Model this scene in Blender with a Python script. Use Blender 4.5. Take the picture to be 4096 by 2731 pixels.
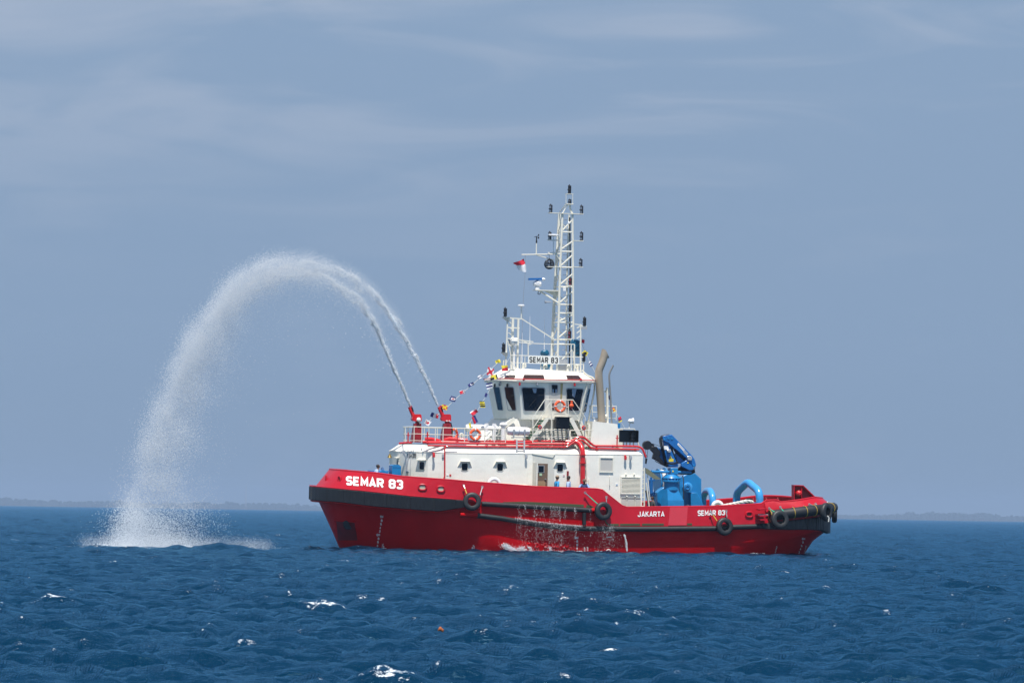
import bpy, math, random
import numpy as np
from mathutils import Vector, Matrix, noise
for o in list(bpy.data.objects): bpy.data.objects.remove(o)
scene = bpy.context.scene
col = scene.collection
R = math.radians
# ------------------------------------------------------------ camera
F = 13500.0                      # focal length in photo pixels (photo is 4096 x 2731)
CAMH = 2.3
HORIZ = 2042.4                   # photo row of the true horizon at the centre column
ROLL = math.atan(0.0156)
pitch = math.atan((HORIZ - 1365.5) / F)
cam_d = bpy.data.cameras.new('camera'); cam = bpy.data.objects.new('camera', cam_d); col.objects.link(cam)
cam_d.sensor_width = 36.0; cam_d.lens = 36.0 * F / 4096.0
cam_d.clip_start = 1.0; cam_d.clip_end = 30000.0
CM = Matrix.Translation((0, 0, CAMH)) @ Matrix.Rotation(R(90) + pitch, 4, 'X') @ Matrix.Rotation(ROLL, 4, 'Z')
cam.matrix_world = CM
scene.camera = cam
# ------------------------------------------------------------ world sky with thin cloud
SUN_EL, SUN_AZ = 66.0, 4.0       # elevation; azimuth east of straight behind the camera
W = bpy.data.worlds.new("World"); scene.world = W; W.use_nodes = True
nt = W.node_tree; nt.nodes.clear(); N = nt.nodes.new; LK = nt.links.new
out = N('ShaderNodeOutputWorld'); bg = N('ShaderNodeBackground'); LK(bg.outputs[0], out.inputs[0])
sky = N('ShaderNodeTexSky'); sky.sky_type = 'NISHITA'; sky.sun_disc = False
sky.sun_elevation = R(SUN_EL); sky.sun_rotation = R(180 - SUN_AZ)
sky.air_density = 1.0; sky.dust_density = 1.0; sky.ozone_density = 1.0
tc = N('ShaderNodeTexCoord'); sep = N('ShaderNodeSeparateXYZ'); LK(tc.outputs['Generated'], sep.inputs[0])
# hazy tropical air: low sky is a muted grey blue
tint = N('ShaderNodeMixRGB'); tint.blend_type = 'MIX'
mr = N('ShaderNodeMapRange'); mr.interpolation_type = 'SMOOTHSTEP'
mr.inputs['From Min'].default_value = 0.0; mr.inputs['From Max'].default_value = 0.9
mr.inputs['To Min'].default_value = 1.0; mr.inputs['To Max'].default_value = 0.25
LK(sep.outputs[2], mr.inputs[0]); LK(mr.outputs[0], tint.inputs[0])
LK(sky.outputs[0], tint.inputs[1])
lowc = N('ShaderNodeValToRGB'); lowc.color_ramp.elements[0].position = 0.0
SKYMUL = 10.0                    # = 1 / background strength
def sc(c): return (c[0]*SKYMUL, c[1]*SKYMUL, c[2]*SKYMUL, 1)
cr = lowc.color_ramp
cr.elements[0].color = (0.235, 0.332, 0.475, 1)
cr.elements[1].position = 0.16; cr.elements[1].color = (0.258, 0.370, 0.540, 1)
e = cr.elements.new(0.05); e.color = (0.250, 0.356, 0.518, 1)
e = cr.elements.new(0.30); e.color = (0.14, 0.29, 0.53, 1)
e = cr.elements.new(0.6); e.color = (0.09, 0.22, 0.50, 1)
LK(sep.outputs[2], lowc.inputs[0])
mul = N('ShaderNodeVectorMath'); mul.operation = 'SCALE'; mul.inputs['Scale'].default_value = SKYMUL
LK(lowc.outputs[0], mul.inputs[0]); LK(mul.outputs[0], tint.inputs[2])
# clouds: stretched noise, densest high on the left
mp = N('ShaderNodeMapping'); mp.inputs['Scale'].default_value = (2.8, 2.8, 17.0); mp.inputs['Location'].default_value = (1.3, 0.2, 0.35)
mp.inputs['Rotation'].default_value = (0, R(-4), 0)
LK(tc.outputs['Generated'], mp.inputs[0])
nz = N('ShaderNodeTexNoise'); nz.inputs['Scale'].default_value = 3.4; nz.inputs['Detail'].default_value = 5; nz.inputs['Roughness'].default_value = 0.46
nz.inputs['Distortion'].default_value = 1.0
LK(mp.outputs[0], nz.inputs[0])
cm1 = N('ShaderNodeMapRange'); cm1.interpolation_type = 'SMOOTHSTEP'
cm1.inputs['From Min'].default_value = 0.56; cm1.inputs['From Max'].default_value = 0.88
cx_ = N('ShaderNodeMath'); cx_.operation = 'MULTIPLY_ADD'; cx_.inputs[1].default_value = -0.75; LK(sep.outputs[0], cx_.inputs[0]); LK(nz.outputs[0], cx_.inputs[2])
cz_ = N('ShaderNodeMath'); cz_.operation = 'MULTIPLY_ADD'; cz_.inputs[1].default_value = 1.3; LK(sep.outputs[2], cz_.inputs[0]); LK(cx_.outputs[0], cz_.inputs[2])
cs_ = N('ShaderNodeMath'); cs_.operation = 'MINIMUM'; cs_.inputs[1].default_value = 0.86; LK(cz_.outputs[0], cs_.inputs[0]); LK(cs_.outputs[0], cm1.inputs[0])
hm = N('ShaderNodeMapRange'); hm.interpolation_type = 'SMOOTHSTEP'
hm.inputs['From Min'].default_value = 0.05; hm.inputs['From Max'].default_value = 0.15
hm.inputs['To Min'].default_value = 0.03; hm.inputs['To Max'].default_value = 1.0
LK(sep.outputs[2], hm.inputs[0])
cmul = N('ShaderNodeMath'); cmul.operation = 'MULTIPLY'; LK(cm1.outputs[0], cmul.inputs[0]); LK(hm.outputs[0], cmul.inputs[1])
# a few faint low puffs near the horizon
mp2 = N('ShaderNodeMapping'); mp2.inputs['Scale'].default_value = (12, 12, 26); mp2.inputs['Location'].default_value = (0.4, 3.1, 0.7)
LK(tc.outputs['Generated'], mp2.inputs[0])
nz2 = N('ShaderNodeTexNoise'); nz2.inputs['Scale'].default_value = 1.6; nz2.inputs['Detail'].default_value = 6; nz2.inputs['Roughness'].default_value = 0.55
LK(mp2.outputs[0], nz2.inputs[0])
cm2 = N('ShaderNodeMapRange'); cm2.interpolation_type = 'SMOOTHSTEP'
cm2.inputs['From Min'].default_value = 0.54; cm2.inputs['From Max'].default_value = 0.80; cm2.inputs['To Max'].default_value = 0.22
LK(nz2.outputs[0], cm2.inputs[0])
cadd = N('ShaderNodeMath'); cadd.operation = 'MAXIMUM'; LK(cmul.outputs[0], cadd.inputs[0]); LK(cm2.outputs[0], cadd.inputs[1])
cf = N('ShaderNodeMath'); cf.operation = 'MULTIPLY'; cf.inputs[1].default_value = 0.42; cf.use_clamp = True; LK(cadd.outputs[0], cf.inputs[0])
cl = N('ShaderNodeMixRGB'); cl.inputs[2].default_value = sc((0.50, 0.55, 0.66)); LK(cf.outputs[0], cl.inputs[0]); LK(tint.outputs[0], cl.inputs[1])
LK(cl.outputs[0], bg.inputs[0]); bg.inputs[1].default_value = 0.0812
# ------------------------------------------------------------ sun
sd = bpy.data.lights.new('sun', 'SUN'); sun = bpy.data.objects.new('sun', sd); col.objects.link(sun)
sd.energy = 4.9; sd.angle = R(0.53); sd.color = (1.0, 0.955, 0.89)
el, az = R(SUN_EL), R(SUN_AZ)
SUNV = Vector((math.sin(az) * math.cos(el), -math.cos(az) * math.cos(el), math.sin(el)))
sun.rotation_euler = SUNV.to_track_quat('Z', 'Y').to_euler(); sun.location = SUNV * 100
vs = scene.view_settings; vs.view_transform = 'Standard'; vs.look = 'None'; vs.exposure = 0.30; vs.gamma = 1.0
try: vs.use_curve_mapping = False
except Exception: pass
scene.render.engine = 'CYCLES'
scene.cycles.max_bounces = 12; scene.cycles.diffuse_bounces = 9; scene.cycles.glossy_bounces = 3; scene.cycles.transparent_max_bounces = 24; scene.cycles.volume_bounces = 0
# ------------------------------------------------------------ frames and projection
SHIP = Matrix.Translation((3.3, 196.0, 0.0)) @ Matrix.Rotation(R(15.0), 4, 'Z') @ Matrix.Rotation(R(1.5), 4, 'X')
SHIPI = SHIP.inverted(); CMI = CM.inverted()
def ray(px, py):
    d = CM.to_3x3() @ Vector(((px - 2048.0) / F, -(py - 1365.5) / F, -1.0))
    return Vector((0, 0, CAMH)), d
def P(px, py, Y=0.0):            # point of the ship's frame (x aft, y starboard, z up) seen at px, py in the plane y = Y
    o, d = ray(px, py); o = SHIPI @ o; d = SHIPI.to_3x3() @ d
    t = (Y - o.y) / d.y
    return o + d * t
def PX(px, py, X):               # same, in the plane x = X
    o, d = ray(px, py); o = SHIPI @ o; d = SHIPI.to_3x3() @ d
    t = (X - o.x) / d.x
    return o + d * t
def PZ(px, py, Z):
    o, d = ray(px, py); o = SHIPI @ o; d = SHIPI.to_3x3() @ d
    return o + d * ((Z - o.z) / d.z)
def WP(px, py, D):               # world point at distance y = D
    o, d = ray(px, py); return o + d * (D / d.y)
def proj(v):
    c = CMI @ (SHIP @ Vector(v)); return (2048.0 - c.x / c.z * F, 1365.5 + c.y / c.z * F)
M1 = 1.0 / 70.5                  # metres per photo pixel at the boat
# ------------------------------------------------------------ materials
MATS = {}
def mat(name, rgb, rough=0.5, metal=0.0, var=0.0, vscale=2.0, bump=0.0, bscale=20.0, coat=0.0, streak=0.0, streakc=(0.25, 0.17, 0.1), spec=0.5, alpha=None, trans=0.0, sheenvar=0.0):
    m = bpy.data.materials.new(name); m.use_nodes = True; MATS[name] = m
    t = m.node_tree; b = t.nodes['Principled BSDF']
    b.inputs['Base Color'].default_value = (*rgb, 1); b.inputs['Roughness'].default_value = rough
    b.inputs['Metallic'].default_value = metal; b.inputs['Specular IOR Level'].default_value = spec
    if coat: b.inputs['Coat Weight'].default_value = coat; b.inputs['Coat Roughness'].default_value = 0.12
    if trans: b.inputs['Transmission Weight'].default_value = trans
    tcn = t.nodes.new('ShaderNodeTexCoord'); src = tcn.outputs['Object']
    colr = None
    if var:
        n = t.nodes.new('ShaderNodeTexNoise'); n.inputs['Scale'].default_value = vscale; n.inputs['Detail'].default_value = 6
        t.links.new(src, n.inputs[0])
        hs = t.nodes.new('ShaderNodeMapRange'); hs.inputs['From Min'].default_value = 0.25; hs.inputs['From Max'].default_value = 0.75
        hs.inputs['To Min'].default_value = 1 - var; hs.inputs['To Max'].default_value = 1 + var * 0.6
        t.links.new(n.outputs[0], hs.inputs[0])
        mm = t.nodes.new('ShaderNodeVectorMath'); mm.operation = 'SCALE'; mm.inputs[0].default_value = rgb
        t.links.new(hs.outputs[0], mm.inputs['Scale']); colr = mm.outputs[0]
        if sheenvar:
            rr = t.nodes.new('ShaderNodeMapRange'); rr.inputs['To Min'].default_value = rough - sheenvar; rr.inputs['To Max'].default_value = rough + sheenvar
            t.links.new(n.outputs[0], rr.inputs[0]); t.links.new(rr.outputs[0], b.inputs['Roughness'])
    if streak:
        mpn = t.nodes.new('ShaderNodeMapping'); mpn.inputs['Scale'].default_value = (7, 7, 0.5); t.links.new(src, mpn.inputs[0])
        n2 = t.nodes.new('ShaderNodeTexNoise'); n2.inputs['Scale'].default_value = 1.6; n2.inputs['Detail'].default_value = 6; n2.inputs['Roughness'].default_value = 0.62
        t.links.new(mpn.outputs[0], n2.inputs[0])
        r2 = t.nodes.new('ShaderNodeMapRange'); r2.inputs['From Min'].default_value = 0.55; r2.inputs['From Max'].default_value = 0.8; r2.inputs['To Max'].default_value = streak
        t.links.new(n2.outputs[0], r2.inputs[0])
        mx = t.nodes.new('ShaderNodeMixRGB'); t.links.new(r2.outputs[0], mx.inputs[0])
        if colr: t.links.new(colr, mx.inputs[1])
        else: mx.inputs[1].default_value = (*rgb, 1)
        mx.inputs[2].default_value = (*streakc, 1); colr = mx.outputs[0]
    if colr: t.links.new(colr, b.inputs['Base Color'])
    if bump:
        n3 = t.nodes.new('ShaderNodeTexNoise'); n3.inputs['Scale'].default_value = bscale; n3.inputs['Detail'].default_value = 4
        t.links.new(src, n3.inputs[0])
        bp = t.nodes.new('ShaderNodeBump'); bp.inputs['Strength'].default_value = bump; bp.inputs['Distance'].default_value = 0.02 if bscale > 3 else 0.07
        t.links.new(n3.outputs[0], bp.inputs['Height']); t.links.new(bp.outputs[0], b.inputs['Normal'])
    if alpha is not None: b.inputs['Alpha'].default_value = alpha
    return m
RED = mat('red_topside_paint', (0.46, 0.005, 0.018), 0.42, var=0.12, vscale=0.7, bump=0.6, bscale=1.1, spec=0.3, coat=0.06, streak=0.25, streakc=(0.33, 0.012, 0.02))
REDH = mat('red_hull_paint', (0.50, 0.001, 0.005), 0.42, var=0.18, vscale=0.6, bump=0.6, bscale=0.9, spec=0.10, streak=0.3, streakc=(0.22, 0.004, 0.008))
REDP = mat('red_pipe_paint', (0.60, 0.012, 0.016), 0.28, coat=0.5, var=0.08, vscale=6)
CREAM = mat('cream_house_paint', (0.84, 0.815, 0.735), 0.45, var=0.05, vscale=0.9, bump=0.35, bscale=1.4, streak=0.22, streakc=(0.55, 0.50, 0.40))
CREAM2 = mat('cream_steelwork_paint', (0.75, 0.725, 0.63), 0.4, var=0.06, vscale=5, streak=0.15, streakc=(0.5, 0.42, 0.3))
WHITE = mat('white_plastic', (0.80, 0.80, 0.80), 0.35, var=0.04, vscale=3)
WPAINT = mat('white_lettering', (0.84, 0.84, 0.82), 0.5, var=0.05, vscale=6)
BLACKP = mat('black_lettering', (0.03, 0.028, 0.025), 0.5)
RUBBER = mat('black_rubber', (0.012, 0.013, 0.016), 0.55, var=0.35, vscale=3, bump=0.4, bscale=14)
TYRE = mat('tyre_rubber', (0.019, 0.020, 0.022), 0.5, var=0.35, vscale=5, bump=0.3, bscale=30)
DGREEN = mat('green_deck_paint', (0.03, 0.10, 0.05), 0.6, var=0.2, vscale=3)
BLUE = mat('blue_machinery_paint', (0.010, 0.20, 0.48), 0.36, var=0.12, vscale=2.5, coat=0.3, bump=0.25, bscale=6, streak=0.25, streakc=(0.01, 0.13, 0.42))
BLUED = mat('blue_crane_paint', (0.010, 0.135, 0.42), 0.38, var=0.14, vscale=2.5, coat=0.3, bump=0.2, bscale=8, streak=0.2, streakc=(0.01, 0.07, 0.2))
BLUEL = mat('light_blue_pipe_paint', (0.05, 0.32, 0.70), 0.25, var=0.08, vscale=3, coat=0.5)
STEEL = mat('galvanised_steel', (0.42, 0.43, 0.44), 0.35, metal=0.7, var=0.2, vscale=6)
EXH = mat('heat_stained_stainless', (0.36, 0.30, 0.23), 0.45, metal=0.2, var=0.12, vscale=2, streak=0.3, streakc=(0.22, 0.18, 0.14))
BLACK = mat('black_paint', (0.012, 0.013, 0.018), 0.4, var=0.2, vscale=6)
LENS = mat('lantern_glass', (0.16, 0.19, 0.24), 0.08, spec=0.9)
REDLENS = mat('red_lantern_glass', (0.20, 0.008, 0.015), 0.15, spec=0.8)
ORANGE = mat('lifebuoy_orange', (0.80, 0.10, 0.02), 0.5, var=0.1, vscale=8)
GLASS = mat('dark_window_glass', (0.004, 0.008, 0.016), 0.05, spec=0.4, var=0.5, vscale=2)
GREYF = mat('grey_window_gasket', (0.33, 0.35, 0.38), 0.45)
DGREY = mat('dark_interior', (0.03, 0.035, 0.045), 0.5)
BROWN = mat('brown_door', (0.16, 0.10, 0.065), 0.5, var=0.1, vscale=4)
TAN = mat('tan_door_panel', (0.34, 0.22, 0.12), 0.5, var=0.08, vscale=4)
BRASS = mat('brass', (0.52, 0.36, 0.12), 0.25, metal=0.9)
ROPE = mat('white_rope', (0.72, 0.72, 0.68), 0.8, var=0.25, vscale=25, bump=1.0, bscale=40)
YSTRAP = mat('yellow_strap', (0.55, 0.36, 0.04), 0.6)
GSTRAP = mat('green_strap', (0.02, 0.48, 0.28), 0.5)
TARP = mat('blue_tarpaulin', (0.006, 0.10, 0.19), 0.3, var=0.2, vscale=6, bump=0.8, bscale=9)
YELLOW = mat('yellow_sticker', (0.75, 0.58, 0.03), 0.5)
DRED = mat('dark_red_paint', (0.26, 0.008, 0.015), 0.4, var=0.15, vscale=4)
GRATE = mat('cream_shade_panel', (0.52, 0.50, 0.46), 0.5)
FOAMW = mat('white_water', (0.86, 0.88, 0.90), 0.7)
# ------------------------------------------------------------ mesh builder
class MB:
    def __init__(s): s.v = []; s.f = []; s.m = []; s.cm = 0
    def add(s, vs, fs):
        n = len(s.v); s.v += [tuple(v) for v in vs]
        for f in fs: s.f.append(tuple(i + n for i in f)); s.m.append(s.cm)
        return s
    def box(s, a, b):            # axis aligned, a and b opposite corners
        x0, x1 = sorted((a[0], b[0])); y0, y1 = sorted((a[1], b[1])); z0, z1 = sorted((a[2], b[2]))
        return s.add([(x0, y0, z0), (x1, y0, z0), (x1, y1, z0), (x0, y1, z0), (x0, y0, z1), (x1, y0, z1), (x1, y1, z1), (x0, y1, z1)],
                     [(0, 3, 2, 1), (4, 5, 6, 7), (0, 1, 5, 4), (1, 2, 6, 5), (2, 3, 7, 6), (3, 0, 4, 7)])
    def loft(s, A, B, caps=True):    # between two rings of equal length
        n = len(A); fs = [(i, (i + 1) % n, n + (i + 1) % n, n + i) for i in range(n)]
        if caps: fs += [tuple(range(n - 1, -1, -1)), tuple(range(n, 2 * n))]
        return s.add(list(A) + list(B), fs)
    def prism(s, pts, y0, y1):       # polygon in the x-z plane (points as vectors), extruded along y
        return s.loft([(p[0], y0, p[2] if len(p) > 2 else p[1]) for p in pts], [(p[0], y1, p[2] if len(p) > 2 else p[1]) for p in pts])
    def pxprism(s, pxs, Y, depth):   # polygon given as photo pixels on plane Y
        return s.prism([P(a, b, Y) for a, b in pxs], Y, Y + depth)
    def tube(s, pts, r, n=8, closed=False, caps=True):
        pts = [Vector(p) for p in pts]; k = len(pts)
        rs = r if isinstance(r, (list, tuple)) else [r] * k
        rings = []; up = None
        for i in range(k):
            if closed: a, b = pts[i - 1], pts[(i + 1) % k]
            else: a, b = pts[max(i - 1, 0)], pts[min(i + 1, k - 1)]
            t = (b - a).normalized()
            if up is None:
                up = Vector((0, 0, 1)) if abs(t.z) < 0.9 else Vector((1, 0, 0))
            u = (up - t * up.dot(t))
            if u.length < 1e-5: u = t.orthogonal()
            u.normalize(); w = t.cross(u); up = u
            rings.append([pts[i] + (u * math.cos(2 * math.pi * j / n) + w * math.sin(2 * math.pi * j / n)) * rs[i] for j in range(n)])
        vs = [v for rg in rings for v in rg]; fs = []
        for i in range(k if closed else k - 1):
            i2 = (i + 1) % k
            for j in range(n):
                j2 = (j + 1) % n; fs.append((i * n + j, i2 * n + j, i2 * n + j2, i * n + j2))
        if caps and not closed:
            fs.append(tuple(range(n))); fs.append(tuple(range((k - 1) * n + n - 1, (k - 1) * n - 1, -1)))
        return s.add(vs, fs)
    def bar(s, a, b, w, h):          # rectangular bar
        a, b = Vector(a), Vector(b); t = (b - a).normalized()
        u = Vector((0, 1, 0)) if abs(t.y) < 0.9 else Vector((0, 0, 1))
        u = (u - t * u.dot(t)).normalized(); q = t.cross(u)
        ring = lambda c: [c + u * w / 2 + q * h / 2, c - u * w / 2 + q * h / 2, c - u * w / 2 - q * h / 2, c + u * w / 2 - q * h / 2]
        return s.loft(ring(a), ring(b))
    def lathe(s, c, prof, axis='Z', n=12):   # prof: list of (r, h)
        c = Vector(c); vs = []; fs = []; k = len(prof)
        for r, h in prof:
            for j in range(n):
                a = 2 * math.pi * j / n; x, y = r * math.cos(a), r * math.sin(a)
                d = {'Z': (x, y, h), 'Y': (x, h, y), 'X': (h, x, y)}[axis]
                vs.append(c + Vector(d))
        for i in range(k - 1):
            for j in range(n):
                j2 = (j + 1) % n; fs.append((i * n + j, i * n + j2, (i + 1) * n + j2, (i + 1) * n + j))
        fs.append(tuple(range(n - 1, -1, -1))); fs.append(tuple(range((k - 1) * n, k * n)))
        if axis == 'Y': fs = [tuple(reversed(f)) for f in fs]
        return s.add(vs, fs)
    def torus(s, c, R1, r, axis, n=28, m=10, squash=1.0, frac=1.0):
        ax = Vector(axis).normalized(); u = ax.orthogonal().normalized(); w = ax.cross(u); c = Vector(c); vs = []; fs = []
        for i in range(n):
            a = 2 * math.pi * i / n * frac; d = u * math.cos(a) + w * math.sin(a)
            for j in range(m):
                b = 2 * math.pi * j / m
                vs.append(c + d * (R1 + r * math.cos(b)) + ax * (r * squash * math.sin(b)))
        for i in range(n):
            i2 = (i + 1) % n
            for j in range(m):
                j2 = (j + 1) % m; fs.append((i * m + j, i2 * m + j, i2 * m + j2, i * m + j2))
        return s.add(vs, fs)
    def ball(s, c, r, n=10, m=6):
        c = Vector(c); rr = r if isinstance(r, (tuple, list, Vector)) else (r, r, r)
        vs = []; fs = []
        for i in range(m + 1):
            t = math.pi * i / m
            for j in range(n):
                a = 2 * math.pi * j / n
                vs.append((c.x + rr[0] * math.sin(t) * math.cos(a), c.y + rr[1] * math.sin(t) * math.sin(a), c.z + rr[2] * math.cos(t)))
        for i in range(m):
            for j in range(n):
                j2 = (j + 1) % n; fs.append((i * n + j, (i + 1) * n + j, (i + 1) * n + j2, i * n + j2))
        return s.add(vs, fs)
def arc(pts, r=0.15, k=5):           # round the corners of a polyline
    pts = [Vector(p) for p in pts]; o = [pts[0]]
    for i in range(1, len(pts) - 1):
        a, b, c = pts[i - 1], pts[i], pts[i + 1]
        d1 = (a - b); d2 = (c - b); q = min(r, d1.length * 0.45, d2.length * 0.45)
        p0 = b + d1.normalized() * q; p2 = b + d2.normalized() * q
        for j in range(k + 1):
            t = j / k; o.append(p0 * (1 - t) ** 2 + b * 2 * t * (1 - t) + p2 * t * t)
    o.append(pts[-1]); return o
BASE = {}
def link(name, mb, m, sharp=35, recalc=True):
    me = bpy.data.meshes.new(name); me.from_pydata(mb.v, [], mb.f)
    ms = m if isinstance(m, (list, tuple)) else [m]
    for x in ms: me.materials.append(x)
    if len(ms) > 1: me.polygons.foreach_set('material_index', mb.m)
    if recalc:
        import bmesh
        b = bmesh.new(); b.from_mesh(me); bmesh.ops.recalc_face_normals(b, faces=b.faces); b.to_mesh(me); b.free()
    me.validate(); me.update()
    me.polygons.foreach_set('use_smooth', [True] * len(me.polygons))
    me.set_sharp_from_angle(angle=R(sharp))
    o = bpy.data.objects.new(name, me); col.objects.link(o); return o
def part(name, mb, m, parent, label=None, sharp=35, kind=None):
    b = BASE.get(parent.name, Vector((0, 0, 0)))
    if b.length: mb.v = [(v[0] - b.x, v[1] - b.y, v[2] - b.z) for v in mb.v]
    o = link(name, mb, m, sharp); o.parent = parent; BASE[o.name] = b
    if label: o['label'] = label
    if kind: o['kind'] = kind
    return o
def props(o, label, cat, group=None, kind=None):
    if label: o['label'] = label
    if cat: o['category'] = cat
    if group: o['group'] = group
    if kind: o['kind'] = kind
    return o
def thing(name, label, cat, base=(0, 0, 0), group=None, frame=None):      # Empty at the thing's base; part meshes follow in ship coordinates
    o = bpy.data.objects.new(name, None); col.objects.link(o); o.empty_display_size = 0.3
    base = Vector(base); o.matrix_world = (SHIP if frame is None else frame) @ Matrix.Translation(base); BASE[o.name] = base
    return props(o, label, cat, group)
def solo(name, mb, m, label, cat, base, group=None, kind=None, frame=None, sharp=35):
    base = Vector(base); mb.v = [(v[0] - base.x, v[1] - base.y, v[2] - base.z) for v in mb.v]
    o = link(name, mb, m, sharp); o.matrix_world = (SHIP if frame is None else frame) @ Matrix.Translation(base); BASE[o.name] = base
    return props(o, label, cat, group, kind)
ID = Matrix.Identity(4)
# ------------------------------------------------------------ sea
def tile(n, L, seed, kpeak, kmax, wind, rms, power=3.0, spread=2.0, kmin=0.0):
    rg = np.random.default_rng(seed)
    k1 = 2 * np.pi * np.fft.fftfreq(n, L / n); kx, ky = np.meshgrid(k1, k1, indexing='xy')
    k = np.hypot(kx, ky); k[0, 0] = 1e9
    th = np.arctan2(ky, kx) - wind
    S = np.exp(-1.25 * (kpeak / k) ** 2) * k ** (-power) * (0.07 + np.abs(np.cos(th)) ** spread) * np.exp(-(k / kmax) ** 2) * (k > kmin)
    S[0, 0] = 0
    A = np.sqrt(S) / np.sqrt(k) * (rg.normal(size=(n, n)) + 1j * rg.normal(size=(n, n))); k[0, 0] = 1.0
    h = np.fft.ifft2(A).real; q = rms / h.std()
    dx = np.fft.ifft2(1j * A * kx / k).real * q; dy = np.fft.ifft2(1j * A * ky / k).real * q
    h = h * q
    jxx = np.gradient(dx, L / n, axis=1); jyy = np.gradient(dy, L / n, axis=0)
    return h, dx, dy, -(jxx + jyy)
def samp(T, L, x, y):
    n = T.shape[0]; u = (x / L) % 1.0 * n; v = (y / L) % 1.0 * n
    i = np.floor(u).astype(int); j = np.floor(v).astype(int); fu = u - i; fv = v - j
    i %= n; j %= n; i2 = (i + 1) % n; j2 = (j + 1) % n
    return (T[j, i] * (1 - fu) + T[j, i2] * fu) * (1 - fv) + (T[j2, i] * (1 - fu) + T[j2, i2] * fu) * fv
LA, LB = 97.0, 31.0
rnd_sea = random.Random(8)
FT = 0.9
TA = tile(1024, LA, 5, 1.7, 18.0, R(80), 0.078, power=2.1, spread=5.0)
TB = tile(1024, LB, 9, 3.6, 45.0, R(86), 0.042, power=1.9, spread=4.0, kmin=2.2)
# extra swells that hide the foot of the spray and carry whitecaps: (px, py flat row offset, ...)
def ground(px, py):
    o, d = ray(px, py); t = -o.z / d.z; return o + d * t
SWELL = []     # x, y, half width x, half width y, height
def swell(px, D, wx, wy, h):
    w = WP(px, 2100, D); SWELL.append((w.x, D, wx, wy, h))
swell(905, 172, 1.9, 1.0, 0.34); swell(840, 171, 1.5, 1.0, 0.16); swell(700, 174, 1.8, 0.8, 0.12)
CAPS = []      # whitecaps: world x, y, half width x, half depth, strength
def cap(px, py, wpx, s=1.0, lift=0.12):
    D = CAMH * F / (py - HORIZ - (px - 2048) * 0.0156)
    D *= (1 - lift / CAMH)
    w = WP(px, py, D); wx = wpx / F * D / 2
    CAPS.append((w.x, D, wx, max(0.22, wx * 0.32), s)); SWELL.append((w.x, D + 0.3, wx * 1.3, max(0.7, wx * 0.5), lift))
for a in ((240, 2382, 170), (1290, 2417, 190), (1560, 2700, 190), (2455, 2300, 90), (2460, 2570, 150), (1365, 2240, 80), (1507, 2243, 35), (1912, 2260, 50),
          (60, 2156, 60), (190, 2184, 90), (345, 2156, 60), (3140, 2287, 60), (2960, 2275, 50), (2780, 2270, 60), (120, 2305, 60),
          (3760, 2290, 50), (3900, 2250, 50), (3300, 2240, 50), (3220, 2320, 40), (2350, 2440, 50), 
          (3850, 2650, 120), (3600, 2120, 40), (3780, 2108, 60), (3480, 2140, 40), (1180, 2130, 40), (900, 2105, 30), (1600, 2330, 60), (2050, 2350, 60), ):
    cap(a[0], a[1], a[2], 1.0 if a[2] > 80 else 0.7, 0.24 if a[0] == 240 else 0.16 if a[2] > 100 else 0.09)
FT = float(np.percentile(TA[3], 99.74)) * 1.0
def sea_at(x, y, rowstep):
    h, dx, dy, fold = [samp(t, LA, x, y) for t in TA]
    c, s = math.cos(0.12), math.sin(0.12); xr, yr = x * c - y * s + 11.3, x * s + y * c
    fade = np.clip(1.4 - rowstep / 0.5, 0.0, 1.0)
    h2, dx2, dy2, fold2 = [samp(t, LB, xr, yr) for t in TB]
    h = h + h2 * fade; fold = fold + fold2 * fade * 0.5
    sw = np.zeros_like(h)
    for (cx, cy, wx, wy, a) in SWELL:
        e = ((x - cx) / wx) ** 2 + ((y - cy) / wy) ** 2
        m = e < 9; sw[m] += a * np.exp(-e[m])
    foam = np.clip((fold - FT) / FT * 2.0, 0, 1) * np.clip((h - 0.05) * 12, 0, 1) * 0.85
    for (cx, cy, wx, wy, a) in CAPS:
        e = ((x - cx) / wx) ** 2 + ((y - cy) / wy) ** 2
        m = e < 6; foam[m] = np.maximum(foam[m], a * np.exp(-e[m] * 0.9))
    return h + sw, dx, dy, foam
rows = list(np.arange(-60, 20, 8.0)); d = 20.0
while d < 36: rows.append(d); d += 0.8
while d < 2200: rows.append(d); d += 0.0027 * d + 0.05
while d < 12500: rows.append(d); d *= 1.012
rows = np.array(rows); step = np.gradient(rows)
tcn = np.concatenate([np.linspace(-30, -1.2, 12), np.linspace(-1.0, -0.23, 16), np.linspace(-0.215, 0.215, 500), np.linspace(0.23, 1.0, 16), np.linspace(1.2, 30, 12)])
wd = np.maximum(np.abs(rows), 30.0)
X = tcn[None, :] * wd[:, None]; Yg = np.repeat(rows[:, None], len(tcn), 1); ST = np.repeat(step[:, None], len(tcn), 1)
H, DX, DY, FO = sea_at(X, Yg, ST)
lat = np.clip(1.0 - (np.abs(tcn) - 0.3) / 0.7, 0, 1)[None, :]; far = np.clip(1.2 - Yg / 8000.0, 0.3, 1.0)
chop = 0.85 * np.clip(1.3 - ST / 2.0, 0, 1) * lat
H = H * far * (0.3 + 0.7 * lat) 
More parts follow.
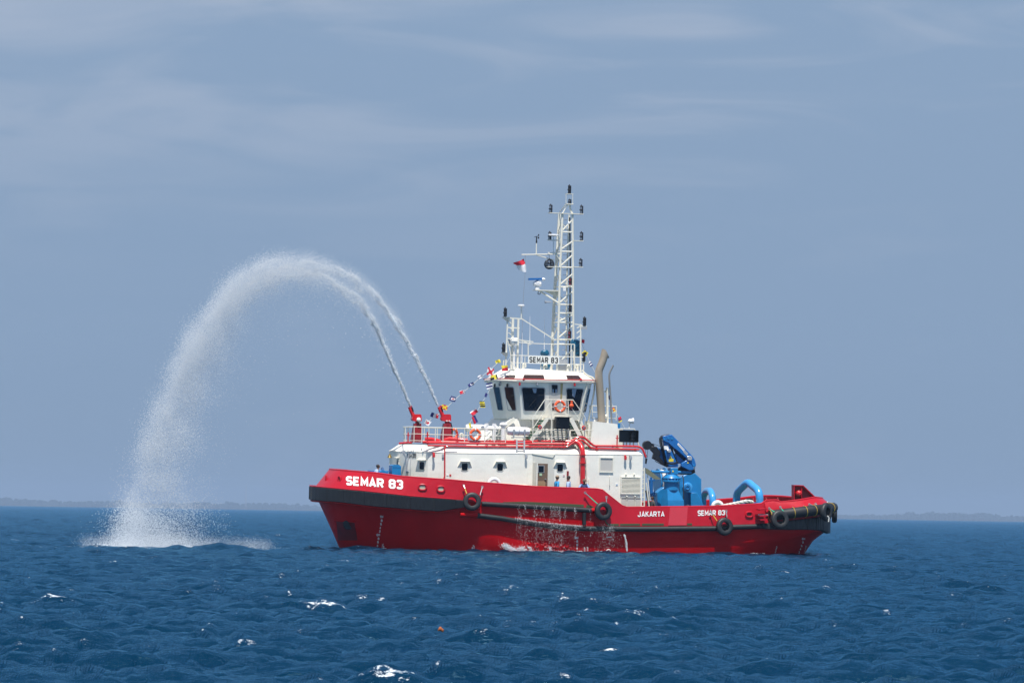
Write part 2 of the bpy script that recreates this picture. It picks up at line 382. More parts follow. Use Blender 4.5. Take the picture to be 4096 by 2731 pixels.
# local foam where the spray lands, at the discharge and along the hull
def blob(cx, cy, wx, wy, a):
    global FO
    e = ((X - cx) / wx) ** 2 + ((Yg - cy) / wy) ** 2; FO = np.maximum(FO, a * np.exp(-e))
def blobp(px, D, wpx, wy, a):
    w = WP(px, 2190, D); blob(w.x, D, wpx / F * D, wy, a)
blobp(520, 184, 150, 4.5, 1.3); blobp(700, 183, 190, 2.2, 0.9); blobp(980, 180, 120, 1.6, 0.9); blobp(420, 180, 120, 2.5, 0.8); blobp(300, 179, 100, 1.0, 0.6)
for (px, D, w_, wy, a) in ((2060, 190.0, 60, 0.7, 1.2), (2180, 190.8, 90, 0.6, 1.0), (2330, 191.6, 90, 0.5, 0.8), (1925, 189.5, 35, 0.5, 0.8), (2440, 192.0, 60, 0.5, 0.6), (2650, 193, 60, 0.4, 0.5), (3000, 195, 50, 0.4, 0.5)):
    blobp(px, D, w_, wy, a)
for i in range(26):
    px = 1340 + i * 76 + rnd_sea.uniform(-30, 30); D = 187.5 + (px - 1330) / 1930 * 8.6; blobp(px, D - .2, rnd_sea.uniform(10, 34), .3, rnd_sea.uniform(.35, .7))
nr, nc = X.shape
co = np.stack([X - DX * chop, Yg - DY * chop, H - Yg ** 2 / 12742000.0], -1).reshape(-1, 3).astype(np.float32)    # the sea curves away
ii = np.arange((nr - 1) * (nc - 1)); r_, c_ = ii // (nc - 1), ii % (nc - 1); a0 = r_ * nc + c_
quad = np.stack([a0, a0 + 1, a0 + nc + 1, a0 + nc], -1).astype(np.int32)
me = bpy.data.meshes.new('sea'); me.vertices.add(len(co)); me.vertices.foreach_set('co', co.ravel())
me.loops.add(quad.size); me.loops.foreach_set('vertex_index', quad.ravel()); me.polygons.add(len(quad))
me.polygons.foreach_set('loop_start', np.arange(0, quad.size, 4, dtype=np.int32)); me.polygons.foreach_set('loop_total', np.full(len(quad), 4, dtype=np.int32))
me.update(calc_edges=True); me.polygons.foreach_set('use_smooth', np.ones(len(quad), dtype=bool))
at = me.attributes.new('foam', 'FLOAT', 'POINT'); at.data.foreach_set('value', FO.ravel().astype(np.float32))
sea = bpy.data.objects.new('sea', me); col.objects.link(sea); sea['kind'] = 'structure'
sm = bpy.data.materials.new('sea_water'); sm.use_nodes = True; t = sm.node_tree; b = t.nodes['Principled BSDF']; n_ = t.nodes.new; l_ = t.links.new
b.inputs['Roughness'].default_value = 0.10; b.inputs['IOR'].default_value = 1.33; b.inputs['Specular IOR Level'].default_value = 0.22
g = n_('ShaderNodeNewGeometry'); at_ = n_('ShaderNodeAttribute'); at_.attribute_name = 'foam'
m1 = n_('ShaderNodeMapping'); m1.inputs['Scale'].default_value = (0.75, 1.25, 1.0); l_(g.outputs['Position'], m1.inputs[0])
na = n_('ShaderNodeTexNoise'); na.inputs['Scale'].default_value = 5.0; na.inputs['Detail'].default_value = 6; na.inputs['Roughness'].default_value = 0.6; l_(m1.outputs[0], na.inputs[0])
nb = n_('ShaderNodeTexNoise'); nb.inputs['Scale'].default_value = 0.55; nb.inputs['Detail'].default_value = 6; nb.inputs['Roughness'].default_value = 0.6; l_(m1.outputs[0], nb.inputs[0])
b1 = n_('ShaderNodeBump'); b1.inputs['Strength'].default_value = 1.0; b1.inputs['Distance'].default_value = 0.05; l_(na.outputs[0], b1.inputs['Height'])
b2 = n_('ShaderNodeBump'); b2.inputs['Strength'].default_value = 1.0; b2.inputs['Distance'].default_value = 0.15; l_(nb.outputs[0], b2.inputs['Height']); l_(b1.outputs[0], b2.inputs['Normal'])
nc_ = n_('ShaderNodeTexNoise'); nc_.inputs['Scale'].default_value = 13.0; nc_.inputs['Detail'].default_value = 3; l_(m1.outputs[0], nc_.inputs[0])
b3 = n_('ShaderNodeBump'); b3.inputs['Strength'].default_value = 1.0; b3.inputs['Distance'].default_value = 0.008; l_(nc_.outputs[0], b3.inputs['Height']); l_(b2.outputs[0], b3.inputs['Normal'])
nf = n_('ShaderNodeTexNoise'); nf.inputs['Scale'].default_value = 9.0; nf.inputs['Detail'].default_value = 7; nf.inputs['Roughness'].default_value = 0.72; l_(g.outputs['Position'], nf.inputs[0])
nfm = n_('ShaderNodeMapRange'); nfm.inputs['From Min'].default_value = 0.34; nfm.inputs['From Max'].default_value = 0.66; nfm.inputs['To Min'].default_value = -1.0; nfm.inputs['To Max'].default_value = 0.30; l_(nf.outputs[0], nfm.inputs[0])
ad = n_('ShaderNodeMath'); ad.operation = 'ADD'; l_(nfm.outputs[0], ad.inputs[0]); l_(at_.outputs['Fac'], ad.inputs[1])
fr = n_('ShaderNodeMapRange'); fr.inputs['From Min'].default_value = 0.30; fr.inputs['From Max'].default_value = 0.75; l_(ad.outputs[0], fr.inputs[0])
wc = n_('ShaderNodeMixRGB'); wc.inputs[1].default_value = (0.0001, 0.0185, 0.0475, 1); wc.inputs[2].default_value = (0.78, 0.82, 0.86, 1); l_(fr.outputs[0], wc.inputs[0])
df = n_('ShaderNodeBsdfDiffuse'); l_(wc.outputs[0], df.inputs[0]); l_(b3.outputs[0], df.inputs['Normal'])
gl = n_('ShaderNodeBsdfGlossy'); gl.inputs[0].default_value = (0.34, 0.73, 1.0, 1); l_(b3.outputs[0], gl.inputs['Normal'])
fz = n_('ShaderNodeFresnel'); fz.inputs[0].default_value = 1.33; l_(b3.outputs[0], fz.inputs['Normal'])
fk = n_('ShaderNodeMath'); fk.operation = 'MULTIPLY'; fk.inputs[1].default_value = 0.85; l_(fz.outputs[0], fk.inputs[0])
fo_ = n_('ShaderNodeMapRange'); fo_.inputs['To Min'].default_value = 1.0; fo_.inputs['To Max'].default_value = 0.1; l_(fr.outputs[0], fo_.inputs[0])
fq = n_('ShaderNodeMath'); fq.operation = 'MULTIPLY'; l_(fk.outputs[0], fq.inputs[0]); l_(fo_.outputs[0], fq.inputs[1])
ms = n_('ShaderNodeMixShader'); l_(fq.outputs[0], ms.inputs[0]); l_(df.outputs[0], ms.inputs[1]); l_(gl.outputs[0], ms.inputs[2])
t.nodes.remove(b); l_(ms.outputs[0], [x for x in t.nodes if x.type == 'OUTPUT_MATERIAL'][0].inputs[0])
rr = n_('ShaderNodeMapRange'); rr.inputs['To Min'].default_value = 0.16; rr.inputs['To Max'].default_value = 0.8; l_(fr.outputs[0], rr.inputs[0]); l_(rr.outputs[0], gl.inputs['Roughness'])
me.materials.append(sm)
# ------------------------------------------------------------ far shore
rnd = random.Random(3)
SHORE = 11500.0
SZ = -SHORE ** 2 / 12742000.0
def shore_h(px):                  # height of the tree line in photo pixels
    n1 = noise.noise(Vector((px * 0.004, 1.7, 0))) ; n2 = noise.noise(Vector((px * 0.02, 5.1, 0))); n3 = noise.noise(Vector((px * 0.07, 8.1, 0)))
    base = 22 + 9 * n1 + 9 * n2 + 7 * n3
    if 3620 < px < 3960: base += 7
    if px > 3990: base -= 5
    if px < 1230: base += 3
    return max(8, base)
mb = MB(); k = SHORE / F
pts = []
for px in range(-1200, 5400, 20):
    w = WP(px, 2000, SHORE); pts.append(w.x)
for x0, x1 in zip(pts[:-1], pts[1:]): mb.add([(x0, SHORE - 20, SZ - 0.4), (x1, SHORE - 20, SZ - 0.4), (x1, SHORE + 2, SZ + 1.6), (x0, SHORE + 2, SZ + 1.6), (x1, SHORE + 500, SZ + 1.8), (x0, SHORE + 500, SZ + 1.8)], [(0, 1, 2, 3), (3, 2, 4, 5)])
LAND = mat('shore_sand_and_scrub', (0.05, 0.07, 0.05), 0.9, var=0.4, vscale=0.05)
o = link('far_shore', mb, LAND); o['kind'] = 'structure'
mb = MB()
for px in range(-1100, 5300, 4):
    for q in range(3):
        pp = px + rnd.uniform(-4, 4); H_ = shore_h(pp) * k * rnd.uniform(0.45, 1.0) + 1.0; w = WP(pp, 2000, SHORE + rnd.uniform(0, 60))
        H_ += 3.4; r0 = rnd.uniform(2.4, 6.0); mb.ball((w.x, w.y, SZ + H_ - r0 * 0.8), (r0 * 1.3, r0, r0), 6, 4)
        mb.ball((w.x + rnd.uniform(-2, 2), w.y, SZ + H_ * 0.45), (6, 4.5, H_ * 0.5), 6, 3)
WOOD = mat('far_foliage', (0.018, 0.040, 0.050), 0.9, var=0.5, vscale=0.3)
o = solo('far_woodland', mb, WOOD, 'hazy line of low trees along the far shore', 'woodland', (0, SHORE, 0), kind='stuff', frame=ID)
tw = WP(983, 2030, SHORE - 20); mb = MB()
for sx, sy in ((-1, -1), (1, -1), (1, 1), (-1, 1)): mb.bar((tw.x + sx * 2.6, tw.y + sy * 2.6, SZ + 0.5), (tw.x + sx * .5, tw.y + sy * .5, SZ + 92), .6, .6)
for i in range(14):
    z0, z1 = 0.5 + i * 6.5, 7.0 + i * 6.5; a = 2.6 - 2.1 * z0 / 92; a2 = 2.6 - 2.1 * z1 / 92; z0 += SZ; z1 += SZ; s_ = 1 if i % 2 else -1
    mb.bar((tw.x - s_ * a, tw.y - a, z0), (tw.x + s_ * a2, tw.y - a2, z1), .3, .3); mb.bar((tw.x - a2, tw.y - a2, z1), (tw.x + a2, tw.y - a2, z1), .3, .3)
TWM = mat('tower_steel', (0.35, 0.33, 0.33), 0.6)
solo('lattice_tower', mb, TWM, 'faint tall lattice radio tower on the far shore between the spray and the bow', 'tower', (tw.x, tw.y, 0), frame=ID)
# ------------------------------------------------------------ haze
mb = MB(); mb.box((-12800, -400, -14.0), (12800, 12800, 72.0))
hz = bpy.data.materials.new('haze_air'); hz.use_nodes = True; t = hz.node_tree
for nn in list(t.nodes):
    if nn.type == 'BSDF_PRINCIPLED': t.nodes.remove(nn)
pv = t.nodes.new('ShaderNodeVolumePrincipled'); pv.inputs['Density'].default_value = 0.00012; pv.inputs['Color'].default_value = (0.42, 0.58, 0.82, 1); pv.inputs['Anisotropy'].default_value = 0.0
t.links.new(pv.outputs[0], [x for x in t.nodes if x.type == 'OUTPUT_MATERIAL'][0].inputs['Volume'])
o = link('haze', mb, hz); o['kind'] = 'stuff'
# ------------------------------------------------------------ the tugboat: hull
ship = bpy.data.objects.new('tugboat', None); col.objects.link(ship); ship.matrix_world = SHIP
props(ship, 'red hulled harbour tug with cream deckhouse, tall lattice mast and blue stern crane', 'tugboat')
BASE['tugboat'] = Vector((0, 0, 0))
def interp(c, x):
    if x <= c[0][0]: return c[0][1]
    for (x0, y0), (x1, y1) in zip(c[:-1], c[1:]):
        if x <= x1: return y0 + (y1 - y0) * (x - x0) / (x1 - x0)
    return c[-1][1]
C_TOP = [(1290, 1882), (1310, 1878), (1500, 1893), (1600, 1907), (1795, 1921), (1900, 1930), (2150, 1949), (2405, 1958), (2497, 2031), (2850, 2027), (3045, 2017), (3062, 2003), (3112, 2001), (3126, 2010), (3200, 2001), (3262, 1990), (3300, 1994), (3345, 2006)]
C_TOPS = C_TOP[:9] + [(2850, 2027), (3045, 2024), (3200, 2012), (3262, 2001), (3300, 1998), (3345, 2006)]
C_F1 = [(1228, 1948), (1260, 1948), (1444, 1964), (1646, 1986), (1849, 2001), (1927, 2008), (2363, 2031), (2405, 2060), (2430, 2104), (2859, 2101), (3035, 2093), (3153, 2081), (3250, 2068), (3338, 2056)]
C_F0 = [(1228, 2000), (1249, 2003), (1349, 2010), (1498, 2028), (1753, 2048), (1906, 2060), (2009, 2073), (2137, 2094), (2233, 2105), (2328, 2113), (2550, 2114), (2859, 2111), (3035, 2115), (3160, 2120), (3315, 2128)]
# level: bow x, entrance length, bow exponents, stern x, corner length, stern exponent, half beam
LV = {'K': (-12.3, 10.0, 1.7, 13.0, 5.0, 2.2, 4.5), 'W': (-13.35, 9.5, 1.85, 14.3, 7.5, 2.2, 5.08), 'C': (-13.72, 8.9, 2.0, 14.75, 6.2, 2.3, 5.12),
      'F0': (-14.55, 7.4, 2.3, 15.15, 3.6, 2.6, 5.30), 'F1': (-14.75, 7.2, 2.35, 15.25, 3.6, 2.6, 5.32), 'T': (-13.95, 6.8, 2.4, 15.0, 3.4, 2.6, 5.22)}
def plan(lv, s):                 # s: 0 bow tip, 1 stern centre, along the port side; negative s runs along starboard
    xb, a, n, xs, c, ns, B = LV[lv]; sg = -1.0 if s >= 0 else 1.0; s = abs(s)
    if s > 1: s = 2 - s; sg = -sg
    if s < 0.36:
        f = s / 0.36 * math.pi / 2; x = xb + a * (1 - math.cos(f) ** (2 / n)); y = B * math.sin(f) ** (2 / n)
    elif s < 0.78: x = xb + a + (xs - c - xb - a) * (s - 0.36) / 0.42; y = B
    else:
        f = (s - 0.78) / 0.22 * math.pi / 2; x = xs - c + c * math.sin(f) ** (2 / ns); y = B * max(0.0, math.cos(f)) ** (2 / ns)
    return x, sg * y
def zfit(x, y, cont, lo=None):   # height at which the port-side point shows on the contour
    z = 2.0
    for _ in range(8):
        px, py = proj((x, -abs(y), z)); z += (py - interp(cont, px)) * M1
    return z
_hc = {}
def hp(s, lv):
    k = (round(s, 5), lv)
    if k in _hc: return _hc[k]
    x, y = plan(lv, s)
    z = {'K': -1.3, 'W': 0.0, 'C': 0.85}.get(lv)
    if z is None: z = zfit(x, y, {'F0': C_F0, 'F1': C_F1, 'T': C_TOP if s >= 0 else C_TOPS}[lv])
    _hc[k] = Vector((x, y, z)); return _hc[k]
def nrm(s, lv):
    a, b = hp(s - 0.003, lv), hp(s + 0.003, lv); t = (b - a); n = Vector((-t.y, t.x, 0)).normalized()
    c = hp(s, lv)
    if n.dot(Vector((c.x * 0.3, c.y, 0))) < 0: n = -n
    return n
NS = 150
SS = [i / NS for i in range(0, NS + 1)]
SS = sorted(set(SS + [0.36 + (k - .5) * 0.002 for k in range(0)]))
ring = SS + [-s for s in reversed(SS[1:-1])]
def band(lva, lvb, mats, name, label=None):
    mb = MB(); n = len(ring)
    vs = [hp(s, lva) for s in ring] + [hp(s, lvb) for s in ring]
    return mb.add(vs, [(i, (i + 1) % n, n + (i + 1) % n, n + i) for i in range(n)])
mb = MB(); n = len(ring); lvls = ['K', 'W', 'C', 'F0', 'F1']
for lv in lvls: mb.v += [tuple(hp(s, lv)) for s in ring]
for k in range(len(lvls) - 1): mb.f += [(k * n + i, k * n + (i + 1) % n, (k + 1) * n + (i + 1) % n, (k + 1) * n + i) for i in range(n)]
mb.f.append(tuple(range(n))); mb.m = [0] * len(mb.f)
hull = part('hull', mb, REDH, ship, sharp=50)
# bulwark: outer skin, inner skin, rail cap
SLOTS = [(2012, 2335, 10), (2345, 2385, 9), (2420, 2475, 8), (2480, 2560, 8), (2568, 2655, 8), (2748, 2768, 8)]
mb = MB()
def inn(v, d=0.14): return Vector((v.x - 0.9 * d * (1 if v.x > 11 else (-1 if v.x < -10 else 0)), v.y - d * (1 if v.y > 0 else -1) * min(1, abs(v.y)), v.z))
mb.v = [tuple(hp(s, 'F1')) for s in ring] + [tuple(hp(s, 'T')) for s in ring] + [tuple(inn(hp(s, 'T'))) for s in ring] + [tuple(inn(hp(s, 'F1'))) for s in ring]
for k in range(3): mb.f += [(k * n + i, k * n + (i + 1) % n, (k + 1) * n + (i + 1) % n, (k + 1) * n + i) for i in range(n)]
mb.m = [0] * len(mb.f)
bul = part('bulwark', mb, RED, ship, sharp=50)
mb = MB(); mb.tube([hp(s, 'T') + Vector((0, 0, 0.03)) - nrm(s, 'T') * 0.05 for s in ring], 0.055, 6, closed=True); part('rail_cap', mb, RED, bul)
mb = MB()
for i in range(NS - 12):        # bulwark stanchions inside, both sides, aft half
    if i % 5 == 0 and SS[i] > 0.45:
        for sg in (1, -1):
            a = hp(SS[i] * sg, 'F1'); b_ = hp(SS[i] * sg, 'T'); q = inn(a, 0.2); w = inn(b_, 0.15)
            mb.add([(q.x - .03, q.y, q.z), (q.x + .03, q.y, q.z), (q.x + .03, q.y - (0.45 if q.y > 0 else -0.45), q.z), (q.x - .03, q.y - (0.45 if q.y > 0 else -0.45), q.z), (w.x - .03, w.y, w.z - .05), (w.x + .03, w.y, w.z - .05)],
                   [(0, 1, 2, 3), (0, 4, 5, 1), (2, 5, 4, 3), (0, 3, 4), (1, 5, 2)])
part('bulwark_stay', mb, DRED, bul, kind='stuff')
# decks
mb = MB(); m2 = MB()
def deckz(x): return hp(0.62, 'F1').z if False else None
XBREAK = P(2395, 2050, -5.3).x
fs = [s for s in SS if hp(s, 'F1').x < XBREAK]; rs = [s for s in SS if hp(s, 'F1').x >= XBREAK]
for L_, M_, off in ((fs, mb, -0.02), (rs, m2, -0.05)):
    for s0, s1 in zip(L_[:-1], L_[1:]):
        a, b_ = inn(hp(s0, 'F1'), .1), inn(hp(s1, 'F1'), .1)
        za, zb = (a.z + off, b_.z + off) if M_ is mb else (min(a.z, 1.9) + off, min(b_.z, 1.9) + off)
        M_.add([(a.x, a.y, za), (b_.x, b_.y, zb), (b_.x, -b_.y, zb), (a.x, -a.y, za)], [(0, 1, 2, 3)])
part('fore_deck', mb, DGREEN, ship); part('aft_deck', m2, DGREEN, ship)
mb = MB(); zf = hp(fs[-1], 'F1').z; mb.box((XBREAK - .05, -5.1, 1.2), (XBREAK, 5.1, zf - .05)); part('deck_break', mb, RED, ship)
DECKF = lambda x: hp(min(fs, key=lambda s: abs(hp(s, 'F1').x - x)), 'F1').z - 0.02
# freeing slots: dark gaps with green deck edge showing
def s_at(px, lv='F1'):           # parameter on the port side that shows at photo column px
    lo, hi = 0.0, 1.0
    best = min(SS, key=lambda s: abs(proj(hp(s, lv))[0] - px) + (1000 if hp(s, lv).x > 15 else 0))
    a, b_ = max(0, best - 0.01), min(1, best + 0.01)
    for _ in range(24):
        m = (a + b_) / 2
        if proj(hp(m, lv))[0] < px: a = m
        else: b_ = m
    return (a + b_) / 2
def skin(s, t, off=0.0, la='F1', lb='T'):
    a, b_ = hp(s, la), hp(s, lb); return a.lerp(b_, t) + nrm(s, la) * off
for p0, p1, hh in SLOTS:
    mb = MB(); s0, s1 = s_at(p0), s_at(p1); k = 8
    for i in range(k):
        a, b_ = s0 + (s1 - s0) * i / k, s0 + (s1 - s0) * (i + 1) / k
        A, B_ = skin(a, 0, .012), skin(b_, 0, .012); h0 = hh * M1 * min(1.0, 0.35 + (proj(A)[0] - 2009) / 160.0); h1 = hh * M1 * min(1.0, 0.35 + (proj(B_)[0] - 2009) / 160.0)
        mb.loft([A + Vector((0, 0, .03)), A + Vector((0, .05, .03)), A + Vector((0, .05, .03 + h0)), A + Vector((0, 0, .03 + h0))],
                [B_ + Vector((0, 0, .03)), B_ + Vector((0, .05, .03)), B_ + Vector((0, .05, .03 + h1)), B_ + Vector((0, 0, .03 + h1))])
    part('freeing_port', mb, mat('slot_shade', (0.055, 0.075, 0.03), 0.7) if 'slot_shade' not in MATS else MATS['slot_shade'], bul)
# bow fender in blocks
FT_ = [(1200, 1946), (1228, 1946), (1260, 1946), (1444, 1962), (1646, 1984), (1849, 1999), (1900, 2004)]
FB_ = [(1200, 2000), (1228, 2000), (1349, 2008), (1498, 2026), (1753, 2046), (1849, 2031), (1900, 2018)]
def fend(s, top, out):
    v = hp(s, 'F1') + nrm(s, 'F1') * out; z = zfit(v.x, v.y, FT_ if top else FB_); return Vector((v.x, v.y, z))
RIB = mat('ribbed_rubber', (0.012, 0.013, 0.017), 0.5, var=0.3, vscale=2.5, streak=0.2, streakc=(0.06, 0.05, 0.035))
t = RIB.node_tree; wv = t.nodes.new('ShaderNodeTexWave'); wv.wave_type = 'BANDS'; wv.inputs['Scale'].default_value = 4.2; wv.inputs['Distortion'].default_value = 0.3
tcx = t.nodes.new('ShaderNodeTexCoord'); t.links.new(tcx.outputs['UV'], wv.inputs[0]); bpn = t.nodes.new('ShaderNodeBump'); bpn.inputs['Strength'].default_value = 0.9; bpn.inputs['Distance'].default_value = 0.03
t.links.new(wv.outputs[0], bpn.inputs['Height']); t.links.new(bpn.outputs[0], t.nodes['Principled BSDF'].inputs['Normal'])
bfs = part('fender_backing', MB().loft([hp(-.2, 'F1'), hp(-.2, 'F0'), hp(-.19, 'F0')], [hp(-.21, 'F1'), hp(-.21, 'F0'), hp(-.22, 'F0')]), BLACK, ship)
s_end = s_at(1862)
def length(a, b, k=12): return sum((hp(a + (b - a) * (i + 1) / k, 'F1') - hp(a + (b - a) * i / k, 'F1')).length for i in range(k))
def fblock(s0, s1, tops, bots, m, parent, name='fender_block', out=0.34, uv=True, gap=0.0004):
    mb = MB(); k = 3; s0 += gap; s1 -= gap; rings = []
    for i in range(k + 1):
        s = s0 + (s1 - s0) * i / k; a, b_ = tops(s, out), bots(s, out); c, d_ = tops(s, 0.02), bots(s, 0.02)
        rings.append([Vector((c.x, c.y, a.z)), a - Vector((0, 0, .05)) + (a - c) * 0.0, b_ + Vector((0, 0, .04)), Vector((d_.x, d_.y, b_.z)) , ])
        rings[-1][0].z = a.z; rings[-1].insert(1, Vector((a.x * .85 + c.x * .15, a.y * .85 + c.y * .15, a.z)))
    for r0, r1 in zip(rings[:-1], rings[1:]): mb.loft(r0, r1, caps=False)
    mb.f.append(tuple(range(4, -1, -1))); q = len(mb.v) - 5; mb.f.append(tuple(range(q, q + 5))); mb.m += [0, 0]
    # merge duplicate rings
    o = part(name, mb, m, parent)
    me_ = o.data; uvl = me_.uv_layers.new(name='u'); acc = {}
    for pl in me_.polygons:
        for li in pl.loop_indices:
            v = me_.vertices[me_.loops[li].vertex_index].co; uvl.data[li].uv = (math.atan2(v.y, v.x + 4) * 10, v.z)
    return o
bowf = []
s = -0.30; seg_ = 0
while s < s_end - 0.003:
    ds = 0.0
    while length(s, s + ds, 4) < (1.25 if abs(s) < 0.28 else 1.15) and s + ds < s_end: ds += 0.002
    e_ = min(s + ds, s_end)
    if s_end - e_ < 0.012: e_ = s_end
    if seg_ == 0:
        bb = MB(); qs = [s + (s_end - .004 - s) * i / 60 for i in range(61)]; kq = len(qs)
        for o_, tp in ((.01, True), (.27, True), (.27, False), (.01, False)): bb.v += [tuple((fend(q, tp, .27) + Vector((0, 0, -.06 if tp else .06))) if o_ > .1 else Vector((hp(q, 'F1').x, hp(q, 'F1').y, fend(q, tp, .27).z + (-.06 if tp else .06)))) for q in qs]
        for k in range(3): bb.f += [(k * kq + i, k * kq + i + 1, (k + 1) * kq + i + 1, (k + 1) * kq + i) for i in range(kq - 1)]
        bb.m = [0] * len(bb.f); bowf = part('bow_fender', bb, BLACK, ship)
    fblock(s, e_, lambda q, o: fend(q, True, o), lambda q, o: fend(q, False, o), RIB, bowf); seg_ += 1; s = e_
bpy.data.objects.remove(bfs)
# red moulding above and below the bow fender
mb = MB(); q = [-.2 + i * .01 for i in range(int((s_end + .2) / .01))]
mb.tube([fend(s, True, .30) + Vector((0, 0, .02)) for s in q], 0.035, 6); part('fender_retainer', mb, RED, bul)
mb = MB(); mb.tube([fend(s, False, .22) - Vector((0, 0, .03)) for s in q], 0.04, 6); part('fender_retainer', mb, REDH, hull)
# tubular side fenders
def sidetube(cont, r, m, name, parent, off=0.09, lv='F1'):
    mb = MB(); pts = []
    k = max(2, int((cont[-1][0] - cont[0][0]) / 25))
    for i in range(k + 1):
        px = cont[0][0] + (cont[-1][0] - cont[0][0]) * i / k; s = s_at(px, lv); v = hp(s, lv) + nrm(s, lv) * off; z = zfit(v.x, v.y, cont); pts.append((v.x, v.y, z))
    mb.tube(pts, r, 12); return part(name, mb, m, parent)
sidetube([(1925, 2014), (2100, 2024), (2363, 2040)], 0.135, RUBBER, 'side_fender', ship)
sidetube([(2363, 2040), (2395, 2041)], 0.13, REDH, 'side_fender', ship, off=0.12)
sidetube([(1906, 2060), (2009, 2073), (2137, 2095), (2233, 2106), (2328, 2113), (2550, 2115), (2859, 2113), (2936, 2107), (3040, 2104)], 0.145, RUBBER, 'side_fender', ship, lv='F0')
sidetube([(1838, 2057), (1906, 2059)], 0.14, REDH, 'side_fender', ship, lv='F0', off=0.14)
mb = MB(); a = hp(s_at(2337, 'F0'), 'F0') + Vector((0, -.2, 0)); b_ = P(2337, 2098, a.y); c = P(2337, 2050, a.y); mb.tube([b_, c], 0.11, 12); part('side_fender', mb, RUBBER, ship)
# stern fender blocks (ribbed panel) wrapping the quarter
ST_ = [(3035, 2094), (3083, 2091), (3153, 2082), (3250, 2072), (3345, 2057)]; SB_ = [(3035, 2113), (3083, 2117), (3160, 2119), (3230, 2118), (3290, 2121), (3312, 2132), (3345, 2138)]
def sf(s, top, out):
    v = hp(s, 'F1') + nrm(s, 'F1') * out; z = zfit(v.x, v.y, ST_ if top else SB_); return Vector((v.x, v.y, z))
sternf = part('stern_fender', MB().box((14.6, -1, 1.2), (15.2, 1, 1.6)), BLACK, ship)
s = s_at(3035); k_ = 11; e_ = 1.0
for i in range(k_): fblock(s + (e_ - s) * i / k_, s + (e_ - s) * (i + 1) / k_, lambda q, o: sf(q, True, o), lambda q, o: sf(q, False, o), RIB, sternf, out=0.22)
# big cylindrical stern fender lashed over it
CYL = [(3072, 2062), (3200, 2047), (3300, 2035), (3350, 2026)]
pts = []
s0 = s_at(3072)
for i in range(26):
    s = s0 + (1.0 - s0) * i / 25; v = hp(s, 'F1') + nrm(s, 'F1') * 0.34; z = zfit(v.x, v.y, CYL); pts.append(Vector((v.x, v.y, z)))
cyl_pts = pts
cylf = part('cylinder_fender', MB().tube(pts + [Vector((p.x, -p.y, p.z)) for p in reversed(pts[8:-1])], 0.30, 16), RUBBER, ship)
for i, px in enumerate((3090, 3180, 3220, 3262, 3320)):
    j = min(range(len(pts) - 1), key=lambda q: abs(proj(pts[q])[0] - px)); c = pts[j]; ax = (pts[j + 1] - pts[j - 1] if j else pts[1] - pts[0])
    mb = MB(); mb.torus(c, 0.315, 0.016, ax, 20, 5); part('strap', mb, YSTRAP, cylf)
    e = MB(); top = c + Vector((0, .12, .28)); ey = P(px - 10, interp([(3090, 2033), (3180, 2023), (3220, 2019), (3262, 2018), (3320, 2010)], px), c.y + .35)
    e.tube([top, ey], 0.02, 5); e.torus(ey, 0.05, 0.016, (0, 1, .3), 12, 5); part('shackle', e, STEEL, cylf)
# raised stern cap (sloping plate above the cylinder fender)
mb = MB(); ptsA = []; ptsB = []; s0 = s_at(3060)
for i in range(24):
    s = s0 + (1.0 - s0) * i / 23; v = hp(s, 'T'); o_ = hp(s, 'F1') + nrm(s, 'F1') * 0.16
    zc = zfit(o_.x, o_.y, [(3060, 2045), (3150, 2034), (3250, 2024), (3345, 2012)]); ptsA.append(Vector((v.x, v.y, v.z + .02)) - nrm(s, 'T') * .02); ptsB.append(Vector((o_.x, o_.y, zc)))
kk = len(ptsA); mb.v = [tuple(p) for p in ptsA + ptsB] + [tuple(p - Vector((0, 0, .05))) for p in ptsB]
for k in range(2): mb.f += [(k * kk + i, k * kk + i + 1, (k + 1) * kk + i + 1, (k + 1) * kk + i) for i in range(kk - 1)]
mb.m = [0] * len(mb.f); part('stern_cap', mb, RED, ship)
# brackets at the fender's forward end
mb = MB()
for (u0, v0, u1, v1) in ((3034, 2035, 3068, 2041), (3034, 2061, 3072, 2066), (3036, 2076, 3070, 2081)):
    mb.pxprism([(u0, v0), (u1, v0 - 3), (u1, v1 - 2), (u0 + 8, v1)], -5.95, .55)
part('fender_bracket', mb, RED, ship)
mb = MB(); mb.tube(arc([P(3032, 2058, -5.7), P(3045, 2059, -5.75), P(3072, 2059, -5.75)], .2), 0.05, 8); part('towing_wire_end', mb, STEEL, ship)
# stern horn on the far quarter, open frame facing inboard
YH = 4.5        # moved inboard until it stands on the stern bulwark
while P(3258, 1990, YH).x > 14.75 and YH > .4: YH -= .1
mb = MB(); poly = [(3170, 1990 + 15), (3170, 1939), (3206, 1941), (3258, 1990), (3258, 2006)]
mb.pxprism(poly, YH, .06); part('stern_horn', mb, DRED, ship)
mb = MB()
for a, b_ in (((3170, 2005), (3170, 1940)), ((3168, 1940), (3207, 1941)), ((3206, 1941), (3260, 1993))):
    A, B_ = P(*a, YH), P(*b_, YH); mb.bar(A + Vector((0, -.1, 0)), B_ + Vector((0, -.1, 0)), .42, .05)
A, B_ = P(3201, 2000, YH), P(3201, 1945, YH); mb.bar(A + Vector((0, -.1, 0)), B_ + Vector((0, -.1, 0)), .3, .05)
mb.add([tuple(P(3201, 1960, YH) + Vector((0, -.05, 0))), tuple(P(3203, 2004, YH) + Vector((0, -.5, 0))), tuple(P(3214, 2004, YH) + Vector((0, -.02, 0)))], [(0, 1, 2)])
part('horn_flange', mb, RED, ship)
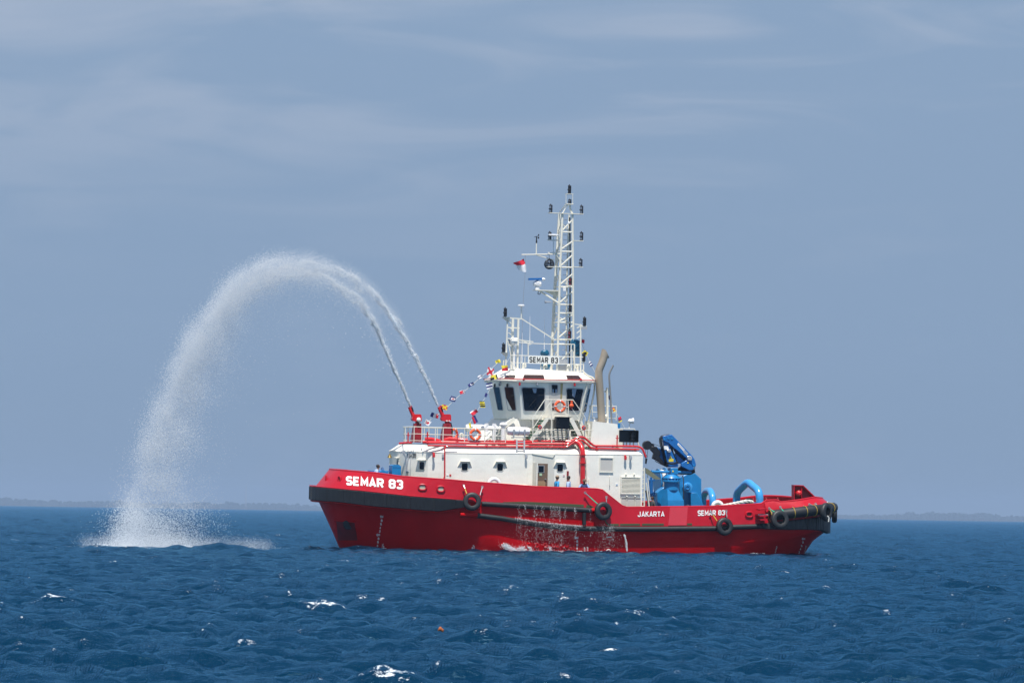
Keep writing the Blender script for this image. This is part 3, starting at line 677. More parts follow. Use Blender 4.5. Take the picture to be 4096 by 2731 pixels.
mb = MB(); c = P(3188, 1972, YH); mb.lathe(c + Vector((0, -.5, 0)), [(.08, 0), (.18, .1), (.16, .4), (.2, .48)], 'Y', 12); part('fairlead_roller', mb, REDP, ship)
# pale oval fairleads in the bulwark
def oval(px, py, w, h, lens, name='fairlead', red=RED):
    s = s_at(px); t = 0.5
    for _ in range(8):
        v = skin(s, t, .02); q = proj(v); t += (q[1] - py) / 70.0 / max(.3, (hp(s, 'T').z - hp(s, 'F1').z))
    c = skin(s, t, .02); n_ = nrm(s, 'F1'); tx = Vector((-n_.y, n_.x, 0)).normalized(); tx = tx if tx.x > 0 else -tx; up = Vector((0, 0, 1))
    rimp = []; k = 24
    for i in range(k):
        a = 2 * math.pi * i / k; cx, cz = math.cos(a), math.sin(a)
        rimp.append(c + tx * (abs(cx) ** .7 * math.copysign(1, cx) * w * M1 / 2) + up * (abs(cz) ** .7 * math.copysign(1, cz) * h * M1 / 2) + n_ * .03)
    f = part(name, MB().tube(rimp, 0.055, 8, closed=True), red, bul)
    m = MB(); m.v = [tuple(c + (p - c) * .86 + n_ * .005) for p in rimp] + [tuple(c + (p - c) * .86 - n_ * .03) for p in rimp]
    m.f = [tuple(range(k)), tuple(range(2 * k - 1, k - 1, -1))] + [(i, (i + 1) % k, k + (i + 1) % k, k + i) for i in range(k)]; m.m = [0] * len(m.f)
    part('opening', m, lens, f)
SEETHRU = mat('cream_wall_seen_through', (0.50, 0.48, 0.36), 0.6, var=.1)
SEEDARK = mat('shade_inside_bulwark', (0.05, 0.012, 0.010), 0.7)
oval(1671, 1948, 30, 22, SEETHRU); oval(1747, 1955, 28, 22, SEETHRU); oval(2996, 2057, 27, 20, SEEDARK)
oval(1330, 1915, 15, 20, SEEDARK); oval(1279, 1914, 6, 24, SEEDARK)
mb = MB(); a = skin(s_at(1671), .30, .03)
# flat doubler plates on the aft bulwark
mb = MB(); s0, s1 = s_at(2672), s_at(2745)
mb.v = [tuple(skin(s0, .03, .04)), tuple(skin(s1, .03, .04)), tuple(skin(s1, 1.02, .04)), tuple(skin(s0, 1.02, .04))]; mb.v += [tuple(Vector(v) + Vector((0, .06, 0))) for v in mb.v]
mb.f = [(0, 1, 2, 3), (7, 6, 5, 4), (0, 4, 5, 1), (1, 5, 6, 2), (2, 6, 7, 3), (3, 7, 4, 0)]; mb.m = [0] * 6
part('doubler_plate', mb, mat('bright_red_plate', (0.55, 0.03, 0.05), 0.5, var=.06), bul)
# anchor pocket in the bow flare
def surf(s, z, off=0.0):         # point of the lower hull at height z
    a, b_, c = hp(s, 'W'), hp(s, 'C'), hp(s, 'F0')
    p = a.lerp(b_, z / b_.z) if z < b_.z else b_.lerp(c, (z - b_.z) / (c.z - b_.z))
    return p + nrm(s, 'F0') * off
_hl = [None]
def hpt(px, py, off=0.02):
    s = s_at(px, 'F0'); z = 1.0
    for _ in range(40):
        q = proj(surf(s, z, off)); z += .7 * (q[1] - py) * M1; z = max(-.6, min(z, 3.2)); s = min(.97, max(.002, s + max(-.01, min(.01, (px - q[0]) * 0.00032))))
        if abs(q[0] - px) < .15 and abs(q[1] - py) < .15: break
    return surf(s, z, off)
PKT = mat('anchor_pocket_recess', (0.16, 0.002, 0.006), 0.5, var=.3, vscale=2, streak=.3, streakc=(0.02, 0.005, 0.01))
def quadpatch(corners, off, k=8):
    mb = MB(); a, b_, c, d_ = corners; g = []
    for j in range(k + 1):
        for i in range(k + 1):
            u, v = i / k, j / k; px = (a[0] * (1 - u) + b_[0] * u) * (1 - v) + (d_[0] * (1 - u) + c[0] * u) * v; py = (a[1] * (1 - u) + b_[1] * u) * (1 - v) + (d_[1] * (1 - u) + c[1] * u) * v
            g.append(hpt(px, py, off))
    mb.v = [tuple(v) for v in g]; mb.f = [(j * (k + 1) + i, j * (k + 1) + i + 1, (j + 1) * (k + 1) + i + 1, (j + 1) * (k + 1) + i) for j in range(k) for i in range(k)]; mb.m = [0] * len(mb.f); return mb
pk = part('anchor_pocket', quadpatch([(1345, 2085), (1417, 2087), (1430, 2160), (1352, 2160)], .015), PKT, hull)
pkd = MB(); pkd.tube([hpt(1338, 2080, .05), hpt(1420, 2087, .05)], .035, 6); part('pocket_rim', pkd, REDH, pk)
m = MB(); c = hpt(1393, 2098, .05); m.lathe(c, [(.25, -.04), (.28, .02), (.12, .06)], 'Y', 14); m.ball(c + Vector((0, 0, .12)), (.32, .08, .14)); part('hawse_opening', m, BLACK, pk)
# ------------------------------------------------------------ stroke lettering
GL = {'S': ([(4, 5), (3.2, 6), (.8, 6), (0, 5.1), (0, 4), (.8, 3.2), (3.2, 2.8), (4, 2), (4, .9), (3.2, 0), (.8, 0), (0, 1)],), 'E': ([(3.8, 6), (0, 6), (0, 0), (3.8, 0)], [(.3, 3), (3.4, 3)]),
      'M': ([(0, -.4), (0, 6), (2.4, 1.6), (4.8, 6), (4.8, -.4)],), 'A': ([(0, -.4), (2.2, 6.2), (4.4, -.4)], [(.9, 1.5), (3.5, 1.5)]), 'R': ([(0, -.4), (0, 6), (3.2, 6), (4, 5.2), (4, 3.6), (3.2, 2.8), (.3, 2.8)], [(2.1, 2.6), (4.1, -.4)]),
      '8': ([(.8, 3.1), (0, 3.9), (0, 5.2), (.8, 6), (3.2, 6), (4, 5.2), (4, 3.9), (3.2, 3.1), (.8, 3.1), (0, 2.3), (0, .8), (.8, 0), (3.2, 0), (4, .8), (4, 2.3), (3.2, 3.1)],), '3': ([(0, 5), (.8, 6), (3.2, 6), (4, 5.2), (4, 3.9), (3.2, 3.1), (1.6, 3.1)], [(3.2, 3.0), (4, 2.2), (4, .8), (3.2, 0), (.8, 0), (0, .9)]),
      'J': ([(3.4, 6.4), (3.4, .9), (2.6, 0), (.9, 0), (0, .9), (0, 1.6)],), 'K': ([(0, -.4), (0, 6.4)], [(3.9, 6.4), (.4, 2.9)], [(1.3, 3.6), (4.1, -.4)]), 'T': ([(0, 6), (4.2, 6)], [(2.1, 5.7), (2.1, -.4)]), '7': ([(0, 6), (4, 6), (1.6, -.4)],),
      '6': ([(3.8, 5.3), (3.1, 6), (.8, 6), (0, 5.1), (0, .9), (.8, 0), (3.2, 0), (4, .9), (4, 2.4), (3.2, 3.2), (.3, 3.2)],), '4': ([(4, 1.7), (0, 1.7), (3, 6), (3, -.4)],), '2': ([(0, 4.9), (.8, 6), (3.2, 6), (4, 5.1), (4, 3.9), (0, .3), (0, 0), (4.2, 0)],), '9': ([(.2, .8), (.9, 0), (3.2, 0), (4, .9), (4, 5.1), (3.2, 6), (.8, 6), (0, 5.1), (0, 3.7), (.8, 2.9), (3.7, 2.9)],),
      '5': ([(4, 6), (.2, 6), (0, 3.4), (3.2, 3.5), (4, 2.7), (4, .8), (3.2, 0), (.8, 0), (0, .8)],), '0': ([(.8, 0), (0, .9), (0, 5.1), (.8, 6), (3.2, 6), (4, 5.1), (4, .9), (3.2, 0), (.8, 0)],), 'I': ([(.8, -.4), (.8, 6.4)],), 'O': ([(.8, 0), (0, .9), (0, 5.1), (.8, 6), (3.2, 6), (4, 5.1), (4, .9), (3.2, 0), (.8, 0)],),
      'P': ([(0, -.4), (0, 6), (3.2, 6), (4, 5.2), (4, 3.6), (3.2, 2.8), (.3, 2.8)],), 'W': ([(0, 6.4), (1.2, 0), (2.4, 4.5), (3.6, 0), (4.8, 6.4)],), 'X': ([(0, 6.4), (4, -.4)], [(4, 6.4), (0, -.4)]), 'C': ([(4, 5), (3.2, 6), (.8, 6), (0, 5), (0, 1), (.8, 0), (3.2, 0), (4, 1)],), '1': ([(.4, 5), (1.6, 6), (1.6, -.4)],),
      'D': ([(0, 0), (0, 6), (2.8, 6), (4, 4.8), (4, 1.2), (2.8, 0), (.1, 0)],), 'L': ([(0, 6.4), (0, 0), (3.8, 0)],), 'F': ([(3.8, 6), (0, 6), (0, -.4)], [(.3, 3), (3.4, 3)]), 'G': ([(4, 5), (3.2, 6), (.8, 6), (0, 5), (0, 1), (.8, 0), (3.2, 0), (4, 1), (4, 2.8), (2.3, 2.8)],), 'N': ([(0, -.4), (0, 6), (4.2, 0), (4.2, 6.4)],), 'x': ([(0, 3), (2, 0)],)}
GW = {'M': 4.8, 'W': 4.8, 'A': 4.4, 'I': 1.6, '1': 1.6, ' ': 1.6, 'K': 4.1}
def glyph_strips(ch, w):
    out_ = []
    for st in GL.get(ch, ()):
        pts = [Vector((a, b, 0)) for a, b in st]; L_, R_ = [], []
        for i, p in enumerate(pts):
            d0 = (p - pts[i - 1]).normalized() if i else (pts[1] - p).normalized(); d1 = (pts[i + 1] - p).normalized() if i < len(pts) - 1 else d0
            t_ = (d0 + d1); t_ = t_.normalized() if t_.length > 1e-3 else d0; nn = Vector((-t_.y, t_.x, 0)); k = 1 / max(.45, nn.dot(Vector((-d0.y, d0.x, 0))))
            L_.append(p + nn * w / 2 * k); R_.append(p - nn * w / 2 * k)
        out_.append((L_, R_))
    return out_
def text(txt, f, w=1.3, gap=1.9):   # f(u, v) -> surface point, u along the line 0..1, v 0..1 height
    tot = sum(GW.get(c, 4) for c in txt) + gap * (len(txt) - 1); x = 0; res = []
    for ch in txt:
        mb = MB(); si = 0
        for L_, R_ in glyph_strips(ch, w):
            for i in range(len(L_) - 1):
                n_ = max(1, int((L_[i + 1] - L_[i]).length / 2)); 
                for j in range(n_):
                    a, b_ = L_[i].lerp(L_[i + 1], j / n_), L_[i].lerp(L_[i + 1], (j + 1) / n_); c, d_ = R_[i].lerp(R_[i + 1], (j + 1) / n_), R_[i].lerp(R_[i + 1], j / n_)
                    mb.add([f((x + q.x) / tot, q.y / 6.0, si * .003) for q in (a, b_, c, d_)], [(0, 1, 2, 3)])
            si += 1
        if mb.v: res.append((ch, mb))
        x += GW.get(ch, 4) + gap
    return res
def word(txt, f, m, parent, w=1.3, gap=1.9, name='letter', joined=False):
    if joined:
        A = MB()
        for ch, mb in text(txt, f, w, gap): A.add(mb.v, mb.f)
        return part(name, A, m, parent)
    for ch, mb in text(txt, f, w, gap): part(name, mb, m, parent)
def bulfun(x0, x1, top0, bot0, top1, bot1):
    sa, sb = s_at(x0), s_at(x1)
    def f(u, v, o=0):
        px = x0 + (x1 - x0) * u; py = (bot0 + (bot1 - bot0) * u) * (1 - v) + (top0 + (top1 - top0) * u) * v; s = s_at(px); t_ = 0
        for _ in range(5):
            q = proj(skin(s, t_, 0)); t_ += (q[1] - py) * M1 / (hp(s, 'T').z - hp(s, 'F1').z); s += (px - q[0]) * M1 / 42.0 * (1.4 if s < .2 else 1.0)
        return skin(s, t_, .02 + o)
    return f
word('SEMAR 83', bulfun(1388, 1608, 1907, 1935, 1923, 1952), WPAINT, bul, w=1.8, gap=2.2)
word('JAKARTA', bulfun(2552, 2656, 2046, 2064, 2046, 2063), WPAINT, bul, w=1.35, gap=2.0)
word('SEMAR 83', bulfun(2792, 2898, 2042, 2060, 2041, 2057), WPAINT, bul, w=1.5, gap=1.9)
def marks(lst, size):
    for txt, px, py in lst:
        w_ = (sum(GW.get(c, 4) for c in txt) + 1.9 * (len(txt) - 1)) / 6 * size * .9
        def f(u, v, o=0): return hpt(px + (u - .5) * w_ , py + size / 2 - v * size, .025 + o)
        word(txt, f, WPAINT, hull, w=1.3, name='draft_mark', joined=True)
marks([('7M', 1526, 2066), ('8', 1527, 2081), ('6', 1524, 2095), ('4', 1521, 2110), ('2', 1519, 2124), ('6M', 1513, 2138), ('8', 1514, 2153), ('6', 1512, 2167), ('4', 1510, 2181), ('2', 1508, 2194)], 7.5)
marks([('6M', 2306, 2150), ('8', 2309, 2164), ('6', 2309, 2178), ('4', 2308, 2192)], 7.5)
marks([('6M', 3214, 2154), ('8', 3212, 2168), ('6', 3207, 2182), ('4', 3202, 2195), ('2', 3197, 2208)], 7.0)
def vmark(txt, px, py, dx, dy, sz):   # lettering running up the hull
    def f(u, v, o=0): return hpt(px + dx * u - v * sz, py + dy * u, .025 + o)
    word(txt, f, WPAINT, hull, w=1.0, name='load_mark')
vmark('FPTKC', 1531, 2198, 3, -25, 5); vmark('1D3P', 1898, 2199, 0, -20, 6); vmark('D3P', 2341, 2203, 0, -16, 5); vmark('TK1P', 2353, 2203, 0, -17, 5); vmark('FWTKP', 3104, 2209, 6, -26, 4); vmark('LLFWTKP', 3220, 2213, 7, -32, 4)
for A_ in (((1534, 2197), (1535, 2182)), ((1529, 2191), (1545, 2192)), ((1888, 2203), (1889, 2187)), ((1874, 2197), (1888, 2197)), ((2427, 2147), (2446, 2147)), ((2420, 2205), (2446, 2205))):
    m = MB(); m.tube([hpt(*A_[0]), hpt(*A_[1])], .02, 4); part('load_line', m, WPAINT, hull)
m = MB(); m.torus(hpt(2434, 2205, .03), .13, .018, nrm(s_at(2434), 'F0'), 16, 4); part('load_line_ring', m, WPAINT, hull)
# sea suction / discharge hoods near the waterline
for px in (2012, 2115, 2147, 2181, 2214, 2228, 2252, 2266):
    m = MB(); c = hpt(px, 2180, .02); m.torus(c, .10, .035, nrm(.5, 'F0'), 12, 5); part('discharge_hood', m, REDH, hull)
# scupper bolt and chain plates
def lash(a, b_, matl, name='lashing'):
    return None
# ------------------------------------------------------------ deckhouse
YW, YR = -3.95, -3.62           # side wall plane, roof edge plane
def addmat(name, *a, **k): return MATS[name] if name in MATS else mat(name, *a, **k)
def sx(px, py, Y): return P(px, py, Y).x
xA = sx(1782, 1811, YW); xE = sx(2572, 1818, YW)
p1 = P(1712, 1808, -3.5); p2 = P(1630, 1806, -2.3)
xF = min(p2.x - .1, PX(1569, 1805, p2.x).x)
wallpl = [(xE, YW), (xA, YW), (p1.x, -3.5), (p2.x, -2.3), (p2.x - .25, -1.2), (p2.x - .25, 1.2), (p2.x, 2.3), (p1.x, 3.5), (xA, -YW), (xE, -YW)]
WT = [(1569, 1805), (1710, 1808), (1782, 1811), (1850, 1811), (2550, 1818.6), (2575, 1819)]
RT = [(1602, 1777), (1700, 1778), (1800, 1786), (1850, 1787), (2550, 1799), (2575, 1800)]
def ztop(x, y, c):
    y = -abs(y); z = 5.5
    for _ in range(8):
        q = proj((x, y, z)); z += (q[1] - interp(c, q[0])) * M1
    return z
cx0 = 0.5 * (xE + p2.x)
def inset(p, d):
    k = 1 if p[0] > cx0 + 3 else -1
    return (p[0] - (d if p[0] > cx0 + 4 else -d * (1.6 if p[0] < p1.x + .2 else 0.15)), p[1] - d * (1 if p[1] > 0 else -1))
mb = MB(); n = len(wallpl)
bot = [(x, y, 1.55) for x, y in wallpl]; top = [(x, y, ztop(x, y, WT)) for x, y in wallpl]
rf = [(*inset(p, .33), 0) for p in wallpl]; rf = [(x, y, ztop(x, y, RT)) for x, y, _ in rf]
mb.v = bot + top + rf
for k in range(2): mb.f += [(k * n + i, k * n + (i + 1) % n, (k + 1) * n + (i + 1) % n, (k + 1) * n + i) for i in range(n)]
mb.f.append(tuple(range(2 * n, 3 * n))); mb.m = [0] * len(mb.f)
house = part('deckhouse', mb, CREAM, ship, sharp=12)
mb = MB(); mb.v = [(x * .99 + cx0 * .01, y * .97, z + .012) for x, y, z in rf]; mb.f = [tuple(range(n))]; mb.m = [0]; part('roof_deck', mb, DGREEN, house)
mb = MB(); mb.tube([Vector(v) + Vector((0, 0, 0)) for v in top], .022, 5, closed=True); part('roof_moulding', mb, CREAM2, house)
ZR = sum(v[2] for v in rf) / n
YL = YR                           # plane used for things standing at the roof edge
def Q(px, py, Y=YW): return P(px, py, Y)
def rrect(c, u, w, a, b_, r=.07, k=4):   # rounded rectangle ring, c centre, u/w unit vectors, a/b half sizes
    o = []
    for q, (sx_, sy_) in enumerate(((1, 1), (-1, 1), (-1, -1), (1, -1))):
        for i in range(k + 1):
            t = (q + i / k) * math.pi / 2; o.append(c + u * (sx_ * (a - r) + r * math.cos(t)) + w * (sy_ * (b_ - r) + r * math.sin(t)))
    return o
def ringwin(name, c, u, w, nn, a, b_, parent, frame=GREYF, glass=GLASS, fw=.04, r=.07, label=None, taper=0.0):
    c = Vector(c); u = Vector(u).normalized(); w = Vector(w).normalized(); nn = Vector(nn).normalized()
    ro = rrect(c + nn * .02, u, w, a + fw, b_ + fw, r + fw); ri = rrect(c + nn * .03, u, w, a, b_, r)
    if taper:
        ro = [p + u * ((p - c).dot(w) / b_ * taper * (p - c).dot(u) / a) for p in ro]; ri = [p + u * ((p - c).dot(w) / b_ * taper * (p - c).dot(u) / a) for p in ri]
    k = len(ro); mb = MB(); mb.v = [tuple(p - nn * .05) for p in ro] + [tuple(p) for p in ro] + [tuple(p) for p in ri] + [tuple(p - nn * .05) for p in ri]
    for j in range(3): mb.f += [(j * k + i, j * k + (i + 1) % k, (j + 1) * k + (i + 1) % k, (j + 1) * k + i) for i in range(k)]
    mb.m = [0] * len(mb.f); f = part(name, mb, frame, parent, label)
    if parent.parent is ship or parent is ship:
        pass
    g = MB(); g.v = [tuple(p - nn * .022) for p in ri]; g.f = [tuple(range(k))]; g.m = [0]
    return f, g
def window(px0, py0, px1, py1, Y=YW, parent=house, brow=True):
    a, b_ = P(px0, py0, Y), P(px1, py1, Y); c = (a + b_) / 2; c.y = Y
    f, g = ringwin('window', c, (1, 0, 0), (0, 0, 1), (0, -1, 0), abs(b_.x - a.x) / 2, abs(a.z - b_.z) / 2, parent, frame=CREAM2)
    part('pane', g, GLASS, parent)
    if brow:
        w_ = abs(b_.x - a.x) / 2; h = abs(a.z - b_.z) / 2; t = c.z + h
        e = MB(); pr = [(-w_ - .16, .10), (w_ + .16, .10), (w_ + .3, .02), (w_ + .3, -.0), (w_ + .12, -.0), (-w_ - .12, -.0), (-w_ - .3, -.0), (-w_ - .3, .02)]
        e.loft([(c.x - w_ - .08, Y - .16, t + .14), (c.x + w_ + .08, Y - .16, t + .14), (c.x + w_ + .08, Y, t + .18), (c.x - w_ - .08, Y, t + .18)], [(c.x - w_ - .08, Y - .17, t + .10), (c.x + w_ + .08, Y - .17, t + .10), (c.x + w_ + .08, Y, t + .13), (c.x - w_ - .08, Y, t + .13)])
        for s_ in (-1, 1): e.add([(c.x + s_ * (w_ + .08), Y - .17, t + .14), (c.x + s_ * (w_ + .26), Y, t - .24), (c.x + s_ * (w_ + .08), Y, t + .18), (c.x + s_ * (w_ + .05), Y - .16, t + .11), (c.x + s_ * (w_ + .23), Y, t - .27)], [(0, 1, 2), (3, 4, 1, 0)])
        part('rain_hood', e, CREAM2, parent)
    return f
window(1847, 1852, 1870, 1881); window(1989, 1853, 2011, 1882); window(2229, 1856, 2251, 1885)
def facewin(px, py, w, h, A, B_, parent, Z):   # window in the wall facet between plan points A, B
    A, B_ = Vector((*A, 0)), Vector((*B_, 0)); u = (B_ - A).normalized(); nn = Vector((u.y, -u.x, 0)); nn = nn if nn.dot(Vector((-1, -1, 0))) > 0 else -nn
    best = min((i / 60 for i in range(61)), key=lambda t: abs(proj(A.lerp(B_, t) + Vector((0, 0, Z)))[0] - px)); c = A.lerp(B_, best); c.z = Z
    for _ in range(5): c.z += (proj(c)[1] - py) * M1
    f, g = ringwin('window', c + nn * .01, u, (0, 0, 1), nn, w, h, parent, frame=CREAM2); part('pane', g, GLASS, parent)
    e = MB(); t = c.z + h
    e.loft([c + u * -(w + .14) + nn * .2 + Vector((0, 0, h + .13)), c + u * (w + .14) + nn * .2 + Vector((0, 0, h + .13)), c + u * (w + .14) + Vector((0, 0, h + .17)), c - u * (w + .14) + Vector((0, 0, h + .17))],
           [c + u * -(w + .14) + nn * .2 + Vector((0, 0, h + .08)), c + u * (w + .14) + nn * .2 + Vector((0, 0, h + .08)), c + u * (w + .14) + Vector((0, 0, h + .12)), c - u * (w + .14) + Vector((0, 0, h + .12))])
    part('rain_hood', e, CREAM2, parent)
facewin(1688, 1862, .17, .21, wallpl[3], wallpl[2], house, 4.7); facewin(1592, 1849, .17, .15, wallpl[5], wallpl[4], house, 4.9)
# door recess, door, open steel door
a, b_ = P(2131, 1813, YW), P(2216, 1950, YW)
REC = addmat('recess_cream', (0.60, 0.59, 0.53), .5, var=.05)
mb = MB(); mb.box((a.x, YW - .012, b_.z - .6), (b_.x, YW + .01, a.z - .05)); part('door_recess', mb, REC, house)
mb = MB(); mb.prism([(a.x - .05, 0, a.z), (b_.x + .02, 0, a.z), (b_.x - .12, 0, a.z - .22), (a.x + .05, 0, a.z - .05)], YW - .05, YW + .02); part('recess_hood', mb, CREAM2, house)
d0, d1 = P(2150, 1853, YW), P(2189, 1950, YW)
mb = MB(); mb.box((d0.x, YW - .03, d1.z - .6), (d1.x, YW - .015, d0.z)); door = part('door', mb, BROWN, ship)
mb = MB(); e0 = P(2152, 1923, YW); mb.box((d0.x + .03, YW - .045, d1.z - .6), (d1.x - .13, YW - .03, e0.z)); part('lower_panel', mb, TAN, door)
g0, g1 = P(2152, 1860, YW), P(2176, 1890, YW); mb = MB(); mb.box((g0.x, YW - .05, g1.z), (g1.x, YW - .03, g0.z)); part('window_frame', mb, GREYF, door)
mb = MB(); mb.box((g0.x + .03, YW - .056, g1.z + .03), (g1.x - .03, YW - .05, g0.z - .03)); part('window_glass', mb, GLASS, door)
g0, g1 = P(2157, 1892, YW), P(2167, 1902, YW); mb = MB(); mb.box((g0.x, YW - .05, g1.z), (g1.x, YW - .046, g0.z)); part('notice', mb, addmat('pale_green_notice', (.38, .55, .36), .7), door)
mb = MB(); g0 = P(2180, 1915, YW); mb.box((g0.x - .05, YW - .1, g0.z - .015), (g0.x + .06, YW - .06, g0.z + .02)); part('handle', mb, STEEL, door)
g0, g1 = P(2139, 1850, YW - .3), P(2147, 1950, YW - .3)
mb = MB(); mb.box((g0.x, YW - .72, g1.z - .6), (g0.x + .07, YW - .02, g0.z)); sd_ = part('steel_door', mb, CREAM2, ship)
for i in range(4): m = MB(); z = g0.z - .2 - i * .36; m.box((g0.x + .07, YW - .7, z), (g0.x + .12, YW - .5, z + .05)); part('clip', m, STEEL, sd_)
# hatch panel, louvre grille, lower hatch
def framed(px0, py0, px1, py1, name, depth=.05, fr=.05, inner=GRATE):
    a, b_ = P(px0, py0, YW), P(px1, py1, YW); f = MB()
    f.box((a.x, YW - depth, b_.z), (a.x + fr, YW + .01, a.z)); f.box((b_.x - fr, YW - depth, b_.z), (b_.x, YW + .01, a.z)); f.box((a.x + fr, YW - depth, a.z - fr), (b_.x - fr, YW + .01, a.z)); f.box((a.x + fr, YW - depth, b_.z), (b_.x - fr, YW + .01, b_.z + fr))
    o = part(name, f, CREAM2, house); g = MB(); g.box((a.x + fr, YW - .016, b_.z + fr), (b_.x - fr, YW + .0, a.z - fr)); part('cover_plate' if name != 'louvre_grille' else 'duct_back', g, inner, house); return a, b_
framed(2398, 1828, 2452, 1890, 'hatch_panel', .06)
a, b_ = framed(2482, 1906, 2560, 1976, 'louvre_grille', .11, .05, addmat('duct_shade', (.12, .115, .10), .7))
for i in range(13):
    z = b_.z + .06 + (a.z - b_.z - .14) * i / 12; m = MB(); m.loft([(a.x + .05, YW - .10, z), (a.x + .05, YW - .09, z + .012), (a.x + .05, YW - .02, z + .065), (a.x + .05, YW - .02, z + .052)], [(b_.x - .05, YW - .10, z), (b_.x - .05, YW - .09, z + .012), (b_.x - .05, YW - .02, z + .065), (b_.x - .05, YW - .02, z + .052)]); part('slat', m, CREAM2, house)
a, b_ = framed(2483, 1988, 2562, 2040, 'lower_hatch', .05, .025)
for px in (2506, 2539):
    c = P(px, 1985, YW); m = MB(); m.tube([c + Vector((0, -.08, 0)), c + Vector((0, -.08, -.9))], .02, 6); m.ball(c + Vector((0, -.09, 0)), .05); part('hatch_bar', m, CREAM2, house)
    c = P(px - 3, 1897, YW); m = MB(); m.ball(c + Vector((0, -.05, 0)), (.06, .05, .07)); part('pad_eye', m, CREAM2, house)
# small wall lamps in red and grey
for px, py, mm in ((1733, 1816, REDP), (1770, 1818, GREYF), (2102, 1821, GREYF), (2499, 1826, REDP), (2520, 1826, GREYF)):
    c = P(px, py, YW + (.0 if px > 1790 else .22)); m = MB(); m.box(c + Vector((-.05, -.12, .02)), c + Vector((.05, .1, .1))); m.lathe(c + Vector((0, -.16, -.18)), [(.05, 0), (.075, .02), (.075, .16), (.06, .22)], 'Z', 10); wl = part('wall_lamp', m, mm, house)
# signs on the wall
for px, py, w_, h_, mm in ((1790, 1899, 8, 6, WHITE), (1801, 1900, 8, 8, addmat('red_sign', (.55, .05, .04), .5)), (2255, 1900, 9, 9, WHITE), (2467, 1937, 9, 8, WHITE)):
    c = P(px, py, YW); m = MB(); m.box((c.x - w_ * M1 / 2, YW - .02, c.z - h_ * M1 / 2), (c.x + w_ * M1 / 2, YW - .005, c.z + h_ * M1 / 2)); part('safety_sign', m, mm, house)
    if px > 2200: m = MB(); m.box((c.x - .05, YW - .024, c.z - .03), (c.x + .05, YW - .02, c.z + .0)); part('sign_band', m, MATS['red_sign'] if px < 2300 else BLUE, house)
# drip ledges, handrails along the wall
m = MB(); m.tube([P(1822, 1922, YW - .06), P(1945, 1931, YW - .06)], .02, 5); part('hand_rail', m, CREAM2, house)
m = MB(); m.tube([P(2000, 1934, YW - .06), P(2108, 1940, YW - .06)], .02, 5); part('hand_rail', m, CREAM2, house)
for A in (((2382, 1958), (2384, 1952), (2398, 1952), (2402, 1960)), ((2402, 1960), (2406, 1954), (2414, 1955), (2438, 1984))):
    m = MB(); m.tube(arc([P(x, y, -4.9) for x, y in A], .08), .02, 6); part('hand_rail', m, CREAM2, house)
for (x, y0, y1) in ((2439, 1903, 1942), (2355, 1915, 1945)):
    m = MB(); m.tube(arc([P(x, y0, YW), P(x, y0, YW - .1), P(x, y1, YW - .1), P(x, y1, YW)], .05), .018, 6); part('grab_handle', m, CREAM2, house)
m = MB(); c = P(2344, 1830, YW - .06); m.tube([c, P(2348, 1950, YW - .06)], .03, 8); part('conduit', m, CREAM2, house)
# white half ring resting behind the bulwark
m = MB(); c = P(1976, 1936, -4.9); m.torus(c, .30, .11, (0, 1, 0), 26, 10); part('rope_guide', m, WHITE, bul)
# IMO number on the front face
A_, B_ = Vector((*wallpl[4], 0)), Vector((*wallpl[3], 0))
def imof(u, v, o=0):
    px = 1627 + 38 * u; lo, hi = 0.0, 1.0
    A2, B2 = Vector((*wallpl[3], 0)), Vector((*wallpl[2], 0)); 
    for _ in range(16):
        mid = (lo + hi) / 2
        if proj(A2.lerp(B2, mid) + Vector((0, 0, 5.4)))[0] < px: lo = mid
        else: hi = mid
    c = A2.lerp(B2, lo); z = 5.4
    for _ in range(4): z += (proj((c.x, c.y, z))[1] - (1829 - 15 * v)) * M1
    u_ = (B2 - A2).normalized(); nn = Vector((u_.y, -u_.x, 0)); nn = nn if nn.y < 0 else -nn
    return Vector((c.x, c.y, z)) + nn * (.02 + o)
word('O9544299', imof, BLACKP, house, w=1.3, gap=1.8, name='number_mark', joined=True)
# bell and small davit on the front corner
m = MB(); c = P(1569, 1822, -1.5) + Vector((-.15, 0, 0)); m.lathe(c, [(.13, -.12), (.14, -.11), (.07, .03), (.05, .09), (.01, .11)], 'Z', 14); bell = part('bell', m, BRASS, ship)
m = MB(); m.tube(arc([c + Vector((.35, 0, .28)), c + Vector((0, 0, .28)), c + Vector((0, 0, .1))], .1), .018, 5); part('bracket', m, STEEL, bell)
m = MB(); m.tube([c + Vector((0, 0, -.12)), c + Vector((.02, 0, -1.2))], .012, 5); part('lanyard', m, ROPE, bell)
m = MB(); pts = [(1613, 1806), (1622, 1826), (1626, 1870), (1624, 1905)]; m.tube([P(x, y, -2.75) for x, y in pts], .04, 6); m.tube([P(1636, 1810, -2.8), P(1628, 1870, -2.8), P(1632, 1905, -2.8)], .03, 6); m.tube([P(1646, 1808, -2.9), P(1637, 1905, -2.9)], .015, 5)
m.box(P(1607, 1803, -3.0), P(1617, 1812, -2.9)); m.ball(P(1630, 1886, -2.8), .09); part('folding_davit', m, GREYF, house)
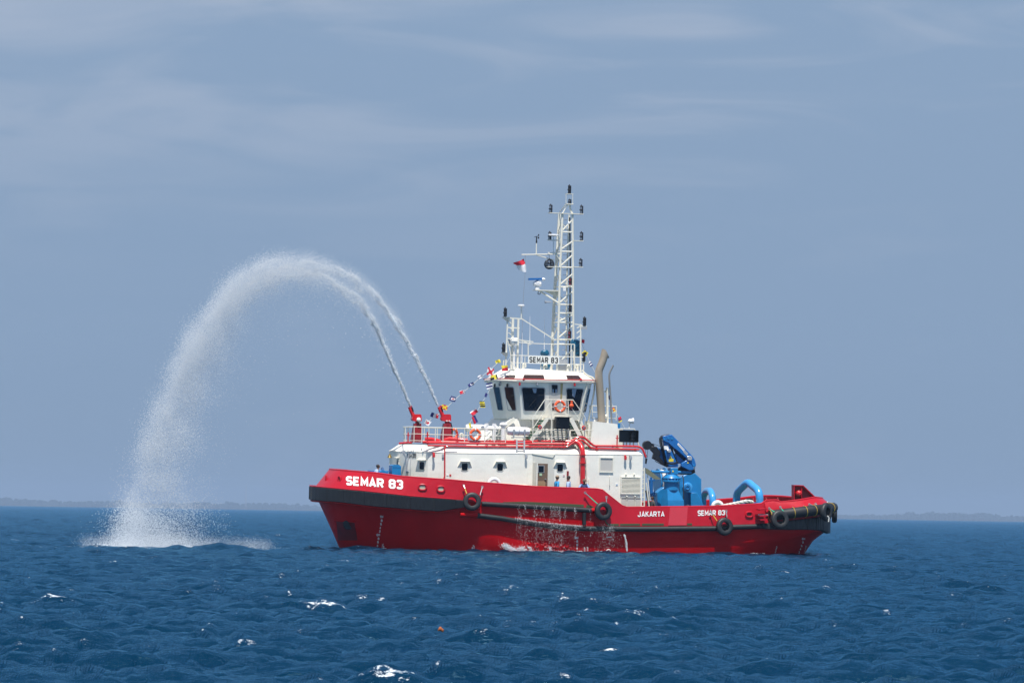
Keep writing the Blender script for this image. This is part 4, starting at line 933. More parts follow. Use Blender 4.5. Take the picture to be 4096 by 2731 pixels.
# ------------------------------------------------------------ red fire main
def pipe(pts, r, Y, name, m=REDP, parent=ship, rr=.14, n=10, label=None):
    pp = [P(p[0], p[1], p[2] if len(p) > 2 else Y) for p in pts]; mb = MB(); mb.tube(arc(pp, rr), r, n); return part(name, mb, m, parent, label)
YP = YR - .12
fm = pipe([(1706, 1771), (1850, 1773), (2270, 1776), (2311, 1748), (2336, 1748), (2375, 1783), (2500, 1784), (2553, 1785), (2570, 1794), (2583, 1828)], .062, YP, 'fire_pipe')
pipe([(1710, 1781), (1900, 1785), (2268, 1787), (2306, 1760), (2330, 1760), (2366, 1792), (2557, 1797)], .05, YP - .02, 'fire_pipe')
pipe([(1597, 1773, -2.2), (1635, 1770, -2.6), (1648, 1771, -2.7)], .06, -2.4, 'fire_pipe')
pipe([(1775, 1913), (1779, 1905), (1779, 1793), (1785, 1784), (1830, 1782)], .042, YW - .08, 'fire_pipe')
big = pipe([(1690, 1768), (1800, 1767), (2268, 1766), (2318, 1770), (2331, 1785), (2331, 1960)], .105, YR + .15, 'fire_main', rr=.45, n=14)
m = MB()
mb = MB(); pts = arc([P(2262, 1767, YR + .1), P(2316, 1767, YR - .1), P(2331, 1800, YW - .2), P(2331, 1960, YW - .2)], .5, 8); mb.tube(pts, .145, 16); bigv = part('fire_main', mb, REDP, ship)
bpy.data.objects.remove(big)
big = pipe([(1690, 1768), (1800, 1767), (2262, 1766)], .085, YR + .2, 'fire_main', rr=.45, n=12)
for py in (1818, 1851):
    c = P(2331, py, YW - .2); m = MB(); m.lathe(c, [(.2, -.03), (.2, .03)], 'Z', 18); part('flange', m, REDP, bigv)
for px in (1760, 1850, 1960, 2060, 2150, 2240):
    y_ = interp([(1700, 1767), (2270, 1766)], px); m = MB(); m.lathe(P(px, y_, YR + .2), [(.13, -.025), (.13, .025)], 'X', 14); part('flange', m, REDP, big)
for px, py in ((1710, 1771), (1910, 1774), (1995, 1775), (2252, 1776), (2386, 1784), (2450, 1784), (1946, 1785), (2068, 1786), (2120, 1787), (2254, 1787), (2387, 1796), (2540, 1797)):
    m = MB(); m.ball(P(px, py, YP), .085, 8, 5); m.tube([P(px, py, YP), P(px, py - 4, YP)], .03, 6); part('valve', m, REDP, fm)
for px, py in ((1632, 1772), (1709, 1771), (2468, 1783), (1829, 1770)):
    m = MB(); a = P(px, py, YP); m.tube([a, a + Vector((0, 0, .62))], .04, 6); m.box(a + Vector((-.09, -.03, .42)), a + Vector((.09, .03, .47))); part('hydrant', m, REDP, fm)
m = MB(); m.box(P(2267, 1883, YW), P(2275, 1902, YW - .1)); m.tube([P(2271, 1902, YW - .1), P(2271, 1950, YW - .1)], .045, 8); part('hose_pipe', m, DRED, ship)
# ------------------------------------------------------------ railings
def rail(tops, mids, postpx, Y, name='railing', r=.022, parent=ship, zlow=None, m=CREAM2):
    # tops: list of (px, py[, Y]); mids: list of vertical pixel offsets of lower rails; posts at given px down to the last offset
    yy = lambda p: p[2] if len(p) > 2 else Y
    mb = MB(); mb.tube([P(p[0], p[1], yy(p)) for p in tops], r, 6); o = part(name, mb, m, parent)
    for dd in mids:
        mb = MB(); mb.tube([P(p[0], p[1] + dd, yy(p)) for p in tops], r * .75, 6); part('rail', mb, m, o)
    for px in postpx:
        py = interp([(p[0], p[1]) for p in tops], px); Yp = interp([(p[0], yy(p)) for p in tops], px); a = P(px, py, Yp); b_ = P(px, py + mids[-1] + 8, Yp)
        mb = MB(); mb.tube([a, Vector((a.x, a.y, b_.z))], r * 1.15, 6); part('post', mb, m, o)
    return o
rail([(1615, 1707, -2.1), (1657, 1706, -3.0), (1742, 1709, -3.45), (1850, 1712), (1980, 1715), (2024, 1715)], [28, 55], (1622, 1657, 1688, 1742, 1773, 1859, 1940, 1978, 2023), YR)
rail([(1617, 1708, 1.8), (1640, 1708, 2.8), (1700, 1710, 3.2), (1800, 1713, 3.4), (1900, 1715, 3.4)], [27, 52], (1617, 1632, 1664, 1698, 1716, 1750, 1812, 1870), 3.4)
rail([(1615, 1707, -2.1), (1612, 1707, 0), (1617, 1708, 1.8)], [28, 54], (), 0)
rail([(2131, 1718), (2210, 1719), (2365, 1720)], [28, 52], (2132, 2208, 2275, 2338), YR)
rail([(2363, 1720), (2375, 1720)], [28, 50], (), YR)
# frames propping the liferaft over the side
m = MB()
for px in (2067, 2097): m.bar(P(px, 1759, YR - .1), P(px, 1806, YR - .28), .05, .09)
m.bar(P(2064, 1768, YR - .12), P(2100, 1768, YR - .12), .05, .07); m.bar(P(2067, 1802, YR - .24), P(2098, 1802, YR - .24), .04, .04)
part('embarkation_ladder_frame', m, GREYF, ship)
# gooseneck vents
def gooseneck(px, py, Y, h=.5, r=.05, w=.14, parent=ship, m=CREAM2):
    a = P(px, py, Y); mb = MB(); mb.tube(arc([a, a + Vector((0, 0, h)), a + Vector((w, 0, h)), a + Vector((w, 0, h - .2))], w * .6), r, 8); return part('gooseneck_vent', mb, m, parent)
gooseneck(2193, 1782, -3.1, .38, .045, .12); gooseneck(1975, 1765, -2.6, .75, .12, -.45, m=WHITE); gooseneck(1840, 1770, -1.5, .5, .06, .15)
for px, py in ((2012, 1712),):
    a = P(px, py + 55, -2.8); m = MB(); m.tube([a, a + Vector((0, 0, .95))], .14, 12); m.ball(a + Vector((0, 0, .98)), (.24, .24, .14)); part('mushroom_vent', m, WHITE, ship)
# ------------------------------------------------------------ casing under the wheelhouse
YC = -2.45
def casing():
    ptsT = [(2049, 1672), (2332, 1690)]; mb = MB()
    f_top = P(2052, 1674, YC); f_bot = P(1948, 1765, YC); r_top = P(2318, 1690, YC); r_bot = P(2350, 1775, YC)
    A = [(f_bot.x, YC, ZR), (r_bot.x, YC, ZR), (r_bot.x, -YC, ZR), (f_bot.x, -YC, ZR)]; zt = f_top.z
    B_ = [(f_top.x, YC + .15, zt), (r_top.x, YC + .15, zt), (r_top.x, -YC - .15, zt), (f_top.x, -YC - .15, zt)]
    mb.loft(A, B_); return mb, zt
mb, ZW0 = casing(); cas = part('casing', mb, CREAM, ship, sharp=20)
m = MB(); m.bar(P(2058, 1672, YC - .03), P(1940, 1770, YC - .03), .05, .16); part('casing_brace', m, CREAM2, cas)
m = MB(); m.bar(P(2318, 1680, YC - .1), P(2350, 1775, YC - .1), .18, .22); part('casing_brace', m, CREAM2, cas)
# ------------------------------------------------------------ wheelhouse
YT, YB = -3.0, -2.55            # side at the eave and at the foot
def wpt(pxT, pyT, YT_, pxB, pyB, YB_): return P(pxT, pyT, YT_), P(pxB, pyB, YB_)
fT = [P(2074, 1523, YT), P(2008, 1521, -1.75), P(1973, 1519, 0.0)]
fB = [P(2086, 1672, YB), P(2028, 1672, -1.5), P(1999, 1673, 0.0)]
aT = [P(2356, 1527, YT), P(2368, 1528, -2.2)]; aB = [P(2320, 1686, YB), P(2331, 1690, -1.9)]
zT = sum(v.z for v in fT + aT) / 5; zB = ZW0 - .02
loopT = [aT[1], aT[0]] + fT; loopB = [aB[1], aB[0]] + fB
loopT = [Vector((v.x, v.y, v.z)) for v in loopT]; loopB = [Vector((v.x, v.y, zB)) for v in loopB]
mirT = [Vector((v.x, -v.y, v.z)) for v in reversed(loopT[:-1])]; mirB = [Vector((v.x, -v.y, v.z)) for v in reversed(loopB[:-1])]
T_ = loopT + mirT; B_ = loopB + mirB; n = len(T_)
mb = MB(); mb.v = [tuple(v) for v in B_ + T_]; mb.f = [(i, (i + 1) % n, n + (i + 1) % n, n + i) for i in range(n)] + [tuple(range(n))]; mb.m = [0] * len(mb.f)
wh = part('wheelhouse', mb, CREAM, ship, sharp=12)
# eave and roof
cxw = (fT[2].x + aT[1].x) / 2
def grow(v, d, z=0): c = Vector((cxw, 0, v.z)); k = (v - c); return v + Vector((math.copysign(min(1, abs(k.x)), k.x) * d, math.copysign(min(1, abs(k.y)), k.y) * d, z))
mb = MB(); E0 = [grow(v, .10, -.0) for v in T_]; E1 = [grow(v, .10, .07) for v in T_]
rt = {0: (2334, 1489, -1.9), 1: (2322, 1489, -2.35), 2: (2090, 1474, -2.35), 3: (2058, 1473, -1.3), 4: (2044, 1473, 0)}
RTp = [P(*rt[i]) for i in range(5)]; RTm = [Vector((v.x, -v.y, v.z)) for v in reversed(RTp[:-1])]; Rr = RTp + RTm
mb.v = [tuple(v) for v in E0 + E1 + Rr]
for k in range(2): mb.f += [(k * n + i, k * n + (i + 1) % n, (k + 1) * n + (i + 1) % n, (k + 1) * n + i) for i in range(n)]
mb.f += [tuple(range(2 * n, 3 * n)), tuple(range(n))]; mb.m = [0] * len(mb.f); wroof = part('roof', mb, CREAM, wh, sharp=12)
ZTOP = sum(v.z for v in Rr) / n
mb = MB(); mb.tube([grow(v, .10, -.02) for v in T_], .05, 6, closed=True); part('eave_moulding', mb, CREAM2, wh)
mb = MB(); mb.tube([grow(v, .16, .10) for v in T_], .028, 6, closed=True); part('deluge_pipe', mb, REDP, wh)
for px in (2095, 2324): mb = MB(); mb.ball(P(px, 1517, YT - .12), .07, 8, 5); part('deluge_nozzle', mb, REDP, wh)
# skylights on the sloped roof edge
def onface(A, B_, C, px, py):       # pixel onto the plane through three points
    nn = (B_ - A).cross(C - A); o, d = ray(px, py); o = SHIPI @ o; d = SHIPI.to_3x3() @ d; t = (A - o).dot(nn) / d.dot(nn); nn.normalize()
    if nn.dot(d) > 0: nn = -nn
    return o + d * t, nn
def facepatch(face, poly, m, name, parent, off=.02, frame=None, fw=.05, glassname='pane', round_=0.0):
    pts = [onface(*face, a, b_)[0] for a, b_ in poly]; nn = onface(*face, *poly[0])[1]
    if round_: pts = arc(pts + pts[:2], round_, 3)[1:-1]; 
    if round_: 
        c0 = [onface(*face, a, b_)[0] for a, b_ in poly]; k = len(c0); pts = []
        for i in range(k):
            p, q, r = c0[i - 1], c0[i], c0[(i + 1) % k]; d1 = (p - q).normalized() * round_; d2 = (r - q).normalized() * round_
            for j in range(5): t = j / 4; pts.append((q + d1) * (1 - t) ** 2 + q * 2 * t * (1 - t) + (q + d2) * t * t)
    c = sum(pts, Vector()) / len(pts); k = len(pts)
    if frame is not None:
        ou = [p + (p - c).normalized() * fw for p in pts]; f = MB(); f.v = [tuple(p - nn * .01) for p in ou] + [tuple(p + nn * .035) for p in ou] + [tuple(p + nn * .035) for p in pts] + [tuple(p - nn * .01) for p in pts]
        for j in range(3): f.f += [(j * k + i, j * k + (i + 1) % k, (j + 1) * k + (i + 1) % k, (j + 1) * k + i) for i in range(k)]
        f.m = [0] * len(f.f); fo = part(name, f, frame, parent)
        g = MB(); g.v = [tuple(p + nn * .012) for p in pts]; g.f = [tuple(range(k))]; g.m = [0]; part(glassname, g, m, parent); return fo
    g = MB(); g.v = [tuple(p + nn * off) for p in pts] + [tuple(p - nn * .01) for p in pts]; g.f = [tuple(range(k)), tuple(range(2 * k - 1, k - 1, -1))] + [(i, (i + 1) % k, k + (i + 1) % k, k + i) for i in range(k)]; g.m = [0] * len(g.f)
    return part(name, g, m, parent)
fs_ = (E1[1] + Vector((0, 0, .0)), E1[2], (Rr[1] + Rr[2]) / 2 + Vector((0, -.0, .0)))
SKYL = addmat('tinted_skylight', (0.035, 0.014, 0.014), .12, spec=.8)
facepatch(fs_, [(2096, 1502), (2173, 1503), (2177, 1516), (2091, 1515)], SKYL, 'skylight', wh, off=.07)
facepatch(fs_, [(2264, 1504), (2313, 1505), (2325, 1518), (2269, 1517)], SKYL, 'skylight', wh, off=.07)
facepatch((E1[2], E1[3], Rr[2]), [(2028, 1504), (2062, 1504), (2055, 1515), (2019, 1514)], SKYL, 'skylight', wh, off=.07)
# wheelhouse windows
GLW = addmat('wheelhouse_glass', (0.006, 0.011, 0.022), .04, spec=.45, var=.6, vscale=1.3)
GLB = addmat('wheelhouse_glass_curtained', (0.05, 0.017, 0.010), .06, spec=.4, var=.6, vscale=1.5)
side = (loopT[1], loopT[2], loopB[2])
facepatch(side, [(2087, 1550), (2178, 1552), (2176, 1642), (2097, 1642)], GLW, 'window', wh, frame=GREYF, round_=.12, fw=.06)
facepatch(side, [(2266, 1554), (2333, 1556), (2315, 1644), (2268, 1641)], GLW, 'window', wh, frame=GREYF, round_=.12, fw=.06)
facepatch(side, [(2207, 1538), (2230, 1539), (2229, 1571), (2208, 1571)], GLW, 'door_window', wh, frame=GREYF, round_=.06, fw=.035)
facepatch((loopT[2], loopT[3], loopB[2]), [(2019, 1548), (2055, 1549), (2065, 1640), (2033, 1639)], GLB, 'window', wh, frame=GREYF, round_=.12, fw=.045)
facepatch((loopT[3], loopT[4], loopB[3]), [(1975, 1548), (1999, 1549), (2013, 1639), (1993, 1638)], GLW, 'window', wh, frame=GREYF, round_=.08, fw=.04)
facepatch((loopT[0], loopT[1], loopB[1]), [(2352, 1556), (2360, 1556), (2341, 1646), (2332, 1646)], GLW, 'window', wh, frame=GREYF, round_=.04, fw=.03)
# interior hints: far window light painted as paler patches on the panes
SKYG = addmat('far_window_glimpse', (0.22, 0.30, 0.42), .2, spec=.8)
facepatch(side, [(2129, 1553), (2147, 1553), (2144, 1571), (2135, 1571)], SKYG, 'painted_far_light', wh, off=.02)
facepatch(side, [(2288, 1556), (2306, 1556), (2298, 1590), (2289, 1582)], SKYG, 'painted_far_light', wh, off=.02)
facepatch(side, [(2209, 1556), (2215, 1556), (2215, 1571), (2209, 1571)], SKYG, 'painted_far_light', wh, off=.02)
facepatch(side, [(2221, 1556), (2228, 1556), (2228, 1571), (2221, 1571)], SKYG, 'painted_far_light', wh, off=.02)
# door recess of the wheelhouse
facepatch(side, [(2194, 1530), (2247, 1531), (2243, 1640), (2197, 1640)], addmat('wheelhouse_door', (.62, .61, .57), .45, var=.03), 'wheelhouse_door', wh, off=.008)
facepatch(side, [(2242, 1533), (2252, 1532), (2247, 1600), (2241, 1600)], addmat('yellowed_jamb', (.42, .34, .16), .5), 'door_jamb', wh, off=.02)
facepatch(side, [(2209, 1612), (2222, 1612), (2222, 1640), (2209, 1640)], addmat('maroon_panel', (.06, .01, .02), .4), 'door_kick_panel', wh, off=.018)
for px, py, mm in ((2077, 1535, REDP), (2147, 1536, GREYF), (2297, 1538, REDP), (2006, 1532, GREYF), (1984, 1541, BLACK), (2034, 1541, BLACK), (2004, 1536, BLACK)):
    c, nn = onface(*(side if px > 2070 else (loopT[2], loopT[3], loopB[2])), px, py); m = MB(); m.lathe(c + nn * .1 + Vector((0, 0, -.08)), [(.045, 0), (.06, .02), (.06, .15), (.04, .2)], 'Z', 8); part('wall_lamp', m, mm, wh)
# handrail poles at the aft corner
m = MB(); m.tube([P(2352, 1530, -3.05), P(2334, 1600, -2.9), P(2318, 1680, -2.75)], .04, 6); part('corner_pole', m, CREAM2, wh)
m = MB(); m.tube(arc([P(2335, 1488, -2.2), P(2350, 1502, -2.2), P(2378, 1512, -2.2), P(2378, 1560, -2.2), P(2352, 1690, -2.2)], .25), .05, 8); part('drain_pipe', m, CREAM2, wh)
# ------------------------------------------------------------ stairs and landing
YPF = -3.45
def beam(a, b_, Y, w, h, name, parent, m=CREAM2): mb = MB(); mb.bar(P(*a, Y), P(*b_, Y), w, h); return part(name, mb, m, parent)
lx0, lx1, lz = P(2186, 1674, YPF).x, P(2290, 1674, YPF).x, P(2230, 1674, YPF).z
mb = MB(); mb.box((lx0, YPF, lz - .05), (lx1, YPF + .05, lz + .05)); mb.box((lx0, YPF + .051, lz - .05), (lx0 + .05, YPF + .9, lz + .05)); mb.box((lx1 - .05, YPF + .051, lz - .05), (lx1, YPF + .9, lz + .05)); st = part('landing', mb, CREAM2, ship)
mb = MB(); x = lx0 + .12
while x < lx1 - .1: mb.box((x, YPF + .052, lz - .02), (x + .10, YPF + .89, lz + .01)); x += .25
y = YPF + .08
while y < YPF + .88: mb.box((lx0 + .051, y, lz - .045), (lx1 - .051, y + .022, lz - .022)); y += .062
part('landing_grating', mb, CREAM2, st, kind='stuff')
beam((2188, 1676), (2124, 1762), YPF, .05, .2, 'stringer', st); beam((2178, 1672), (2106, 1762), YPF + .75, .05, .16, 'stringer', st)
beam((2284, 1676), (2343, 1786), YPF, .05, .24, 'stringer', st); beam((2290, 1680), (2335, 1776), YPF + .75, .05, .16, 'stringer', st)
for i in range(8):
    t = i / 7; px = 2176 - 60 * t; py = 1679 + 78 * t; a = P(px, py, YPF + .02); mb = MB(); mb.box((a.x - .16, YPF + .03, a.z - .12), (a.x + .16, YPF + .72, a.z)); part('stair_tread', mb, DGREEN, st)
    mb = MB(); mb.box((a.x - .17, YPF + .02, a.z), (a.x + .17, YPF + .73, a.z + .02)); part('tread_edge', mb, CREAM2, st)
    px = 2286 + 46 * t; py = 1690 + 78 * t; a = P(px, py, YPF + .02); mb = MB(); mb.box((a.x - .13, YPF + .03, a.z - .14), (a.x + .13, YPF + .72, a.z)); part('stair_tread', mb, DGREEN, st)
def polyrail(pts, Y, r=.022, name='handrail', parent=st): mb = MB(); mb.tube([P(p[0], p[1], p[2] if len(p) > 2 else Y) for p in pts], r, 6); return part(name, mb, CREAM2, parent)
polyrail([(2132, 1762), (2132, 1669), (2179, 1598), (2203, 1598), (2292, 1599), (2340, 1668), (2339, 1764)], YPF, .026)
polyrail([(2134, 1710), (2202, 1608)], YPF); polyrail([(2204, 1598), (2206, 1680)], YPF, .028); polyrail([(2272, 1602), (2275, 1672)], YPF, .028); polyrail([(2286, 1630), (2332, 1702)], YPF)
polyrail([(2204, 1627), (2274, 1628)], YPF, .016); polyrail([(2204, 1655), (2274, 1655)], YPF, .016); polyrail([(2196, 1672), (2202, 1606)], YPF, .02); polyrail([(2207, 1680), (2207, 1786)], YPF, .05); polyrail([(2275, 1718), (2275, 1786)], YPF, .03)
m = MB(); m.bar(P(2204, 1712, YC - .1), P(2212, 1765, YC - .1), .1, .07); part('screen_post', m, CREAM2, st)
m = MB(); m.bar(P(2266, 1712, YC - .1), P(2270, 1765, YC - .1), .1, .09); part('screen_post', m, CREAM2, st)
polyrail([(2204, 1712), (2206, 1780)], YPF - .05, .025, 'hanging_chain')
bpy.data.objects[st.children[-1].name].data.materials[0] = addmat('rusty_chain', (.22, .10, .05), .7, var=.4, vscale=20)
# sidelight screens
def screen(px0, py0, px1, py1, Y, lpx):
    a, b_ = P(px0, py0, Y), P(px1, py1, Y); mb = MB(); mb.box((a.x, Y, b_.z), (b_.x, Y + .03, a.z)); mb.box((a.x, Y - .35, a.z), (b_.x, Y + .03, a.z + .03)); mb.box((a.x, Y - .35, b_.z - .03), (b_.x, Y + .03, b_.z)); mb.box((b_.x if lpx > px0 + 25 else a.x - .03, Y - .35, b_.z), (b_.x + .03 if lpx > px0 + 25 else a.x, Y + .03, a.z))
    s_ = part('sidelight_screen', mb, BLACK, ship); m = MB(); c = P(lpx, (py0 + py1) / 2, Y - .15)
    m.lathe(c, [(.09, -.25), (.13, -.23), (.13, -.16), (.09, -.15), (.09, -.04), (.14, -.03), (.14, .03), (.09, .04), (.09, .15), (.14, .16), (.12, .22), (.04, .26)], 'Z', 12); part('sidelight', m, BLACK, s_)
screen(2220, 1668, 2278, 1714, YPF - .1, 2228); screen(2477, 1721, 2545, 1767, -3.4, 2529)
for px in (2494, 2506, 2520, 2534): m = MB(); m.tube([P(px, 1767, -3.3), P(px, 1781, -3.3)], .04, 6); part('screen_foot', m, CREAM2, ship)
m = MB(); m.tube([P(2537, 1714, -2.6), P(2556, 1784, -2.6)], .04, 6); part('screen_leg', m, CREAM2, ship)
m = MB(); m.tube([P(2480, 1714, -3.2), P(2538, 1715, -3.2), P(2541, 1722, -3.2)], .025, 6); part('screen_stand', m, CREAM2, ship)
# red hooded lamps on the rail
for px, py in ((2159, 1707), (2334, 1710)):
    c = P(px, py, YR - .1); m = MB(); m.ball(c, (.11, .1, .12), 10, 6); m.torus(c + Vector((0, -.1, -.02)), .09, .025, (0, 1, 0), 14, 6); o = part('rail_lamp', m, REDP, ship); m = MB(); m.ball(c + Vector((0, -.09, -.02)), (.07, .05, .07)); part('lamp_glass', m, LENS, o)
# casing block abaft the wheelhouse
a, b_, c, d_ = P(2371, 1684, -3.3), P(2470, 1695, -3.3), P(2476, 1786, -3.3), P(2360, 1786, -3.3)
mb = MB(); mb.loft([a, b_, c, d_], [v + Vector((0, 1.5, 0)) for v in (a, b_, c, d_)]); fc = part('funnel_casing', mb, CREAM, ship, sharp=15)
mb = MB(); mb.box((P(2350, 1697, -2.6).x, -2.8, ZR), (P(2372, 1697, -2.6).x, -1.8, P(2350, 1697, -2.6).z)); part('vent_trunk', mb, CREAM, ship)
mb = MB(); mb.box((P(2470, 1705, -2.2).x, -2.3, ZR), (P(2490, 1705, -2.2).x, -1.6, P(2470, 1712, -2.2).z)); part('vent_trunk', mb, CREAM, ship)
mb = MB(); mb.box(P(2471, 1693, -2.9), P(2481, 1713, -2.9) + Vector((0, .3, 0))); part('blue_locker', mb, BLUE, ship)
# exhausts
YX = -2.6
mb = MB(); cl = arc([P(2408, 1700, YX), P(2402, 1600, YX), P(2395, 1500, YX), P(2396, 1480, YX), P(2412, 1442, YX), P(2421, 1408, YX)], .45, 6)
rs = [.235 if i < len(cl) - 8 else .235 for i in range(len(cl))]; mb.tube(cl, .22, 18, caps=False)
# slanted mouth
nv = len(mb.v); top_ring = list(range(nv - 18, nv)); cc = sum((Vector(mb.v[i]) for i in top_ring), Vector()) / 18
for i in top_ring:
    v = Vector(mb.v[i]); sd2 = (v.x - cc.x) / .2; mb.v[i] = tuple(v + Vector((.02, 0, .02 - .30 * max(-.35, sd2))))
ex = part('exhaust_stack', mb, EXH, ship, label='large heat stained exhaust stack with swept back top', sharp=60)
m = MB(); m.lathe(P(2407, 1684, YX), [(.27, 0), (.27, .05)], 'Z', 20); part('stack_collar', m, EXH, ex)
mb = MB(); mb.tube(arc([P(2447, 1700, -2.2), P(2443, 1600, -2.2), P(2436, 1496, -2.2), P(2453, 1461, -2.2)], .2), .055, 10); part('exhaust_stack', mb, addmat('dull_steel', (.33, .33, .32), .4, metal=.5, var=.1), ship, label='thin steel exhaust pipe')
m = MB(); m.bar(P(2429, 1550, -1.9), P(2429, 1700, -1.9), .12, .12); m.box(P(2420, 1562, -1.9), P(2434, 1569, -1.8)); m.ball(P(2424, 1665, -2.0), (.1, .1, .13)); part('aft_post', m, CREAM2, ship)
rail([(2355, 1622), (2410, 1623), (2466, 1625)], [25, 48], (2359, 2370, 2466), -1.2); 
m = MB(); m.ball(P(2388, 1682, -1.9), (.2, .2, .14)); part('vent_dome', m, WHITE, ship)
# working lamps: one on a stalk above the aft screen
m = MB(); c = P(2521, 1684, -2.8); m.ball(c, (.15, .2, .14)); m.lathe(c + Vector((.08, 0, .02)), [(.14, 0), (.17, .1)], 'X', 12); m.tube([c, P(2516, 1715, -2.8)], .035, 6); part('floodlight', m, WHITE, ship)
# ------------------------------------------------------------ top of the wheelhouse: rails, name board, frames
YU = -2.3
for tops, mids, posts in (([(2012, 1423), (2070, 1421), (2330, 1430)], [31], ()),):
    pass
rail([(2043, 1421), (2100, 1422), (2240, 1426), (2332, 1428)], [29, 56], (2043, 2084, 2100, 2164, 2232, 2298), YU)
rail([(2072, 1369), (2113, 1373), (2200, 1376), (2298, 1377)], [0.1], (), YU, parent=ship)
m = MB()
m.tube([P(2113, 1369, YU), P(2113, 1420, YU)], .04, 6); m.tube([P(2298, 1377, YU), P(2298, 1494, YU)], .04, 6); m.tube([P(2285, 1377, YU), P(2285, 1494, YU)], .03, 6)
part('rail_stanchion', m, CREAM2, ship, kind='stuff')
a, b_ = P(2112, 1421, YU - .08), P(2236, 1457, YU - .08)
mb = MB(); mb.box((a.x, YU - .11, b_.z), (b_.x, YU - .08, a.z)); nb = part('name_board', mb, addmat('name_board_paint', (.84, .83, .77), .5, var=.03), ship)
def nbf(u, v, o=0): q = P(2118 + 112 * u, 0, YU); return Vector((a.x + (b_.x - a.x) * (.055 + .89 * u), YU - .115 - o, b_.z + (a.z - b_.z) * (.2 + .56 * v)))
word('SEMAR 83', nbf, BLACKP, nb, w=1.6, gap=2.4)
# fore frame on the roof
YFR = -1.9
fr = part('light_frame', MB().bar(P(2030, 1270, YFR), P(2022, 1480, YFR), .08, .08), CREAM2, ship)
for x0, y0, x1, y1, w_, Y in ((2051, 1274, 2047, 1475, .13, YFR + .6), (2073, 1274, 2069, 1478, .11, YFR + .9), (2035, 1271, 2084, 1275, .07, YFR), (2032, 1310, 2078, 1312, .07, YFR + .4), (2032, 1353, 2133, 1367, .06, YFR), (2070, 1357, 2125, 1376, .05, YFR), (2084, 1273, 2221, 1360, .06, YFR + .3), (2031, 1362, 2043, 1422, .05, YFR), (2043, 1446, 2066, 1474, .05, YFR),
                              (2034, 1284, 2045, 1294, .05, YFR), (2034, 1307, 2046, 1316, .05, YFR), (2034, 1330, 2046, 1339, .05, YFR), (2034, 1375, 2044, 1384, .05, YFR), (2015, 1440, 2012, 1480, .06, YFR)):
    m = MB(); m.bar(P(x0, y0, Y), P(x1, y1, Y), w_, w_); part('strut', m, CREAM2, fr)
for x0, y0, x1, y1 in ((2010, 1268, 2036, 1270), (2005, 1409, 2028, 1411)):
    m = MB(); a, b_ = P(x0, y0, YFR), P(x1, y1 + 14, YFR); m.loft([(a.x, YFR - .2, a.z), (b_.x, YFR - .2, a.z), (b_.x, YFR + .2, a.z), (a.x, YFR + .2, a.z)], [(a.x + .25, YFR - .1, b_.z), (b_.x, YFR - .1, b_.z), (b_.x, YFR + .1, b_.z), (a.x + .25, YFR + .1, b_.z)]); part('lamp_bracket', m, CREAM2, fr)
# aft light post
ap = part('light_post', MB().bar(P(2322, 1296, -1.9), P(2322, 1490, -1.9), .08, .08), CREAM2, ship)
for x0, y0, x1, y1 in ((2299, 1296, 2328, 1300), (2308, 1312, 2321, 1303), (2307, 1332, 2320, 1322), (2307, 1354, 2320, 1344), (2325, 1305, 2346, 1305), (2326, 1446, 2342, 1446), (2334, 1446, 2334, 1480), (2330, 1478, 2345, 1500)):
    m = MB(); m.bar(P(x0, y0, -1.9), P(x1, y1, -1.9), .06, .06); part('strut', m, CREAM2, ap)
m = MB(); m.box(P(2326, 1306, -2.0), P(2344, 1318, -1.8)); part('junction_box', m, GREYF, ap)
# GPS dome, whip aerials
m = MB(); c = P(2085, 1222, -1.2); m.lathe(c, [(.05, -.08), (.21, -.03), (.21, .03), (.12, .06)], 'Z', 18); gd = part('satnav_dome', m, WHITE, ship); m = MB(); m.tube([c, P(2085, 1272, -1.2)], .035, 6); part('pole', m, CREAM2, gd)
for (px, y0, y1, Y) in ((2119, 1264, 1380, -1.0), (2177, 1271, 1400, .5), (2207, 1267, 1372, .8), (2088, 1330, 1450, .6)):
    m = MB(); m.tube([P(px, y1, Y), P(px + 1, y0, Y)], [.025, .008], 5); part('whip_aerial', m, WHITE, ship)
# searchlight on the roof frame
m = MB(); c = P(2057, 1366, -1.6); m.lathe(c, [(.14, -.30), (.22, -.2), (.23, .14)], 'X', 16); m.bar(c + Vector((0, -.25, 0)), c + Vector((0, -.18, -.35)), .03, .04); m.tube([c + Vector((0, 0, -.3)), P(2055, 1475, -1.6)], .07, 8); sl = part('searchlight', m, WHITE, ship)
m = MB(); m.lathe(c, [(.2, -.31), (.21, -.3)], 'X', 16); part('lamp_glass', m, GREYF, sl)
# tarpaulin-wrapped instruments
def blobtarp(cx, cy, w, h, Y, name='covered_instrument', lean=0):
    m = MB(); c = P(cx, cy, Y); m.ball((0, 0, 0), 1.0, 20, 14); vs_ = []
    for v in m.v:
        v = Vector(v); k = 1 + .18 * noise.noise(v * 1.7 + Vector((cx, 0, 0))) ; q = Vector((math.copysign(abs(v.x) ** .6, v.x) * w, math.copysign(abs(v.y) ** .6, v.y) * w * .9, math.copysign(abs(v.z) ** .7, v.z) * h)) * k
        if q.z < 0: q.x *= 1 + q.z / h * .35
        vs_.append(tuple(c + q + Vector((lean * q.z, 0, 0))))
    m.v = vs_; return part(name, m, TARP, ship)
blobtarp(2179, 1414, .24, .21, -.9); blobtarp(2183, 1462, .28, .22, -.9); blobtarp(2302, 1382, .29, .37, -1.3, lean=-.1); blobtarp(2310, 1410, .2, .25, -1.3)
m = MB(); m.tube([P(2181, 1430, -.9), P(2183, 1455, -.9)], .06, 8); part('instrument_stand', m, CREAM2, ship)
